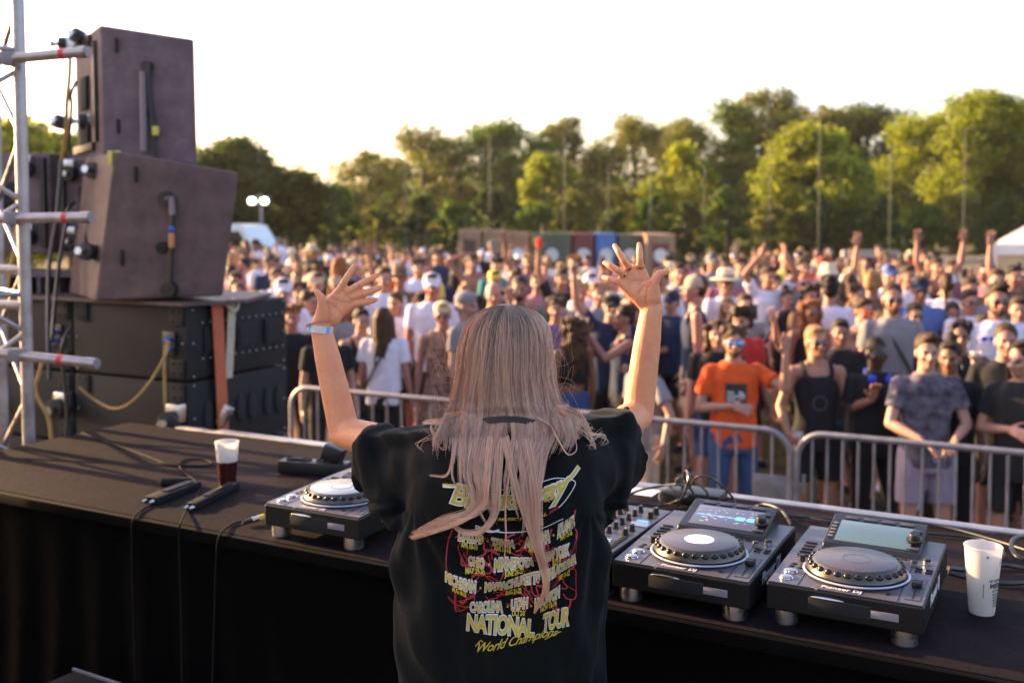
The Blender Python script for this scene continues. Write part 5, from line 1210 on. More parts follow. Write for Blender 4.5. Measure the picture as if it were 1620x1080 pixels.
# ================================================================== THE CROWD
# px, py of head top, height, pose, yaw, shirt, lower, hair, accessories, skin, flip, label
X = None
C_ = [
 (1162, 515, 1.75, 'orange', 0, 'tee orange', 'trousers denim', 'messy brown', 'glasses:blue beard', X, 0, 'man in orange tee with square chest print and blue mirror sunglasses'),
 (1293, 516, 1.72, 'tank', 0, 'tank black', 'shorts black', 'tail blond', 'glasses', (.33, .16, .10), 0, 'dancer in loose black tank top and sunglasses holding a cup'),
 (1468, 529, 1.75, 'lean', -4, 'tee camo', 'shorts greyviolet', 'quiff brown', '', (.40, .21, .155), 0, 'man in dark patterned grey tee leaning on the steel barrier'),
 (1592, 512, 1.76, 'chest', -28, 'tee black', 'shorts black', 'buzz brown', '', X, 0, 'man in black tee with blue glasses on shaved head at right edge'),
 (1387, 534, 1.64, 'idle', 4, 'tee black', 'trousers black', 'buzz black', 'glasses', DARKSK, 0, 'dark skinned man in black with blue headphones round his neck'),
 (1283, 474, 1.72, 'idle', 8, 'tank black', 'shorts black', 'longcurly ginger', 'glasses', X, 0, 'person with long frizzy ginger hair and dark sunglasses'),
 (1503, 540, 1.66, 'idle', -30, 'tee black', 'trousers black', 'bun dark', '', MIDSK, 0, 'dark haired woman with big earring behind the man in grey'),
 (1520, 508, 1.70, 'mouth', -20, 'tee black', 'shorts black', 'messy black', '', MIDSK, 0, 'person with tousled black hair drinking from a white cup'),
 (1366, 470, 1.80, 'cup', 5, 'open floral', 'shorts beige', 'short brown', 'glasses:red', (.38, .17, .12), 1, 'man with red mirror sunglasses and open flowery shirt holding a cup'),
 (1398, 492, 1.66, 'idle', 20, 'tee red', 'shorts black', 'short brown', '', X, 0, 'person in bright red tee squeezed behind the flowery shirt'),
 (1413, 448, 1.84, 'idle', -6, 'tee grey', 'shorts beige', 'buzz brown', 'glasses beard strap', X, 0, 'smiling bearded man in pale grey tee with black chest strap'),
 (1448, 480, 1.68, 'idle', 0, 'tee black', 'shorts black', 'short dark', 'glasses', X, 0, 'short haired person in dark sunglasses between two taller men'),
 (1456, 438, 1.80, 'idle', -12, 'tee blue', 'shorts black', 'short dark', 'cap:navy glasses', X, 0, 'man in blue tee, dark cap and sunglasses'),
 (1535, 458, 1.80, 'idle', 3, 'tee white', 'shorts black', 'short dark', 'glasses strap', X, 0, 'man in white tee, round dark sunglasses and black strap'),
 (1579, 449, 1.86, 'idle', -8, 'tee white', 'shorts beige', 'quiff dark', 'glasses beard', X, 0, 'tall man with dark beard and flat sunglasses near right edge'),
 (1507, 478, 1.66, 'clap', -10, 'tee black', 'shorts black', 'tail brown', '', X, 0, 'smiling person with tied brown hair and clasped hands'),
 (1098, 435, 1.86, 'idle', -95, 'tank navy', 'shorts beige', 'buzz brown', 'cap:beige', X, 0, 'tall man in navy tank top and beige cap looking left'),
 (1062, 460, 1.74, 'idle', -40, 'tee navy', 'shorts black', 'short dark', 'cap:navy', X, 0, 'person in navy cap looking left behind the raised arm'),
 (985, 482, 1.74, 'phone', -80, 'tank navy', 'shorts black', 'messy dark', '', X, 0, 'brown haired person in dark tank top holding a camera up'),
 (968, 462, 1.84, 'fist', 0, 'tee navy', 'shorts black', 'short grey', 'cap:black glasses beard:grey', X, 0, 'grey bearded man in black cap and sunglasses with fist raised'),
 (905, 500, 1.66, 'idle', -150, 'crop black', 'trousers denim', 'longcurly brown', '', MIDSK, 0, 'person with big curly brown hair and bare shoulders'),
 (608, 487, 1.70, 'idle', 168, 'tee white', 'shorts black', 'long brown', 'strap', X, 0, 'person seen from behind in white tee with long lit brown hair'),
 (572, 488, 1.68, 'idle', 25, 'crop black', 'shorts denim', 'bun black', '', X, 0, 'dark haired person in black crop top with bare waist'),
 (700, 478, 1.74, 'mouth', 0, 'dress floral', 'shorts floral', 'short blond', 'bandana:cream glasses', X, 0, 'person in pale headscarf and flowery dress with hand at face'),
 (668, 461, 1.72, 'idle', 6, 'dress floral', 'shorts floral', 'long ginger', 'cap:black', X, 0, 'red haired person in black cap and flowery dress'),
 (740, 462, 1.84, 'idle', 60, 'tee grey', 'shorts black', 'short grey', 'bandana:grey', X, 0, 'person in pale grey top right behind the headscarf'),
 (683, 432, 1.84, 'idle', 0, 'tee white', 'shorts black', 'short dark', 'cap:white', (.40, .14, .10), 0, 'red faced man in white and blue cap'),
 (625, 462, 1.74, 'idle', -15, 'tee white', 'shorts black', 'tail brown', '', X, 0, 'person with sunlit face and tied hair behind the raised fingers'),
 (608, 422, 1.88, 'idle', 25, 'tee white', 'shorts black', 'short brown', '', X, 0, 'tall brown haired man in white tee'),
 (662, 408, 1.98, 'idle', 10, 'tee white', 'shorts black', 'messy brown', '', X, 0, 'tall man with bushy brown hair and bright sunlit face'),
 (632, 425, 1.76, 'point', 0, 'tee brown', 'shorts black', 'short brown', 'hat:brown', X, 0, 'person stretching one long sunlit arm high above the crowd'),
 (490, 460, 1.76, 'idle', 70, 'tee white', 'shorts black', 'short dark', '', X, 0, 'dark haired man in profile below the raised thumb'),
 (461, 482, 1.72, 'idle', 10, 'tee black', 'trousers black', 'messy ginger', '', (.38, .15, .11), 0, 'red faced person in black beside the subwoofers'),
 (500, 431, 1.80, 'idle', 35, 'tee black', 'shorts black', 'short dark', 'cap:beige', X, 0, 'person in tan and grey cap left of the raised hand'),
 (448, 440, 1.80, 'idle', 8, 'tee white', 'shorts black', 'short dark', 'cap:white', X, 0, 'person in clean white cap just above the subwoofers'),
 (537, 408, 1.84, 'idle', 170, 'tee black', 'shorts black', 'long ginger', '', X, 0, 'person seen from behind with long red hair in dark top'),
 (473, 446, 1.68, 'idle', 20, 'tee pink', 'shorts black', 'messy dark', '', X, 0, 'pink clad person between white cap and tan cap'),
 (411, 398, 1.90, 'side', 75, 'tee white', 'shorts black', 'buzz brown', 'cap:white', X, 0, 'man in white cap and white tee turned to the right'),
 (437, 424, 1.74, 'idle', 30, 'tee white', 'shorts black', 'short brown', '', X, 0, 'brown haired person with sunlit cheek above the white cap'),
 (370, 401, 1.82, 'idle', 150, 'tee mauve', 'shorts black', 'messy blond', '', X, 0, 'blond haired person right beside the tilted loudspeaker'),
 (388, 380, 1.95, 'idle', 10, 'tee mauve', 'shorts black', 'long dark', '', X, 0, 'long haired person in mauve top below the van'),
 (404, 380, 1.95, 'idle', -20, 'tee pink', 'shorts black', 'curly black', '', MIDSK, 0, 'curly black haired person below the van windscreen'),
 (426, 405, 1.80, 'idle', 40, 'tee navy', 'shorts black', 'short black', '', X, 0, 'short black haired person behind the man in white cap'),
 (375, 450, 1.66, 'idle', 0, 'tee white', 'shorts black', 'short brown', 'cap:brown', X, 0, 'person in brown cap peeping over the subwoofers'),
 (372, 430, 1.70, 'idle', 0, 'tee grey', 'shorts black', 'short dark', 'glasses', X, 0, 'person in dark glasses right of the speaker edge'),
 (440, 374, 2.0, 'idle', 0, 'tee white', 'shorts black', 'short brown', 'cap:grey', X, 0, 'person in grey cap right of the van'),
 (452, 376, 1.95, 'idle', 0, 'tee white', 'shorts black', 'short brown', '', X, 0, 'person in bright white tee right of the van'),
 (493, 388, 1.90, 'idle', 10, 'tee black', 'shorts black', 'long blond', 'hat:cream', X, 0, 'person in round straw hat left of the raised index finger'),
 (692, 394, 1.90, 'idle', 5, 'tee navy', 'shorts black', 'messy brown', '', X, 0, 'brown haired person in navy tee left of wooden stalls'),
 (748, 402, 1.92, 'overhead', 0, 'none white', 'shorts black', 'short brown', '', X, 0, 'bare chested person with one arm bent over the head'),
 (778, 381, 1.95, 'idle', 0, 'tee white', 'shorts black', 'tail dark', 'cap:grey', X, 0, 'person in white tee and grey cap before the wooden stalls'),
 (786, 407, 1.84, 'idle', 0, 'tee teal', 'shorts black', 'messy dark', '', X, 0, 'dark haired person in teal tee above the performer'),
 (783, 428, 1.76, 'idle', 0, 'tee black', 'shorts black', 'short dark', 'bandana:yellow', X, 0, 'person wearing a bright yellow headscarf'),
 (780, 446, 1.74, 'clap', 0, 'tee black', 'shorts black', 'bald brown', '', (.40, .20, .14), 0, 'bald sunlit man below the yellow headscarf'),
 (822, 437, 1.80, 'mouth', 0, 'tee green', 'shorts black', 'buzz dark', 'beard:black', X, 0, 'dark bearded man with hand at his mouth above performer\'s hair'),
 (836, 402, 1.88, 'point', 0, 'tee mauve', 'shorts black', 'messy blond', '', X, 0, 'blond person pointing one arm at the containers'),
 (812, 424, 1.72, 'idle', -40, 'tee brown', 'shorts black', 'messy brown', '', X, 0, 'brown haired person between yellow headscarf and bearded man'),
 (850, 432, 1.72, 'wave', 0, 'tee pink', 'shorts black', 'short brown', '', X, 0, 'person in pink tee waving right of the bearded man'),
 (908, 404, 1.92, 'idle', -20, 'tee navy', 'shorts black', 'messy ginger', 'headphones', X, 0, 'ginger haired person wearing black headphones'),
 (890, 425, 1.80, 'armR', 10, 'tee black', 'shorts black', 'short dark', '', X, 0, 'person in black raising a red cup'),
 (935, 432, 1.78, 'idle', 0, 'tee white', 'shorts black', 'short brown', 'cap:white', X, 0, 'person in white cap left of the raised right hand'),
 (918, 446, 1.70, 'idle', 0, 'tee grey', 'shorts black', 'messy blond', '', X, 0, 'blond person below the headphones wearer'),
 (1045, 424, 1.84, 'idle', -30, 'tee white', 'shorts black', 'short brown', '', X, 0, 'brown haired person just right of the raised thumb'),
 (1075, 416, 1.84, 'idle', 0, 'tee grey', 'shorts black', 'short dark', '', X, 0, 'dark haired person left of the beige cap'),
 (1127, 401, 1.95, 'idle', 10, 'tee grey', 'shorts black', 'short dark', 'cap:grey', X, 0, 'tall person in grey cap and grey tee right of containers'),
 (1150, 418, 1.80, 'idle', 170, 'tee mauve', 'shorts black', 'short brown', 'cap:blue', X, 0, 'person in blue cap seen from behind over the cream hat'),
 (1149, 429, 1.80, 'idle', 10, 'tee white', 'shorts black', 'short brown', 'hat:cream glasses', X, 0, 'person in wide cream hat with black band and sunglasses'),
 (1172, 407, 1.82, 'idle', 10, 'tee grey', 'shorts black', 'messy brown', '', X, 0, 'brown haired person right of the grey cap'),
 (1216, 421, 1.82, 'overclap', 4, 'tee white', 'shorts black', 'short dark', '', X, 0, 'dark haired man in white tee clapping above his head'),
 (1243, 399, 1.98, 'idle', 15, 'tee yellow', 'shorts black', 'bald brown', '', X, 0, 'balding man in pale yellow tee above the crowd'),
 (1254, 425, 1.78, 'idle', -10, 'tee grey', 'shorts black', 'messy dark', '', X, 0, 'dark haired person under the yellow shirted man'),
 (1246, 458, 1.66, 'idle', 10, 'tee black', 'shorts black', 'bun dark', '', X, 0, 'round faced person left of the curly bun'),
 (1152, 471, 1.64, 'idle', 0, 'tee mauve', 'shorts black', 'long blond', '', X, 0, 'blond long haired person under the cream hat'),
 (1180, 465, 1.76, 'phone', 0, 'tee grey', 'shorts black', 'short brown', '', (.42, .22, .16), 0, 'person with sunlit forehead holding a phone behind orange tee'),
 (1283, 452, 1.78, 'idle', 10, 'tee brown', 'shorts black', 'curly dark', '', X, 0, 'person with curly dark hair piled on top'),
 (1272, 409, 1.84, 'idle', 0, 'tee pink', 'shorts black', 'messy brown', '', X, 0, 'brown haired person left of the red cap'),
 (1303, 407, 1.84, 'idle', 0, 'tee mauve', 'shorts black', 'short brown', 'cap:red', X, 0, 'person in faded red cap'),
 (1313, 438, 1.80, 'idle', 175, 'tee white', 'shorts black', 'messy black', '', X, 0, 'black haired person seen from behind in bright white tee'),
 (1312, 418, 1.84, 'armR', 0, 'tee beige', 'shorts black', 'short brown', 'bucket:cream', X, 1, 'person in cream bucket hat raising one sunlit arm'),
 (1348, 412, 1.84, 'idle', 0, 'tee grey', 'shorts black', 'short black', '', X, 0, 'short black haired person before the pale wall'),
 (1372, 407, 1.84, 'idle', -40, 'tee brown', 'shorts black', 'long brown', '', X, 0, 'long haired person before the pale wall'),
 (1380, 427, 1.88, 'idle', 165, 'tee brown', 'shorts black', 'messy blond', '', X, 0, 'blond person seen from behind right of the white tee'),
 (1345, 434, 1.72, 'idle', 170, 'tee brown', 'shorts black', 'long brown', '', X, 0, 'long brown haired person seen from behind near bucket hat'),
 (1341, 451, 1.64, 'idle', 0, 'tee beige', 'shorts black', 'long brown', '', X, 0, 'person with centre parted brown hair behind the flowery shirt'),
 (1408, 418, 1.84, 'idle', 0, 'tee white', 'shorts black', 'short brown', 'cap:blue', X, 0, 'person in bright blue cap before the pale wall'),
 (1438, 419, 1.88, 'idle', 5, 'tee white', 'shorts black', 'short dark', '', X, 0, 'sunlit man in white tee behind the navy cap'),
 (1500, 432, 1.78, 'idle', 150, 'tee white', 'shorts black', 'tail brown', 'cap:white', X, 0, 'person in white cap with brown ponytail seen from behind'),
 (1484, 408, 1.88, 'both', 0, 'tank brown', 'shorts black', 'short dark', '', X, 0, 'person raising both arms before the grey picket fence'),
 (1508, 412, 1.82, 'phone', 0, 'tee mauve', 'shorts black', 'short dark', '', X, 0, 'person holding a phone up before the grey picket fence'),
 (1536, 439, 1.76, 'idle', 0, 'tee grey', 'shorts black', 'tail dark', '', X, 0, 'person with sunlit cheek left of the tall bearded man'),
 (1561, 416, 1.84, 'idle', -60, 'tee mauve', 'shorts black', 'short black', '', X, 0, 'person in profile left of the white tent'),
 (1578, 425, 1.84, 'idle', -15, 'tee brown', 'shorts black', 'short brown', '', X, 0, 'sunlit person below the white tent post'),
 (1606, 420, 1.86, 'armR', 0, 'tee brown', 'shorts black', 'short black', '', X, 0, 'person with one arm stretched up in front of the tent'),
 (1612, 470, 1.78, 'idle', -20, 'tee white', 'shorts black', 'short brown', '', X, 0, 'person in white cut by the right edge of picture'),
 (1618, 540, 1.74, 'hug', -40, 'tee black', 'shorts black', 'long dark', '', X, 0, 'dark haired person half outside the right edge'),
 (1028, 462, 1.72, 'cup', -30, 'tee black', 'shorts grey', 'short dark', '', X, 0, 'person in black holding a clear cup behind the raised forearm'),
 (1000, 440, 1.74, 'idle', 0, 'tee black', 'shorts black', 'messy dark', '', X, 0, 'dark haired person right behind the raised palm'),
 (948, 446, 1.72, 'idle', 0, 'tee grey', 'shorts black', 'messy blond', '', X, 0, 'blond person left of the black cap'),
 (1018, 540, 1.62, 'side', -60, 'tee grey', 'trousers beige', 'tail brown', '', X, 0, 'person in grey trousers crouching by the middle barrier'),
 (545, 470, 1.70, 'idle', 30, 'tee grey', 'shorts black', 'long brown', '', X, 0, 'brown long haired person right behind the wristband'),
 (518, 498, 1.70, 'idle', 20, 'tee black', 'trousers black', 'short brown', '', X, 0, 'person in black right behind the raised forearm'),
 (880, 470, 1.74, 'wave', 0, 'tee purple', 'shorts black', 'messy brown', '', X, 0, 'purple clad person waving right beside the blonde hair'),
 (1330, 505, 1.66, 'idle', -10, 'tee black', 'shorts denim', 'short dark', '', X, 0, 'dark haired person behind the dancer\'s bent arm'),
 (1560, 498, 1.66, 'idle', 10, 'tee grey', 'shorts black', 'long dark', '', X, 0, 'person in striped grey top behind the man in black'),
]
placed = []; people = []
def spot_ok(x, y, d): return all((x - a) ** 2 + (y - b) ** 2 > d * d for a, b in placed)
FR = {}
for r_ in C_:
    px, py, ht, pose, yaw, sh, lo, ha, ac, sk, fl, lab = r_
    # people drawn taller than life in the table only stand a little farther away
    hr = min(ht, 1.88) if py > 500 else (min(ht + .12, 1.98) if py < 450 else ht); x, y = P_(px, py, hr)
    while y < onb(px).y + .55 and hr > 1.5: hr -= .01; x, y = P_(px, py, hr)
    root, hands = person(x, y, hr, pose, yaw, tuple(sh.split()), tuple(lo.split()), tuple(ha.split()), ac.split(), sk, fl, lab); placed.append((x, y)); FR[lab] = (root, hands); people.append(root)
# small things on the foremost people
def find(s): return next(v for k, v in FR.items() if s in k)
o_, hh_ = find('orange tee with'); s_ = mat('black_print_patch', (.02, .02, .022), .7)
q = MB(); sm = shirt_mesh('orange', 'tee'); bv = BVHTree.FromPolygons([v.co for v in sm.vertices], [p.vertices[:] for p in sm.polygons])
def front(bv, x, z, o=.003):
    h = bv.ray_cast(Vector((x, -1, z)), Vector((0, 1, 0)))[0]; return Vector((x, (h.y if h else -.12) - o, z))
def patch(root, bv, name, m, x0, x1, z0, z1, o=.003, n=6, par=None):
    q = MB(); V = [front(bv, x0 + (x1 - x0) * i / n, z0 + (z1 - z0) * j / n, o) for j in range(n + 1) for i in range(n + 1)]
    q.add(V, [(j * (n + 1) + i, j * (n + 1) + i + 1, (j + 1) * (n + 1) + i + 1, (j + 1) * (n + 1) + i) for j in range(n) for i in range(n)]); return q.build(name, m, par or root)
shirt_o = next(c for c in o_.children if c.name.startswith('shirt'))
patch(o_, bv, 'chest_print', s_, -.085, .075, 1.16, 1.33, par=shirt_o)
for k, t in enumerate(('THE', 'NORTH', 'FACE')):
    me = text_obj(t, .026, Mx=Matrix.Translation((-.073, 0, 1.255 - .027 * k)) @ Matrix.Rotation(R(90), 4, 'X'), off=.0012, ext=0); co = get_co(me); 
    for i in range(len(co)): co[i] = front(bv, float(co[i][0]), float(co[i][2]), .006)
    set_co(me, co); me.materials.clear(); me.materials.append(M['letter']); link('lettering', me, shirt_o)
q = MB(); 
for k, (r0, r1) in enumerate(((.050, .040), (.034, .024), (.018, .0))):
    V = [];
    for j in range(9):
        t = R(90) * j / 8
        for r_ in (r0, r1): V.append(front(bv, .012 + r_ * math.sin(t), 1.226 + r_ * math.cos(t), .006))
    q.add(V, [(2 * j, 2 * j + 1, 2 * j + 3, 2 * j + 2) for j in range(8)])
q.build('emblem', M['letter'], shirt_o)
t_, ht_ = find('black tank top and sun'); smt = shirt_mesh('tank', 'tank'); bvt = BVHTree.FromPolygons([v.co for v in smt.vertices], [p.vertices[:] for p in smt.polygons]); sh_t = next(c for c in t_.children if c.name.startswith('tank_top'))
q = MB(); V = []
for j in range(25):
    t = 2 * math.pi * j / 24
    for r_ in (.048, .054): V.append(front(bvt, .0 + r_ * math.cos(t), 1.18 + r_ * math.sin(t), .004))
q.add(V, [(2 * j, 2 * j + 1, 2 * j + 3, 2 * j + 2) for j in range(24)]); q.build('round_print', mat('faded_print', (.12, .11, .11), .8), sh_t)
def cup_at(p, label, h=.12, m=None):
    c = cup(p - Vector((0, 0, h * .5)), h, .026, .038, label, m=M['clear']); return c
M['clear'] = mat('clear_cup_plastic', (.72, .68, .66), .25, spec=.5, trans=.5)
def held(s, side, label, **k): r_, h_ = find(s); return cup_at(hand_world(r_, h_, side), label, **k)
held('black tank top and sun', -1, 'clear plastic cup held low by the black tank top dancer')
held('red mirror sunglasses', 1, 'clear cup held by the man in the open flowery shirt')
held('tousled black hair', 1, 'white cup at the mouth of the tousled black haired person')
held('clear cup behind the raised', 1, 'clear cup right behind the raised right forearm')
c = held('raising a red cup', -1, 'red cup raised above the performer\'s hair'); c.children[0].data = c.children[0].data.copy(); c.children[0].data.materials.clear(); c.children[0].data.materials.append(mat('red_plastic', (.55, .03, .02), .4))
def device(s, label, size, name, lens=False):
    r_, h_ = find(s); p = (hand_world(r_, h_, -1) + hand_world(r_, h_, 1)) / 2; root = empty(name, p, r_.rotation_euler.z, label, 'phone' if name == 'phone' else 'camera')
    q = MB(); q.box((0, 0, .02), size, bev=min(size) * .3); q.build('body', M['black_plastic'], root)
    if lens: q = MB(); q.cone((0, 0, .02), (0, -.09, .02), .035, .038, 24); q.build('lens', M['black_rubber'], root)
    else: q = MB(); q.box((0, size[1] / 2 + .0012, .02), (size[0] * .9, .002, size[2] * .92)); q.build('screen', M['glass'], root)
device('holding a camera up', 'black camera held up behind the raised right forearm', (.14, .06, .09), 'camera', True)
device('sunlit forehead', 'phone held up behind the orange shirted man', (.075, .009, .15), 'phone')
device('holding a phone up before', 'phone held up before the grey picket fence', (.075, .009, .15), 'phone')
# neck headphones of the dark skinned man, blue lenses on the shaved head, printed shirt marks
h_, _ = find('dark skinned man'); q = MB(); q.tube(bez([(-.075, -.075, 1.44), (-.085, -.0, 1.47), (-.05, .08, 1.49), (.05, .08, 1.49), (.085, 0, 1.47), (.075, -.075, 1.44)], 6), .009, 8)
for s in (-1, 1): q.ell((s * .07, -.095, 1.43), (.035, .016, .04))
q.build('neck_headphones', mat('bright_blue_plastic', (.01, .05, .55), .35), h_)
h_, _ = find('blue glasses on shaved'); o = link('sunglasses', CACHE[('gl', 'blue')].copy(), h_); o.data.materials.clear(); o.data.materials.append(mat('deep_blue_lens', (.01, .03, .5), .15, .8)); o.matrix_local = body_mesh('chest')[1] @ Matrix.Translation((0, .045, .105)) @ Matrix.Rotation(R(-30), 4, 'X')
# earring
h_, _ = find('big earring'); q = MB(); q.tube([(.082 + .02 * math.sin(t) * 0, .02 + .018 * math.sin(t), 1.565 + .018 * math.cos(t)) for t in np.linspace(0, 6.2, 16)], .003, 6, closed=True); q.build('earring', M['silver'], h_)
# ------------------------------------------------------------------ the rest of the individuals, scattered like a real crowd
rr = random.Random(21)
shw = ['white'] * 9 + ['black'] * 7 + ['navy'] * 3 + ['grey'] * 3 + ['mauve', 'pink', 'brown', 'brown', 'beige', 'cream', 'blue', 'green', 'red', 'purple', 'teal', 'yellow', 'orange']
hw = ['short dark', 'short black', 'messy black', 'long black', 'short dark', 'bun black', 'messy brown', 'short brown', 'messy brown', 'messy dark', 'long brown', 'long dark', 'long blond', 'tail brown', 'bun dark', 'curly dark', 'quiff brown', 'buzz brown', 'messy blond', 'short blond', 'longcurly brown', 'short ginger', 'long ginger', 'short black']
pw = ['idle'] * 24 + ['wave', 'clap', 'phone', 'cup', 'mouth', 'point', 'chest', 'side', 'side', 'cup', 'chest', 'mouth', 'hug', 'fist']
def where(px, y):
    L_ = [(430, 'beside the loudspeaker stack'), (520, 'left of the raised left hand'), (610, 'behind the raised left hand'), (720, 'left of the performer\'s head'), (880, 'above the performer\'s head'), (955, 'right of the performer\'s head'),
          (1060, 'behind the raised right hand'), (1130, 'near the beige cap'), (1235, 'behind the orange tee'), (1335, 'behind the black tank top'), (1430, 'behind the flowery shirt'), (1540, 'behind the man in grey')]
    w_ = next((t for a, t in L_ if px < a), 'near the right edge'); return ('front' if y < 10 else 'middle' if y < 14.5 else 'far' if y < 23 else 'farthest') + ' rows, ' + w_
NIND = 296; tries = 0; auto = []
bands = [(7.8, 11.5, .72, 18), (11.5, 16.5, .8, 34), (16.5, 25, .8, 46), (25, 36, .8, 999)]
for y0, y1, dmin, quota in bands:
    cnt = 0; tries = 0
    while cnt < quota and len(people) < NIND and tries < 30000:
        tries += 1; y = rr.uniform(y0, y1); px = rr.uniform(352 if y > 8 else 1060, 1640); x = (px - 810) / F * y
        if not spot_ok(x, y, dmin) or (px > 700 and y > 30) or (700 < px < 1120 and y > 25.5) or (px > 1480 and y > 20): continue
        if y < onb(px).y + .7: continue
        if 470 < px < 1060 and y < 10.5: continue
        ht = rr.gauss(1.76 if y < 20 else 1.70, .06); pose = rr.choice(pw) if y > 10 else rr.choice(['idle', 'idle', 'cup', 'side', 'chest'])
        if y < 12: ht = min(ht, 1.72)
        s = rr.choice(shw); h = rr.choice(hw); acc = []
        if rr.random() < .28: acc.append('glasses')
        t = rr.random(); hat = None
        if t < .13: hat = rr.choice(['white', 'black', 'navy', 'beige', 'grey', 'red']); acc.append('cap:' + hat); hat += ' cap'
        elif t < .18: hat = 'cream hat'; acc.append('hat:cream')
        elif t < .21: hat = 'white bucket hat'; acc.append('bucket:white')
        beard = rr.random() < .2 and h.split()[0] in ('short', 'buzz', 'quiff', 'messy')
        if beard: acc.append('beard')
        back = rr.random() < .12; yaw = (180 if back else 0) + rr.gauss(0, 22); kind = rr.choice(['tee'] * 6 + ['tank', 'crop'])
        sk = rr.choice(SKIN + [MIDSK, DARKSK] if rr.random() < .5 else SKIN); lo = (rr.choice(['shorts', 'trousers']), rr.choice(['black', 'denim', 'beige', 'grey', 'black']))
        root, hands = person(x, y, ht, pose, yaw, (kind, s), lo, tuple(h.split()), acc, sk, rr.random() < .5, '')
        hs = {'short': 'short', 'messy': 'messy', 'long': 'long', 'tail': 'tied', 'bun': 'bunned', 'curly': 'curly', 'quiff': 'brushed up', 'buzz': 'cropped', 'longcurly': 'frizzy'}[h.split()[0]]
        act = {'armR': 'arm up', 'both': 'both arms up', 'wave': 'waving', 'clap': 'clapping', 'overclap': 'clapping overhead', 'phone': 'hands up at face', 'cup': 'arm bent', 'mouth': 'hand at mouth', 'point': 'arm stretched up', 'chest': 'hands at chest', 'side': 'turned sideways', 'hug': 'arm across belly', 'fist': 'fist up'}.get(pose, 'seen from behind' if back else 'standing')
        auto.append((px, y, root, f"{s} {dict(tee='tee', tank='tank top', crop='crop top')[kind]}, {hat if hat else hs + ' ' + h.split()[1] + ' hair'}, {act}, {where(px, y)}")); placed.append((x, y)); people.append(root); cnt += 1
g_ = {}
for a in auto: g_.setdefault(a[3], []).append(a)
ordn = ['leftmost', 'second from left', 'third from left', 'fourth from left']
for k, v in g_.items():
    v.sort(key=lambda a: a[0])
    for i, a in enumerate(v):
        t = k if len(v) == 1 else f"{k}, {ordn[min(i, 3)]}"
        if len(t.split()) > 16: t = t.replace(' rows,', '')
        if len(t.split()) > 16: t = t.replace(' hair,', ',')
        a[2]['label'] = t
# ------------------------------------------------------------------ everyone farther back or hidden among them, uncountable: one object
def far_crowd():
    src = []
    for pose in ('idle', 'idle', 'idle', 'idle', 'cup', 'clap', 'idle', 'side', 'idle', 'chest'):
        me, hm, _ = body_mesh(pose, .03); sh = remesh_far(pose); src.append((get_co(me).copy(), quads(me), get_co(sh).copy(), quads(sh)))
    Vs = []; Qs = []; Cs = []; off = 0; rs = random.Random(4); cnt = 0; hv, hq = sphere_vf((0, .02, 1.68), (.085, .10, .085), None, 10, 6)
    hv = np.array(hv); hq4 = np.array([f if len(f) == 4 else (f[0], f[1], f[2], f[2]) for f in hq])
    pal = [SC_[k] for k in shw]; hp = [HC[k] for k in ('black', 'dark', 'brown', 'dark', 'black', 'brown', 'blond', 'ginger')]
    while cnt < 170:
        y = rs.uniform(20, 37.5); px = rs.uniform(330, 1680); x = (px - 810) / F * y; cnt += 1
        if not spot_ok(x, y, .42) or (px > 700 and y > 30.5) or (700 < px < 1120 and y > 25.5) or (px > 1480 and y > 20): continue
        placed.append((x, y)); b, bq, s, sq = rs.choice(src); sc_ = rs.gauss(.965, .04); a = rs.gauss(0, .5); c_, s_ = math.cos(a) * sc_, math.sin(a) * sc_
        Rm = np.array([[c_, -s_, 0], [s_, c_, 0], [0, 0, sc_]]); o = np.array([x, y, 0]); sk = SKIN[rs.randrange(6)]; cl = rs.choice(pal); lc = rs.choice([(.02, .02, .025), (.04, .06, .14), (.3, .24, .18)]); hcol = rs.choice(hp)
        Cb = np.tile(sk, (len(b), 1)); Cb[b[:, 2] < .92] = lc
        for V, Q, C in ((b, bq, Cb), (s, sq, np.tile(cl, (len(s), 1))), (hv, hq4, np.tile(hcol, (len(hv), 1)))):
            Vs.append(V @ Rm.T + o); Qs.append(Q + off); Cs.append(C); off += len(V)
    V = np.concatenate(Vs); Q = np.concatenate(Qs); C = np.ones((len(V), 4)); C[:, :3] = np.concatenate(Cs)
    bm = bmesh.new()
    me = bpy.data.meshes.new('far_crowd'); me.from_pydata(V.tolist(), [], [tuple(dict.fromkeys(map(int, f))) for f in Q]); me.update(); me.polygons.foreach_set('use_smooth', [True] * len(me.polygons))
    me.materials.append(mat('far_people', rough=.8, attr='col')); set_attr(me, 'col', C); bm.free()
    tag(link('far_crowd', me), 'densely packed people filling the field behind the nearer crowd', 'crowd', kind='stuff')
def quads(me): return np.array([tuple(p.vertices) if len(p.vertices) == 4 else tuple(p.vertices) + (p.vertices[-1],) * (4 - len(p.vertices)) for p in me.polygons])
def remesh_far(pose):
    aR, aL, *_ = POSE[pose]; q = MB(); q.rings([sring(z, rx, ry, cy=.008) for z, rx, ry in [(.88, .18, .13), (1.12, .17, .12), (1.36, .19, .118), (1.45, .12, .085)]])
    for side, sp in ((-1, aR), (1, aL)): S, E, *_ = arm_pts(side, sp); q.cap(S, S.lerp(E, .6), .065, .068)
    return remesh(q, .035, 2)
far_crowd()
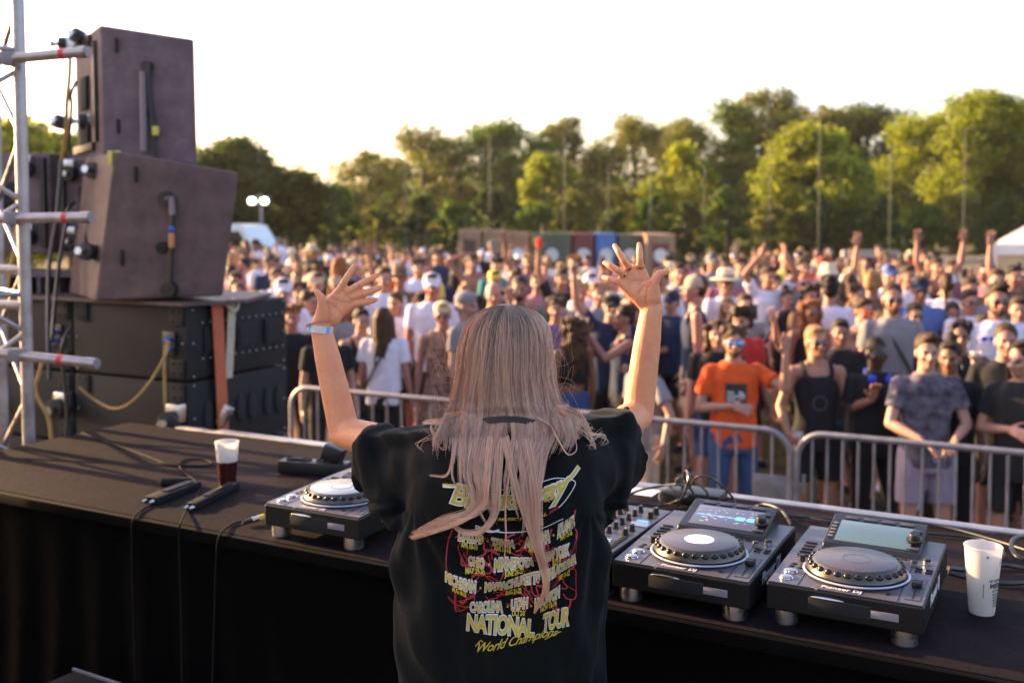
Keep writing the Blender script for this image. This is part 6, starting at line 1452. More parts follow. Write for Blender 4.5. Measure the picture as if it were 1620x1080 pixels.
# ================================================================== THE PERFORMER
root = empty('person', (-.02, 2.12, STZ), 0, 'blonde performer seen from behind with both hands raised over the mixer', 'person'); O = root.location.copy(); DJ = root
def LA(px, py, Y): return at(px, py, (2.12 + Y - 2.80) / KY) - O
q = MB()
hc = LA(803, 562, 2.86); q.ell(hc + Vector((0, 0, .012)), (.069, .088, .088), None, 24, 16); q.ell(hc + Vector((0, .03, -.05)), (.055, .06, .075), None, 20, 12); q.ell(hc + Vector((0, .092, -.03)), (.012, .014, .022)); q.ell(hc + Vector((0, .065, -.105)), (.03, .025, .02))
for s in (-1, 1): q.ell(hc + Vector((s * .07, .0, -.03)), (.008, .018, .028))
q.cap(LA(803, 600, 2.84), LA(803, 690, 2.81), .05, .056, 18); q.cap(LA(705, 716, 2.80), LA(900, 712, 2.80), .055, .055); q.cap(LA(760, 695, 2.81), LA(850, 695, 2.81), .05, .05)
q.ell(LA(800, 800, 2.80), (.155, .095, .17), None, 20, 12); q.ell(LA(797, 980, 2.81), (.12, .085, .2), None, 20, 12)
hz = LA(797, 1160, 2.81); q.ell(hz, (.16, .11, .13), None, 20, 12)
for s in (-1, 1):
    h = Vector((hz.x + s * .085, 0.01, hz.z - .03)); k = Vector((hz.x + s * .11, .03, .46)); an = Vector((hz.x + s * .13, 0, .08)); q.cap(h, k, .085, .055, 14); q.cap(k, an, .055, .035, 14); q.cap(an + Vector((0, -.02, -.045)), an + Vector((s * .01, .14, -.05)), .032, .028)
def arm(S, E, Wr, r):
    q.cap(S, E, .048, r[3], 16); q.cap(E, E.lerp(Wr, .30), r[3], r[2], 16); q.cap(E.lerp(Wr, .30), E.lerp(Wr, .72), r[2], r[1] + .003, 16); q.cap(E.lerp(Wr, .72), Wr, r[1] + .003, r[0], 16)
Zl = lambda x, y, Y=3.02: LA(440 + x / 3.177, 360 + y / 3.177, Y)
Zr = lambda x, y, Y=3.02: LA(860 + x / 3.177, 360 + y / 3.177, Y)
arm(LA(690, 722, 2.80), LA(545, 684, 3.01), Zl(215, 505), (.0235, .0262, .0335, .035))
arm(LA(915, 712, 2.80), LA(1009, 656, 3.04), Zr(542, 415), (.0245, .0275, .034, .036))
def chain(P, rad):
    for a, b, r1, r2 in zip(P[:-1], P[1:], rad[:-1], rad[1:]): q.cap(a, b, r1, r2, 12)
def hand(Z, wrist, fingers, thumb, palm, rf=.0078):
    for f in fingers: chain([Z(*p) for p in f], [rf * 1.12, rf * 1.1, rf * 1.04, rf * .86])
    for f, w_ in zip(fingers, palm): chain([Z(*wrist[0], 3.02).lerp(Z(*wrist[1], 3.02), w_), Z(f[0][0], f[0][1], 3.022)], [.0135, .0115])
    chain([Z(*p) for p in thumb], [.0165, .0125, .0098, .0078])
# left: finger points base, pip, dip, tip (x, y in enlarged crop, depth)
LF = [[(296, 330, 3.02), (335, 268, 3.014), (364, 222, 3.017), (388, 190, 3.024)], [(338, 326, 3.02), (408, 288, 3.012), (458, 262, 3.016), (496, 241, 3.026)],
      [(362, 352, 3.02), (425, 333, 3.013), (474, 316, 3.017), (512, 302, 3.027)], [(364, 388, 3.022), (416, 380, 3.016), (456, 371, 3.02), (490, 362, 3.028)]]
hand(Zl, ((190, 478), (250, 480)), LF, [(212, 462, 3.014), (224, 400, 3.006), (218, 352, 3.0), (194, 324, 3.0)], (.1, .45, .8, 1))
q.ell(Zl(282, 400, 3.022), (.030, .012, .036), Matrix.Rotation(R(28), 3, 'Y'), 16, 10); q.ell(Zl(226, 428, 3.012), (.0155, .013, .028), Matrix.Rotation(R(5), 3, 'Y')); q.ell(Zl(292, 440, 3.016), (.016, .012, .026), Matrix.Rotation(R(25), 3, 'Y'))
RF = [[(486, 205, 3.02), (484, 160, 3.012), (483, 118, 3.016), (481, 85, 3.026)], [(436, 208, 3.02), (405, 168, 3.012), (378, 124, 3.016), (358, 92, 3.028)],
      [(410, 240, 3.02), (372, 216, 3.013), (336, 193, 3.018), (308, 177, 3.03)], [(398, 286, 3.022), (362, 271, 3.016), (328, 259, 3.022), (302, 251, 3.032)]]
hand(Zr, ((575, 390), (505, 392)), RF, [(556, 355, 3.010), (552, 278, 3.0), (582, 232, 2.996), (618, 222, 2.998)], (.1, .45, .8, 1))
q.ell(Zr(462, 285, 3.022), (.030, .012, .036), Matrix.Rotation(R(-28), 3, 'Y'), 16, 10); q.ell(Zr(535, 335, 3.008), (.0175, .015, .032), Matrix.Rotation(R(-8), 3, 'Y')); q.ell(Zr(478, 340, 3.014), (.015, .012, .03), Matrix.Rotation(R(-30), 3, 'Y'))
me = remesh(q, .0036, 4, .45); co = get_co(me).astype(float); F_ = np.ones((len(co), 4))
def seg_d(P, a, b):
    a = np.array(a); b = np.array(b); ab = b - a; t = np.clip(((P - a) @ ab) / (ab @ ab), 0, 1); return np.linalg.norm(P - a - t[:, None] * ab, axis=1)
def crease(Z, lines, w_=.0016, depth=.0012):
    for ln in lines:
        for a, b in zip(ln[:-1], ln[1:]):
            d = seg_d(co[:, [0, 2]], [Z(*a).x, Z(*a).z], [Z(*b).x, Z(*b).z]); m = np.exp(-(d / w_) ** 2) * ((co[:, 1] < Z(*a).y + .004) & (co[:, 2] > Z(*a).z - .2))
            F_[:, 0] *= 1 - .22 * m; F_[:, 1] *= 1 - .40 * m; F_[:, 2] *= 1 - .40 * m; co[:, 1] += depth * m
crease(Zl, [[(262, 345), (300, 362), (340, 372), (372, 376)], [(256, 372), (290, 392), (318, 420), (330, 446)], [(252, 366), (262, 400), (264, 440), (250, 478)], [(292, 318), (312, 332)], [(328, 310), (345, 335)], [(352, 338), (370, 362)]])
crease(Zr, [[(520, 262), (490, 262), (450, 262), (415, 258)], [(530, 270), (500, 290), (480, 318), (472, 330)], [(534, 268), (512, 300), (505, 345), (512, 385)], [(470, 208), (500, 206)], [(420, 222), (448, 200)], [(400, 252), (420, 230)]])
for Z, Fs in ((Zl, LF), (Zr, RF)):
    for f in Fs:
        for i in (1, 2):
            c = np.array(Z(*f[i])); d = np.linalg.norm(co - c, axis=1); t = np.array(Z(*f[min(3, i + 1)])) - np.array(Z(*f[i - 1])); t /= np.linalg.norm(t); al = np.abs((co - c) @ t); m = np.exp(-(al / .0012) ** 2) * (d < .014); F_[:, :3] *= 1 - m[:, None] * np.array([.16, .3, .3])
        c = np.array(Z(*f[3])); d = np.linalg.norm(co - c, axis=1); m = np.exp(-(d / .014) ** 2); F_[:, 1] *= 1 - .22 * m; F_[:, 2] *= 1 - .2 * m
# freckles and blotches of the forearms
for i, p in enumerate(co): 
    if p[2] > 1.2: n_ = noise.noise((p[0] * 90, p[1] * 90, p[2] * 90)); b_ = noise.noise((p[0] * 22, p[1] * 22, p[2] * 22)); F_[i, 1] *= 1 + .05 * n_ + .07 * b_; F_[i, 2] *= 1 + .06 * n_ + .09 * b_
set_co(me, co); set_attr(me, 'feat', F_)
M['skin2'] = mat('performer_skin', rough=.46, objcol=True, attr='feat', spec=.45, sub=.18, bump=.3, bscale=380, var=.05, vscale=60)
me.materials.append(M['skin2']); oc(link('body', me, root), (.74, .305, .155)); body_me = me
# ------------------------------------------------------------------ tee shirt
q = MB(); RG = [(1250, 622, 958, 2.81, .15), (1160, 626, 954, 2.81, .148), (1080, 630, 950, 2.80, .140), (950, 628, 954, 2.795, .134), (860, 630, 960, 2.79, .128), (800, 640, 955, 2.79, .125), (745, 650, 952, 2.79, .118), (705, 668, 935, 2.80, .098), (683, 700, 902, 2.81, .078), (670, 742, 864, 2.815, .066)]
rg = []
for py, xl, xr, yc, ry in RG:
    a, b = LA(xl, py, yc), LA(xr, py, yc); rg.append(sring(a.z, (b.x - a.x) / 2, ry, 40, (a.x + b.x) / 2, yc - 2.80, 2.5))
q.rings(rg)
def sleeve(A, B, ra, rb, C=None, rc=None):
    q.cone(A, B, ra, rb, 28); q.ell(A, ra, None, 20, 12)
sleeve(LA(712, 752, 2.80), LA(594, 736, 2.945), .094, .066); sleeve(LA(890, 748, 2.80), LA(983, 714, 2.95), .094, .071)
for pl in ([(700, 684, 2.745), (575, 688, 2.875), (555, 706, 2.885), (556, 745, 2.87), (577, 795, 2.83), (628, 842, 2.755), (720, 900, 2.73)], [(880, 676, 2.745), (1000, 654, 2.875), (1014, 680, 2.885), (1008, 742, 2.87), (984, 798, 2.83), (956, 850, 2.755), (870, 900, 2.73)]):
    q.prism([LA(*p) for p in pl], (0, .10, 0))
q.cap(LA(725, 704, 2.80), LA(600, 712, 2.925), .044, .040); q.cap(LA(880, 700, 2.80), LA(985, 684, 2.925), .044, .044)
tee = remesh(q, .006, 7, .5); co = get_co(tee).astype(float); no = get_no(tee).astype(float); d = np.zeros(len(co))
SL = [(np.array(LA(665, 700, 2.8)), np.array(LA(585, 745, 2.95))), (np.array(LA(925, 700, 2.8)), np.array(LA(990, 722, 2.95)))]
for i, p in enumerate(co):
    x, y, z = p; wx = noise.noise((x * 4, y * 4, z * 2.2)) * .06
    v = noise.noise(((x + wx) * 15, y * 6, z * 1.8)); v = (1 - abs(v) * 2.6) * .5
    k = max(0, min(1, (1.45 - z) / .35)); d[i] += .0125 * v * (.45 + .75 * k) * (.5 if abs(x) < .09 else 1)
    d[i] += .006 * noise.noise((x * 20, y * 20, z * 13 + x * 18))
    for s, (a, b) in zip((-1, 1), SL):
        ax = b - a; L_ = np.linalg.norm(ax); ax = ax / L_; t = (p - a) @ ax / L_
        if t > .1 and x * s > .09:
            wv = t * 9 + 1.2 * noise.noise((x * 8, y * 8, z * 8)) + z * 6 * s; r_ = math.sin(wv * 1.5); d[i] += .0052 * (abs(r_) ** .6 * (1 if r_ > 0 else -1)) * min(1, (t - .1) * 3)
    # diagonal pull lines from the armpits
    for s in (-1, 1):
        ax_, az_ = s * .17, 1.30; dx, dz = (x - ax_) * -s, az_ - z
        if dz > 0 and 0 < dx < .3 or dz > 0: a_ = math.atan2(dx, dz + .02); rr_ = math.hypot(dx, dz); d[i] += .0085 * math.sin(a_ * 15 + 2 * noise.noise((x * 5, z * 5, 3))) * math.exp(-((rr_ - .16) / .13) ** 2)
co += no * d[:, None]; set_co(tee, co)
M['tee'] = mat('black_tee_jersey', (.0020, .0028, .0028), .8, spec=.13, sheen=.04, bump=.25, bscale=700, var=.2, vscale=5)
tee.materials.append(M['tee']); tee_o = link('tee_shirt', tee, root)
bvt = BVHTree.FromPolygons([v.co for v in tee.vertices], [p.vertices[:] for p in tee.polygons])
bc = get_co(body_me); zn = LA(800, 668, 2.8).z
for i in range(len(bc)):  # the body stays inside the shirt
    p = Vector(bc[i].tolist())
    if p.z > zn or p.z < .78 or p.x < LA(590, 0, 2.9).x or p.x > LA(990, 0, 2.9).x: continue
    lo, nn, _, ds = bvt.find_nearest(p)
    if lo is not None and ds < .05 and (p - lo).dot(nn) > -.007: bc[i] = lo - nn * .007
set_co(body_me, bc)
# ribbed neck band and dark inside of the sleeve openings
ca, cb = LA(742, 672, 2.815), LA(864, 672, 2.815); q = MB(); q.tube([((ca.x + cb.x) / 2 + (cb.x - ca.x) / 2 * math.cos(t), 2.815 - 2.80 + .066 * math.sin(t), ca.z + .004 * math.sin(t)) for t in np.linspace(0, 2 * math.pi, 40)[:-1]], .006, 8, closed=True); q.build('neck_band', M['tee'], tee_o)
def surf(px, py, off=.0, Yg=2.66):
    p = LA(px, py, Yg); h = bvt.ray_cast(Vector((p.x, -1.0, p.z)), Vector((0, 1, 0)))[0]; return Vector((p.x, (h.y if h else 0.02) - off, p.z))
M['gold'] = mat('gold_print', (.50, .36, .035), .6, var=.15, vscale=90); M['pwhite'] = mat('white_print', (.62, .60, .60), .6, var=.1, vscale=90); M['pred'] = mat('red_print', (.36, .012, .02), .6, var=.2, vscale=90); M['yprint'] = mat('yellow_print', (.58, .47, .02), .6)
G1, G2, G3, G4 = MB(), MB(), MB(), MB()
def cut(me, step):
    bm = bmesh.new(); bm.from_mesh(me)
    xs = [v.co.x for v in bm.verts]; ys = [v.co.y for v in bm.verts]
    if not xs: bm.free(); return [], []
    for ax, lo, hi in ((0, min(xs), max(xs)), (1, min(ys), max(ys))):
        p = lo + step
        while p < hi:
            c = Vector((0, 0, 0)); c[ax] = p; n_ = Vector((0, 0, 0)); n_[ax] = 1
            bmesh.ops.bisect_plane(bm, geom=bm.verts[:] + bm.edges[:] + bm.faces[:], plane_co=c, plane_no=n_); p += step
    bm.verts.index_update(); V = [v.co.copy() for v in bm.verts]; Fc = [tuple(v.index for v in f.verts) for f in bm.faces]; bm.free(); return V, Fc
def ptext(s, L_, Rr_, h, mid=None, shear=.0, off=.03, gold=True, hh=None, dst=None, under=True, spacing=.92, lift=0, und=.085):
    layers = ([(G1, und, .0011)] if under else []) + [(dst or G2, off, .0019)]
    wref = None
    for mb, of, lift_ in layers:
        me = text_obj(s, 1.0, ext=0, off=of, shear=shear, spacing=spacing); c = get_co(me)
        if len(c) == 0: continue
        if wref is None: wref = (c[:, 0].min(), c[:, 0].max())
        x0, x1 = wref; V, Fc = cut(me, .22 if h > 9 else .4); W_ = []
        for v in V:
            u = (v.x - x0) / (x1 - x0); px = L_[0] + (Rr_[0] - L_[0]) * u; by = L_[1] + (Rr_[1] - L_[1]) * u
            if mid: by += mid * 4 * u * (1 - u)
            hk = h if hh is None else h + (hh - h) * u; py = by - v.y / .70 * hk; W_.append(surf(px, py, lift_))
        mb.add(W_, Fc)
def pline(pts, w_, mb, lift_=.0015):
    pts = [Vector((a, b, 0)) for a, b in pts]; pts = bez(pts, 5) if len(pts) > 2 else [pts[0].lerp(pts[1], k / 4) for k in range(5)]; V = []
    for i, p in enumerate(pts):
        d = (pts[min(i + 1, len(pts) - 1)] - pts[max(0, i - 1)]).normalized(); n_ = Vector((-d.y, d.x, 0)) * w_ / 2; V += [surf(p.x + n_.x, p.y + n_.y, lift_), surf(p.x - n_.x, p.y - n_.y, lift_)]
    mb.add(V, [(2 * i, 2 * i + 1, 2 * i + 3, 2 * i + 2) for i in range(len(pts) - 1)])
# red street map behind the towns
rr = random.Random(12)
for k in range(105):
    a = [rr.uniform(712, 905), rr.uniform(846, 958)]; ang = rr.choice([0, .25, 1.57, 1.4, -.5, .8]) + rr.uniform(-.3, .3); pts = []
    for j in range(rr.randint(3, 7)):
        pts.append(tuple(a)); ang += rr.uniform(-.9, .9); st = rr.uniform(4, 11); a = [min(912, max(706, a[0] + st * math.cos(ang))), min(968, max(838, a[1] + st * math.sin(ang)))]
    pline(pts, rr.choice([1.0, 1.4, 2.0, 3.0]), G3, .0007)
for l_ in ([(716, 838), (708, 860), (706, 900), (718, 925), (706, 905)], [(905, 832), (912, 812), (908, 835), (914, 850), (904, 880)], [(708, 946), (722, 957), (744, 958)], [(720, 850), (735, 846), (724, 870), (740, 905)], [(838, 905), (842, 935), (852, 940), (850, 925), (880, 928), (884, 915)]): pline(l_, 1.8, G3, .0008)
# headline
ptext('Breakaway', (709, 797), (909, 779), 31, mid=17, shear=.35, off=.012, und=.055, hh=33)
pline([(700, 771), (722, 770)], 3, G2, .0019); pline([(699, 773), (723, 772)], 5.5, G1, .0010)
sw = [(762, 784), (800, 788), (838, 785), (874, 776), (902, 763), (919, 748)]; pline(sw, 7.5, G1, .0012); pline(sw, 4.6, G2, .0022)
pline([(905, 764), (912, 771), (900, 790), (884, 806)], 1.3, G1, .0012); pline([(766, 780), (790, 777), (830, 776)], 1.2, G1, .0012); pline([(858, 765), (880, 761), (902, 763)], 1.2, G1, .0012)
ptext('MUSIC FESTIVAL', (788, 824), (866, 817), 5, mid=3, off=.02, shear=.2, under=False); ptext('.com', (868, 816), (885, 806), 6, off=.03, dst=G3, under=False)
pline([(752, 830), (780, 837), (820, 840), (860, 836), (892, 823)], 1.4, G1, .0012); pline([(752, 833), (775, 838), (790, 836)], 2.4, G1, .0013)
for s, a, b, h in (('DALLAS', (724, 853), (765, 861), 15), ('TAMPA', (777, 863), (815, 868), 15), ('ARIZONA', (829, 867), (871, 856), 15), ('ATLANTA', (881, 852), (911, 835), 16),
                   ('OHIO', (740, 896), (767, 898), 15), ('MINNESOTA', (781, 900), (845, 896), 14), ('NEW YORK', (859, 893), (902, 877), 15),
                   ('MICHIGAN', (703, 921), (754, 935), 15), ('MASSACHUSETTS', (766, 936), (855, 921), 14), ('PHILADELPHIA', (865, 919), (913, 894), 14),
                   ('CAROLINA', (743, 964), (796, 970), 15), ('UTAH', (808, 968), (836, 959), 15), ('HOUSTON', (845, 961), (887, 948), 16)):
    ptext(s, a, b, h, off=.018, und=.10, shear=.08)
for s, a, b in (('APR 10-11', (729, 864), (755, 869)), ('APR 17-18', (781, 874), (808, 878)), ('APR 24', (836, 873), (852, 872)), ('MAY 15-16', (887, 857), (906, 849)), ('MAY 29-30', (736, 908), (767, 908)), ('JUNE 26-27', (798, 908), (829, 907)),
                ('JULY 12', (874, 897), (888, 892)), ('AUG 14-15', (715, 935), (738, 941)), ('AUG 21-22', (799, 943), (825, 939)), ('SEP 11-12', (885, 923), (902, 914)), ('OCT 2-3', (810, 976), (830, 973)), ('NOV 13-14', (855, 969), (881, 961))):
    g4 = MB(); ptext(s, a, b, 8, off=.03, dst=g4, under=False); g4.build('date_lettering', M['yprint'], tee_o, smooth=False)
for x, y in ((771, 855), (822, 861), (876, 848), (774, 891), (760, 929), (803, 962), (840, 956)): pline([(x - 1.2, y), (x + 1.2, y)], 2.4, G4, .0019)
ptext('NATIONAL', (737, 995), (846, 1007), 26, off=.030, und=.075, shear=.12); ptext('TOUR', (859, 1002), (901, 989), 26, off=.030, und=.075, shear=.2)
ptext('World Champions', (755, 1031), (884, 1008), 15, off=.006, shear=.6, mid=-2, under=False, hh=12); pline([(752, 1022), (760, 1012), (764, 1014)], 1.2, G2, .0019); pline([(862, 1014), (888, 1001)], 1.2, G2, .0019)
G3.build('map_print', M['pred'], tee_o, smooth=False); G1.build('print_outline', M['pwhite'], tee_o, smooth=False); G2.build('gold_lettering', M['gold'], tee_o, smooth=False); tag(G4.build('separator_dots', M['yprint'], tee_o, smooth=False), kind='stuff')
# trousers
q = MB(); q.rings([sring(z, rx, ry, cy=.01, cx=hz.x) for z, rx, ry in ((hz.z - .12, .165, .12), (hz.z, .178, .125), (hz.z + .10, .16, .115))])
for s in (-1, 1): h = Vector((hz.x + s * .085, 0.01, hz.z - .03)); k = Vector((hz.x + s * .11, .03, .46)); an = Vector((hz.x + s * .13, 0, .08)); q.ell(h, .098); q.cone(h, k, .098, .08, 20); q.ell(k, .08); q.cone(k, an, .08, .085, 20)
tr = remesh(q, .012, 4); folds(tr, .008, 2); tr.materials.append(M['skirt']); link('trousers', tr, root)
for s in (-1, 1):
    q = MB(); c0 = Vector((hz.x + s * .13, 0, 0)); q.ell(c0 + Vector((0, -.01, .06)), (.045, .06, .05)); q.ell(c0 + Vector((s * .01, .08, .035)), (.047, .09, .036)); q.box(c0 + Vector((s * .005, .045, .012)), (.088, .27, .024), bev=.01)
    sm_ = remesh(q, .008, 3); sm_.materials.append(M['black_rubber']); link('shoe', sm_, root)
# ------------------------------------------------------------------ hair
gx = np.arange(560, 1060, 8.0); gy = np.arange(640, 1010, 8.0); SG = np.array([[surf(x, y).y for x in gx] for y in gy])
for i_ in range(len(gy) - 2, -1, -1):
    m_ = SG[i_] > .015; SG[i_][m_] = SG[i_ + 1][m_] + .004
SG0 = SG.copy()
for di in (-1, 0, 1):
    for dj in (-1, 0, 1): SG = np.minimum(SG, np.roll(np.roll(SG0, di, 0), dj, 1))
def sgrid(px, py):
    u = np.clip((px - gx[0]) / 8, 0, len(gx) - 1.001); v = np.clip((py - gy[0]) / 8, 0, len(gy) - 1.001); i = u.astype(int); j = v.astype(int); fu = u - i; fv = v - j
    return (SG[j, i] * (1 - fu) + SG[j, i + 1] * fu) * (1 - fv) + (SG[j + 1, i] * (1 - fu) + SG[j + 1, i + 1] * fu) * fv
YT = [480, 484, 490, 500, 520, 550, 600, 640, 665, 690, 720, 760, 800, 850, 900, 960]
WT = [4, 16, 34, 48, 60, 68, 74, 84, 92, 90, 82, 74, 68, 58, 48, 36]
CT = [803, 803, 803, 802, 801, 799, 798, 799, 803, 800, 792, 787, 792, 806, 826, 840]
DT = [.01, .045, .062, .080, .098, .108, .112, .110, .105, .1, .1, .1, .1, .1, .1, .1]
HY = 2.855 - 2.80
def PX(px, py, Y): # px,py,Y(local) arrays -> local coordinates
    Yw = Y + O.y; a = (px - 810) / F; b = (CY - py) / F; c, s = math.cos(PITCH), math.sin(PITCH); dy = c + s * b; dz = -s + c * b; t = Yw / dy
    return np.stack([a * t - O.x, Y, CH + dz * t - O.z], -1)
def tubes(P, rad):
    """P (n,k,3) strand points, rad (n,k): three sided tubes"""
    n, k, _ = P.shape; T = np.gradient(P, axis=1); T /= np.linalg.norm(T, axis=2, keepdims=True) + 1e-9
    A = np.cross(T, np.array([0, 1.0, 0])); A /= np.linalg.norm(A, axis=2, keepdims=True) + 1e-9; B = np.cross(T, A)
    V = np.stack([P + (A * math.cos(t) + B * math.sin(t)) * rad[..., None] for t in (0, 2.094, 4.189)], 2).reshape(-1, 3)
    i, j, s = np.meshgrid(np.arange(n), np.arange(k - 1), np.arange(3), indexing='ij'); b = (i * k + j) * 3; Q = np.stack([b + s, b + (s + 1) % 3, b + 3 + (s + 1) % 3, b + 3 + s], -1).reshape(-1, 4); return V, Q
rs = np.random.default_rng(5); VV = []; QQ = []; CC = []; off = 0; K = 30; tt = np.linspace(0, 1, K)
def emit(px, py, Y, r0, cb, tip=.25, rootdark=None):
    global off
    P = PX(px, py, Y); rad = r0 * (1 - (1 - tip) * tt[None, :] ** 3) * np.ones(px.shape); V, Q = tubes(P, rad); C = np.ones(px.shape + (4,)); C[..., :3] = cb
    if rootdark is not None:
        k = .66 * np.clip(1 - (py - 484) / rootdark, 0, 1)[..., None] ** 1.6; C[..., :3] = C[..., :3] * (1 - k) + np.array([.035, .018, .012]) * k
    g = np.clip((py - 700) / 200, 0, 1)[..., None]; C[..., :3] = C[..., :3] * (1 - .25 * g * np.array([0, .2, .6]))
    VV.append(V); QQ.append(Q + off); CC.append(np.repeat(C.reshape(-1, 4), 3, 0)); off += len(V)
def lock(th0, layer, yend, ns, lr=9.0, drift=0, flick=0, cb=None, rd=40, dthick=1.0):
    th = th0 + rs.normal(0, .035, ns)[:, None] * np.clip(1.2 - tt[None, :], .2, 1)
    ye = yend + rs.normal(0, 9, ns)[:, None]; y0 = 483 + rs.uniform(0, 8, ns)[:, None] + 6 * (1 - layer); py = y0 + (ye - y0) * (tt[None, :] ** 1.25)
    Wd = np.interp(py, YT, WT) * layer; cx = np.interp(py, YT, CT); D = np.interp(py, YT, DT) * layer
    prof = np.clip(py - 640, 0, 400) / 100.0; wave = (rs.normal(0, 2.2) * np.sin(py / 34 + rs.uniform(0, 6)) + rs.normal(0, 1.5) * np.sin(py / 15 + rs.uniform(0, 6)) * np.clip(prof, 0, 1))
    lrad = lr * (1 - .78 * tt[None, :] ** 1.6) * np.clip(tt[None, :] * 5, .25, 1); a = rs.normal(0, .55, (ns, 1)); b = rs.normal(0, .55, (ns, 1))
    px = cx + Wd * np.sin(th) + wave + a * lrad + drift * prof + flick * np.clip((py - 610) / 60, 0, 1.4) ** 2 + rs.normal(0, 1.2, (ns, 1)) * np.sin(py / 25 + rs.uniform(0, 6, (ns, 1)))
    Yh = HY - D * np.cos(th) - .0
    Ys = sgrid(px, py) - .010 - .014 * (layer - .8) * 5 * .5 - abs(1) * .006
    k = np.clip((py - 635) / 34, 0, 1); k = k * k * (3 - 2 * k)
    Yl = np.minimum(Ys, HY - .0) ; Yc = Yh * (1 - k) + np.where(np.abs(th) < 1.35, Yl, np.minimum(Yl, Yh + .02)) * k
    Yc = np.where(py > 656, np.minimum(Yc, sgrid(px, py) - .010), Yc) + b * lrad * .0006 * (1 - .4 * k)
    cbv = (np.array([.99, .68, .53]) if cb is None else np.array(cb)) * rs.uniform(.78, 1.04) * (1 + rs.normal(0, .16, (ns, 1, 1))); cbv = np.clip(cbv, 0, .96)
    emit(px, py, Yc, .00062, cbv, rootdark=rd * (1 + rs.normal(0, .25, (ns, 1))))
NL = 215
for i in range(NL):
    th0 = -1.75 + 3.5 * (i + rs.random()) / NL; lay = rs.uniform(.86, 1.02); ab = abs(th0)
    if ab > 1.0: ye = rs.uniform(652, 705); fl = math.copysign(rs.uniform(2, 15), th0); dr = 0
    else:
        ye = rs.choice([rs.uniform(655, 720), rs.uniform(700, 790), rs.uniform(770, 850)], p=[.66, .22, .12]); fl = math.copysign(rs.uniform(0, 5), th0); dr = rs.normal(0, 4) - 8 * th0 * (ye > 760)
    rd = rs.uniform(14, 40) if ab > .7 else rs.choice([rs.uniform(20, 50), rs.uniform(70, 130)]) * (1.5 if -.55 < th0 < -.15 else 1)
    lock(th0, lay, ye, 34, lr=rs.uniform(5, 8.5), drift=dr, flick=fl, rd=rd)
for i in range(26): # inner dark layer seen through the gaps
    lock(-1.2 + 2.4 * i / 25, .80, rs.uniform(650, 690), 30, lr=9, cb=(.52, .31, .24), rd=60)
# long narrow locks lying on the shirt
def free_lock(pts, ns, lr0, lr1, lift=.02, cb=None, curl=0):
    P = np.array([p[:2] for p in pts], float); s = np.linspace(0, 1, len(P)); px0 = np.interp(tt, s, P[:, 0]); py0 = np.interp(tt, s, P[:, 1])
    bz = bez([Vector((p[0], p[1], 0)) for p in pts], 12); A = np.array([(v.x, v.y) for v in bz]); ss = np.linspace(0, 1, len(A)); px0 = np.interp(tt, ss, A[:, 0]); py0 = np.interp(tt, ss, A[:, 1])
    lr = lr0 + (lr1 - lr0) * tt; a = rs.normal(0, .5, (ns, 1)); b = rs.normal(0, .5, (ns, 1)); ph = rs.uniform(0, 6.28, (ns, 1))
    px = px0[None, :] + a * lr + 1.0 * np.sin(tt * 9 + ph) * curl; py = py0[None, :] + b * lr + 1.0 * np.cos(tt * 7 + ph) * curl
    Y = sgrid(px, py) - lift - b * .004; k = np.clip((660 - py) / 30, 0, 1); Y = Y * (1 - k) + (HY - .112 + 0 * py) * k
    c = (np.array([.99, .68, .52]) if cb is None else np.array(cb)) * (1 + rs.normal(0, .1, (ns, 1, 1))) * rs.uniform(.85, 1.15); emit(px, py, Y, .00060, c)
free_lock([(765, 690), (757, 740), (760, 785), (740, 812), (700, 824), (655, 846)], 90, 9, 5, .022, curl=1.2)
free_lock([(775, 690), (768, 760), (762, 800), (735, 820), (690, 838), (650, 850)], 40, 6, 3, .026, curl=1.2)
free_lock([(790, 690), (786, 770), (782, 815), (760, 840), (735, 842), (718, 832)], 60, 8, 3, .02, curl=.8)
free_lock([(820, 690), (832, 760), (842, 840), (856, 890), (862, 930), (846, 968)], 70, 9, 2.5, .018)
free_lock([(835, 690), (848, 770), (852, 850), (864, 905), (866, 950)], 50, 8, 2, .022)
free_lock([(800, 690), (815, 760), (835, 830), (850, 880)], 60, 8, 2, .02); free_lock([(812, 700), (800, 790), (800, 850), (797, 895)], 8, 2, .6, .02)
free_lock([(745, 690), (738, 740), (748, 780), (752, 812)], 60, 8, 2, .018); free_lock([(860, 690), (856, 740), (850, 790), (858, 830)], 50, 8, 2, .018)
free_lock([(850, 660), (870, 672), (883, 695), (898, 718), (912, 712), (910, 690)], 9, 1.5, .8, .03); free_lock([(725, 660), (722, 690), (716, 725), (706, 752), (680, 752)], 14, 3, 1, .02, curl=1)
for i in range(20): # wispy ends over the shoulders
    s = rs.choice([-1, 1]); x0 = 803 + s * rs.uniform(70, 100); y0 = rs.uniform(640, 668); ex = x0 + s * rs.uniform(5, 62); ey = rs.uniform(668, 715)
    free_lock([(x0, y0), ((x0 + ex) / 2 + rs.normal(0, 6), y0 + rs.uniform(4, 26)), (ex, ey), (ex + rs.normal(0, 14), ey + rs.uniform(-16, 20))], rs.integers(3, 8), 3.5, 3, .012, curl=2.6)
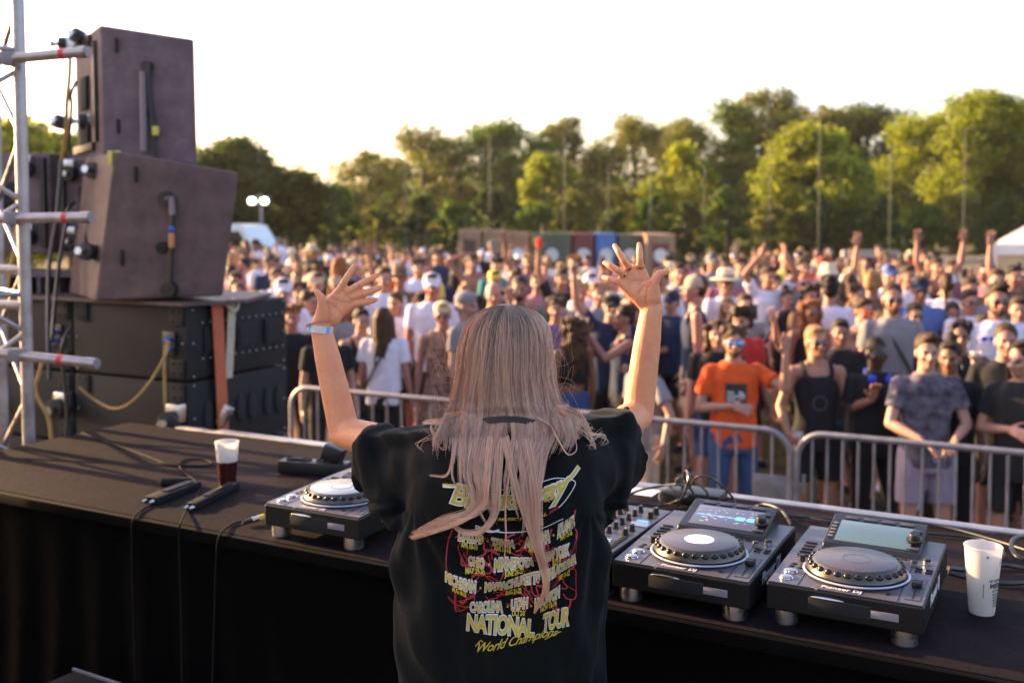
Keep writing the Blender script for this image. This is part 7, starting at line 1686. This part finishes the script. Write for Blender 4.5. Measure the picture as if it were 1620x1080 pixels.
for i in range(64): # single flyaways
    s = rs.choice([-1, 1]); y0 = rs.uniform(520, 690); x0 = 800 + s * np.interp(y0, YT, WT) * rs.uniform(.85, 1); L_ = rs.uniform(10, 48)
    pts = [(x0, y0), (x0 + s * L_ * .5, y0 + rs.normal(6, 10)), (x0 + s * L_, y0 + rs.normal(6, 20)), (x0 + s * L_ * rs.uniform(.7, 1.3), y0 + rs.normal(20, 22))]
    bz = np.array([(v.x, v.y) for v in bez([Vector((*p, 0)) for p in pts], 10)]); ss = np.linspace(0, 1, len(bz)); px = np.interp(tt, ss, bz[:, 0])[None]; py = np.interp(tt, ss, bz[:, 1])[None]
    emit(px, py, np.full(px.shape, HY - .06 + rs.normal(0, .02)), .00042, np.array([[[.66, .42, .3]]]))
V = np.concatenate(VV); Q = np.concatenate(QQ); C = np.clip(np.concatenate(CC), 0, 1)
M['strand'] = mat('pale_blonde_hair', rough=.36, attr='col', spec=.6, trans=.5)
me = mesh_np('hair', V, Q, M['strand'], C, smooth=True); link('hair', me, root)
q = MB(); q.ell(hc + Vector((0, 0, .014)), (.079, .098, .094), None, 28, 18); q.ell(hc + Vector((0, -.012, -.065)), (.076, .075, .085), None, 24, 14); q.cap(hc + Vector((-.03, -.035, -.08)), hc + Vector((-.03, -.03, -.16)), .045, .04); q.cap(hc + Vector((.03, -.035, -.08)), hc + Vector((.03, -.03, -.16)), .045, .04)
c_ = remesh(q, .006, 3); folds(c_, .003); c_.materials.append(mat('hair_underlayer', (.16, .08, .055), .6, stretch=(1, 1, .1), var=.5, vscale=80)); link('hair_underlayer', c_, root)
# neck strap of the headphones
q = MB(); pts = bez([LA(738, 674, 2.79), LA(757, 667, 2.752), LA(790, 663, 2.735), LA(825, 664, 2.735), LA(850, 670, 2.747), LA(872, 676, 2.79)], 8); V = []
for p in pts: V += [p + Vector((0, -.002, .006)), p + Vector((0, -.003, -.006)), p + Vector((0, .002, -.006)), p + Vector((0, .002, .006))]
q.add(V, [(4 * i + a, 4 * i + (a + 1) % 4, 4 * i + 4 + (a + 1) % 4, 4 * i + 4 + a) for i in range(len(pts) - 1) for a in range(4)]); tag(q.build('neck_strap', M['black_rubber'], None, loc=O), 'black strap round the performer\'s neck under the blonde hair', 'strap')
# wrist bands and rings
def band(c, ax, r, h, m, name, label, cat, a0=0, a1=2 * math.pi, flat=1.0, th=.0008):
    ax = ax.normalized(); x, y = frame_of(ax); q = MB(); V = []; n = 40; full = a1 - a0 > 6.2
    for i in range(n + (0 if full else 1)):
        t = a0 + (a1 - a0) * i / n; dr = (x * math.cos(t) + y * math.sin(t) * flat)
        for rr_, hh in ((r, -h / 2), (r, h / 2), (r + th, h / 2), (r + th, -h / 2)): V.append(c + dr * rr_ + ax * hh)
    m_ = n + (0 if full else 1); q.add(V, [(4 * i + a, 4 * i + (a + 1) % 4, 4 * ((i + 1) % m_) + (a + 1) % 4, 4 * ((i + 1) % m_) + a) for i in range(n) for a in range(4)]); return q
c = Zl(213, 505); ax = (Zl(215, 470) - Zl(222, 560)).normalized(); ax = (ax + Vector((.22, 0, .0))).normalized()
wb = empty('wristband', c + O, 0, 'white and blue paper festival wristband on the raised left wrist', 'wristband')
Lc = Vector((0, 0, 0)); band(Lc, ax, .0278, .0165, M['pwhite'], '', '', '').build('band', M['pwhite'], wb)
x_, y_ = frame_of(ax); mb_ = mat('light_blue_print', (.16, .38, .68), .6)
def ang_of(v): return math.atan2(v.dot(y_), v.dot(x_))
for dx in (-.020, .0205):
    a = ang_of(Vector((dx, -.019, 0))); band(Lc, ax, .0283, .0163, None, '', '', '', a - .16, a + .16).build('blue_print', mb_, wb)
tag(band(Vector((0, 0, 0)), (ax + Vector((-.35, .2, 0))).normalized(), .0305, .0034, None, '', '', '', th=.003).build('bracelet', mat('pink_band', (.38, .14, .12), .5), None, loc=Zl(214, 482) + O), 'thin pinkish bracelet above the paper wristband', 'bracelet')
M['goldm'] = mat('gold_ring', (.6, .38, .12), .25, 1)
for f, lab in ((RF[0], 'thin gold ring on the index finger of the raised right hand'), (RF[1], 'gold ring on the middle finger of the raised right hand'), (RF[2], 'gold ring on the ring finger of the raised right hand')):
    a, b = Zr(*f[0]), Zr(*f[1]); tag(band(Vector((0, 0, 0)), b - a, .0092, .0024, None, '', '', '', th=.0014).build('ring', M['goldm'], None, loc=a.lerp(b, .22) + O), lab, 'ring')
# ------------------------------------------------------------------ warm evening haze over the field
def haze():
    m = bpy.data.materials.new('evening_haze'); m.use_nodes = True; N = m.node_tree.nodes; L = m.node_tree.links
    N.remove(N['Principled BSDF']); v = N.new('ShaderNodeVolumePrincipled'); v.inputs['Color'].default_value = (.95, .9, .85, 1); v.inputs['Density'].default_value = .0002; v.inputs['Anisotropy'].default_value = .35
    L.new(v.outputs[0], N['Material Output'].inputs['Volume'])
    q = MB(); q.box((0, 45, 6.5), (240, 130, 15)); tag(q.build('haze', m, smooth=False), kind='stuff')
haze()
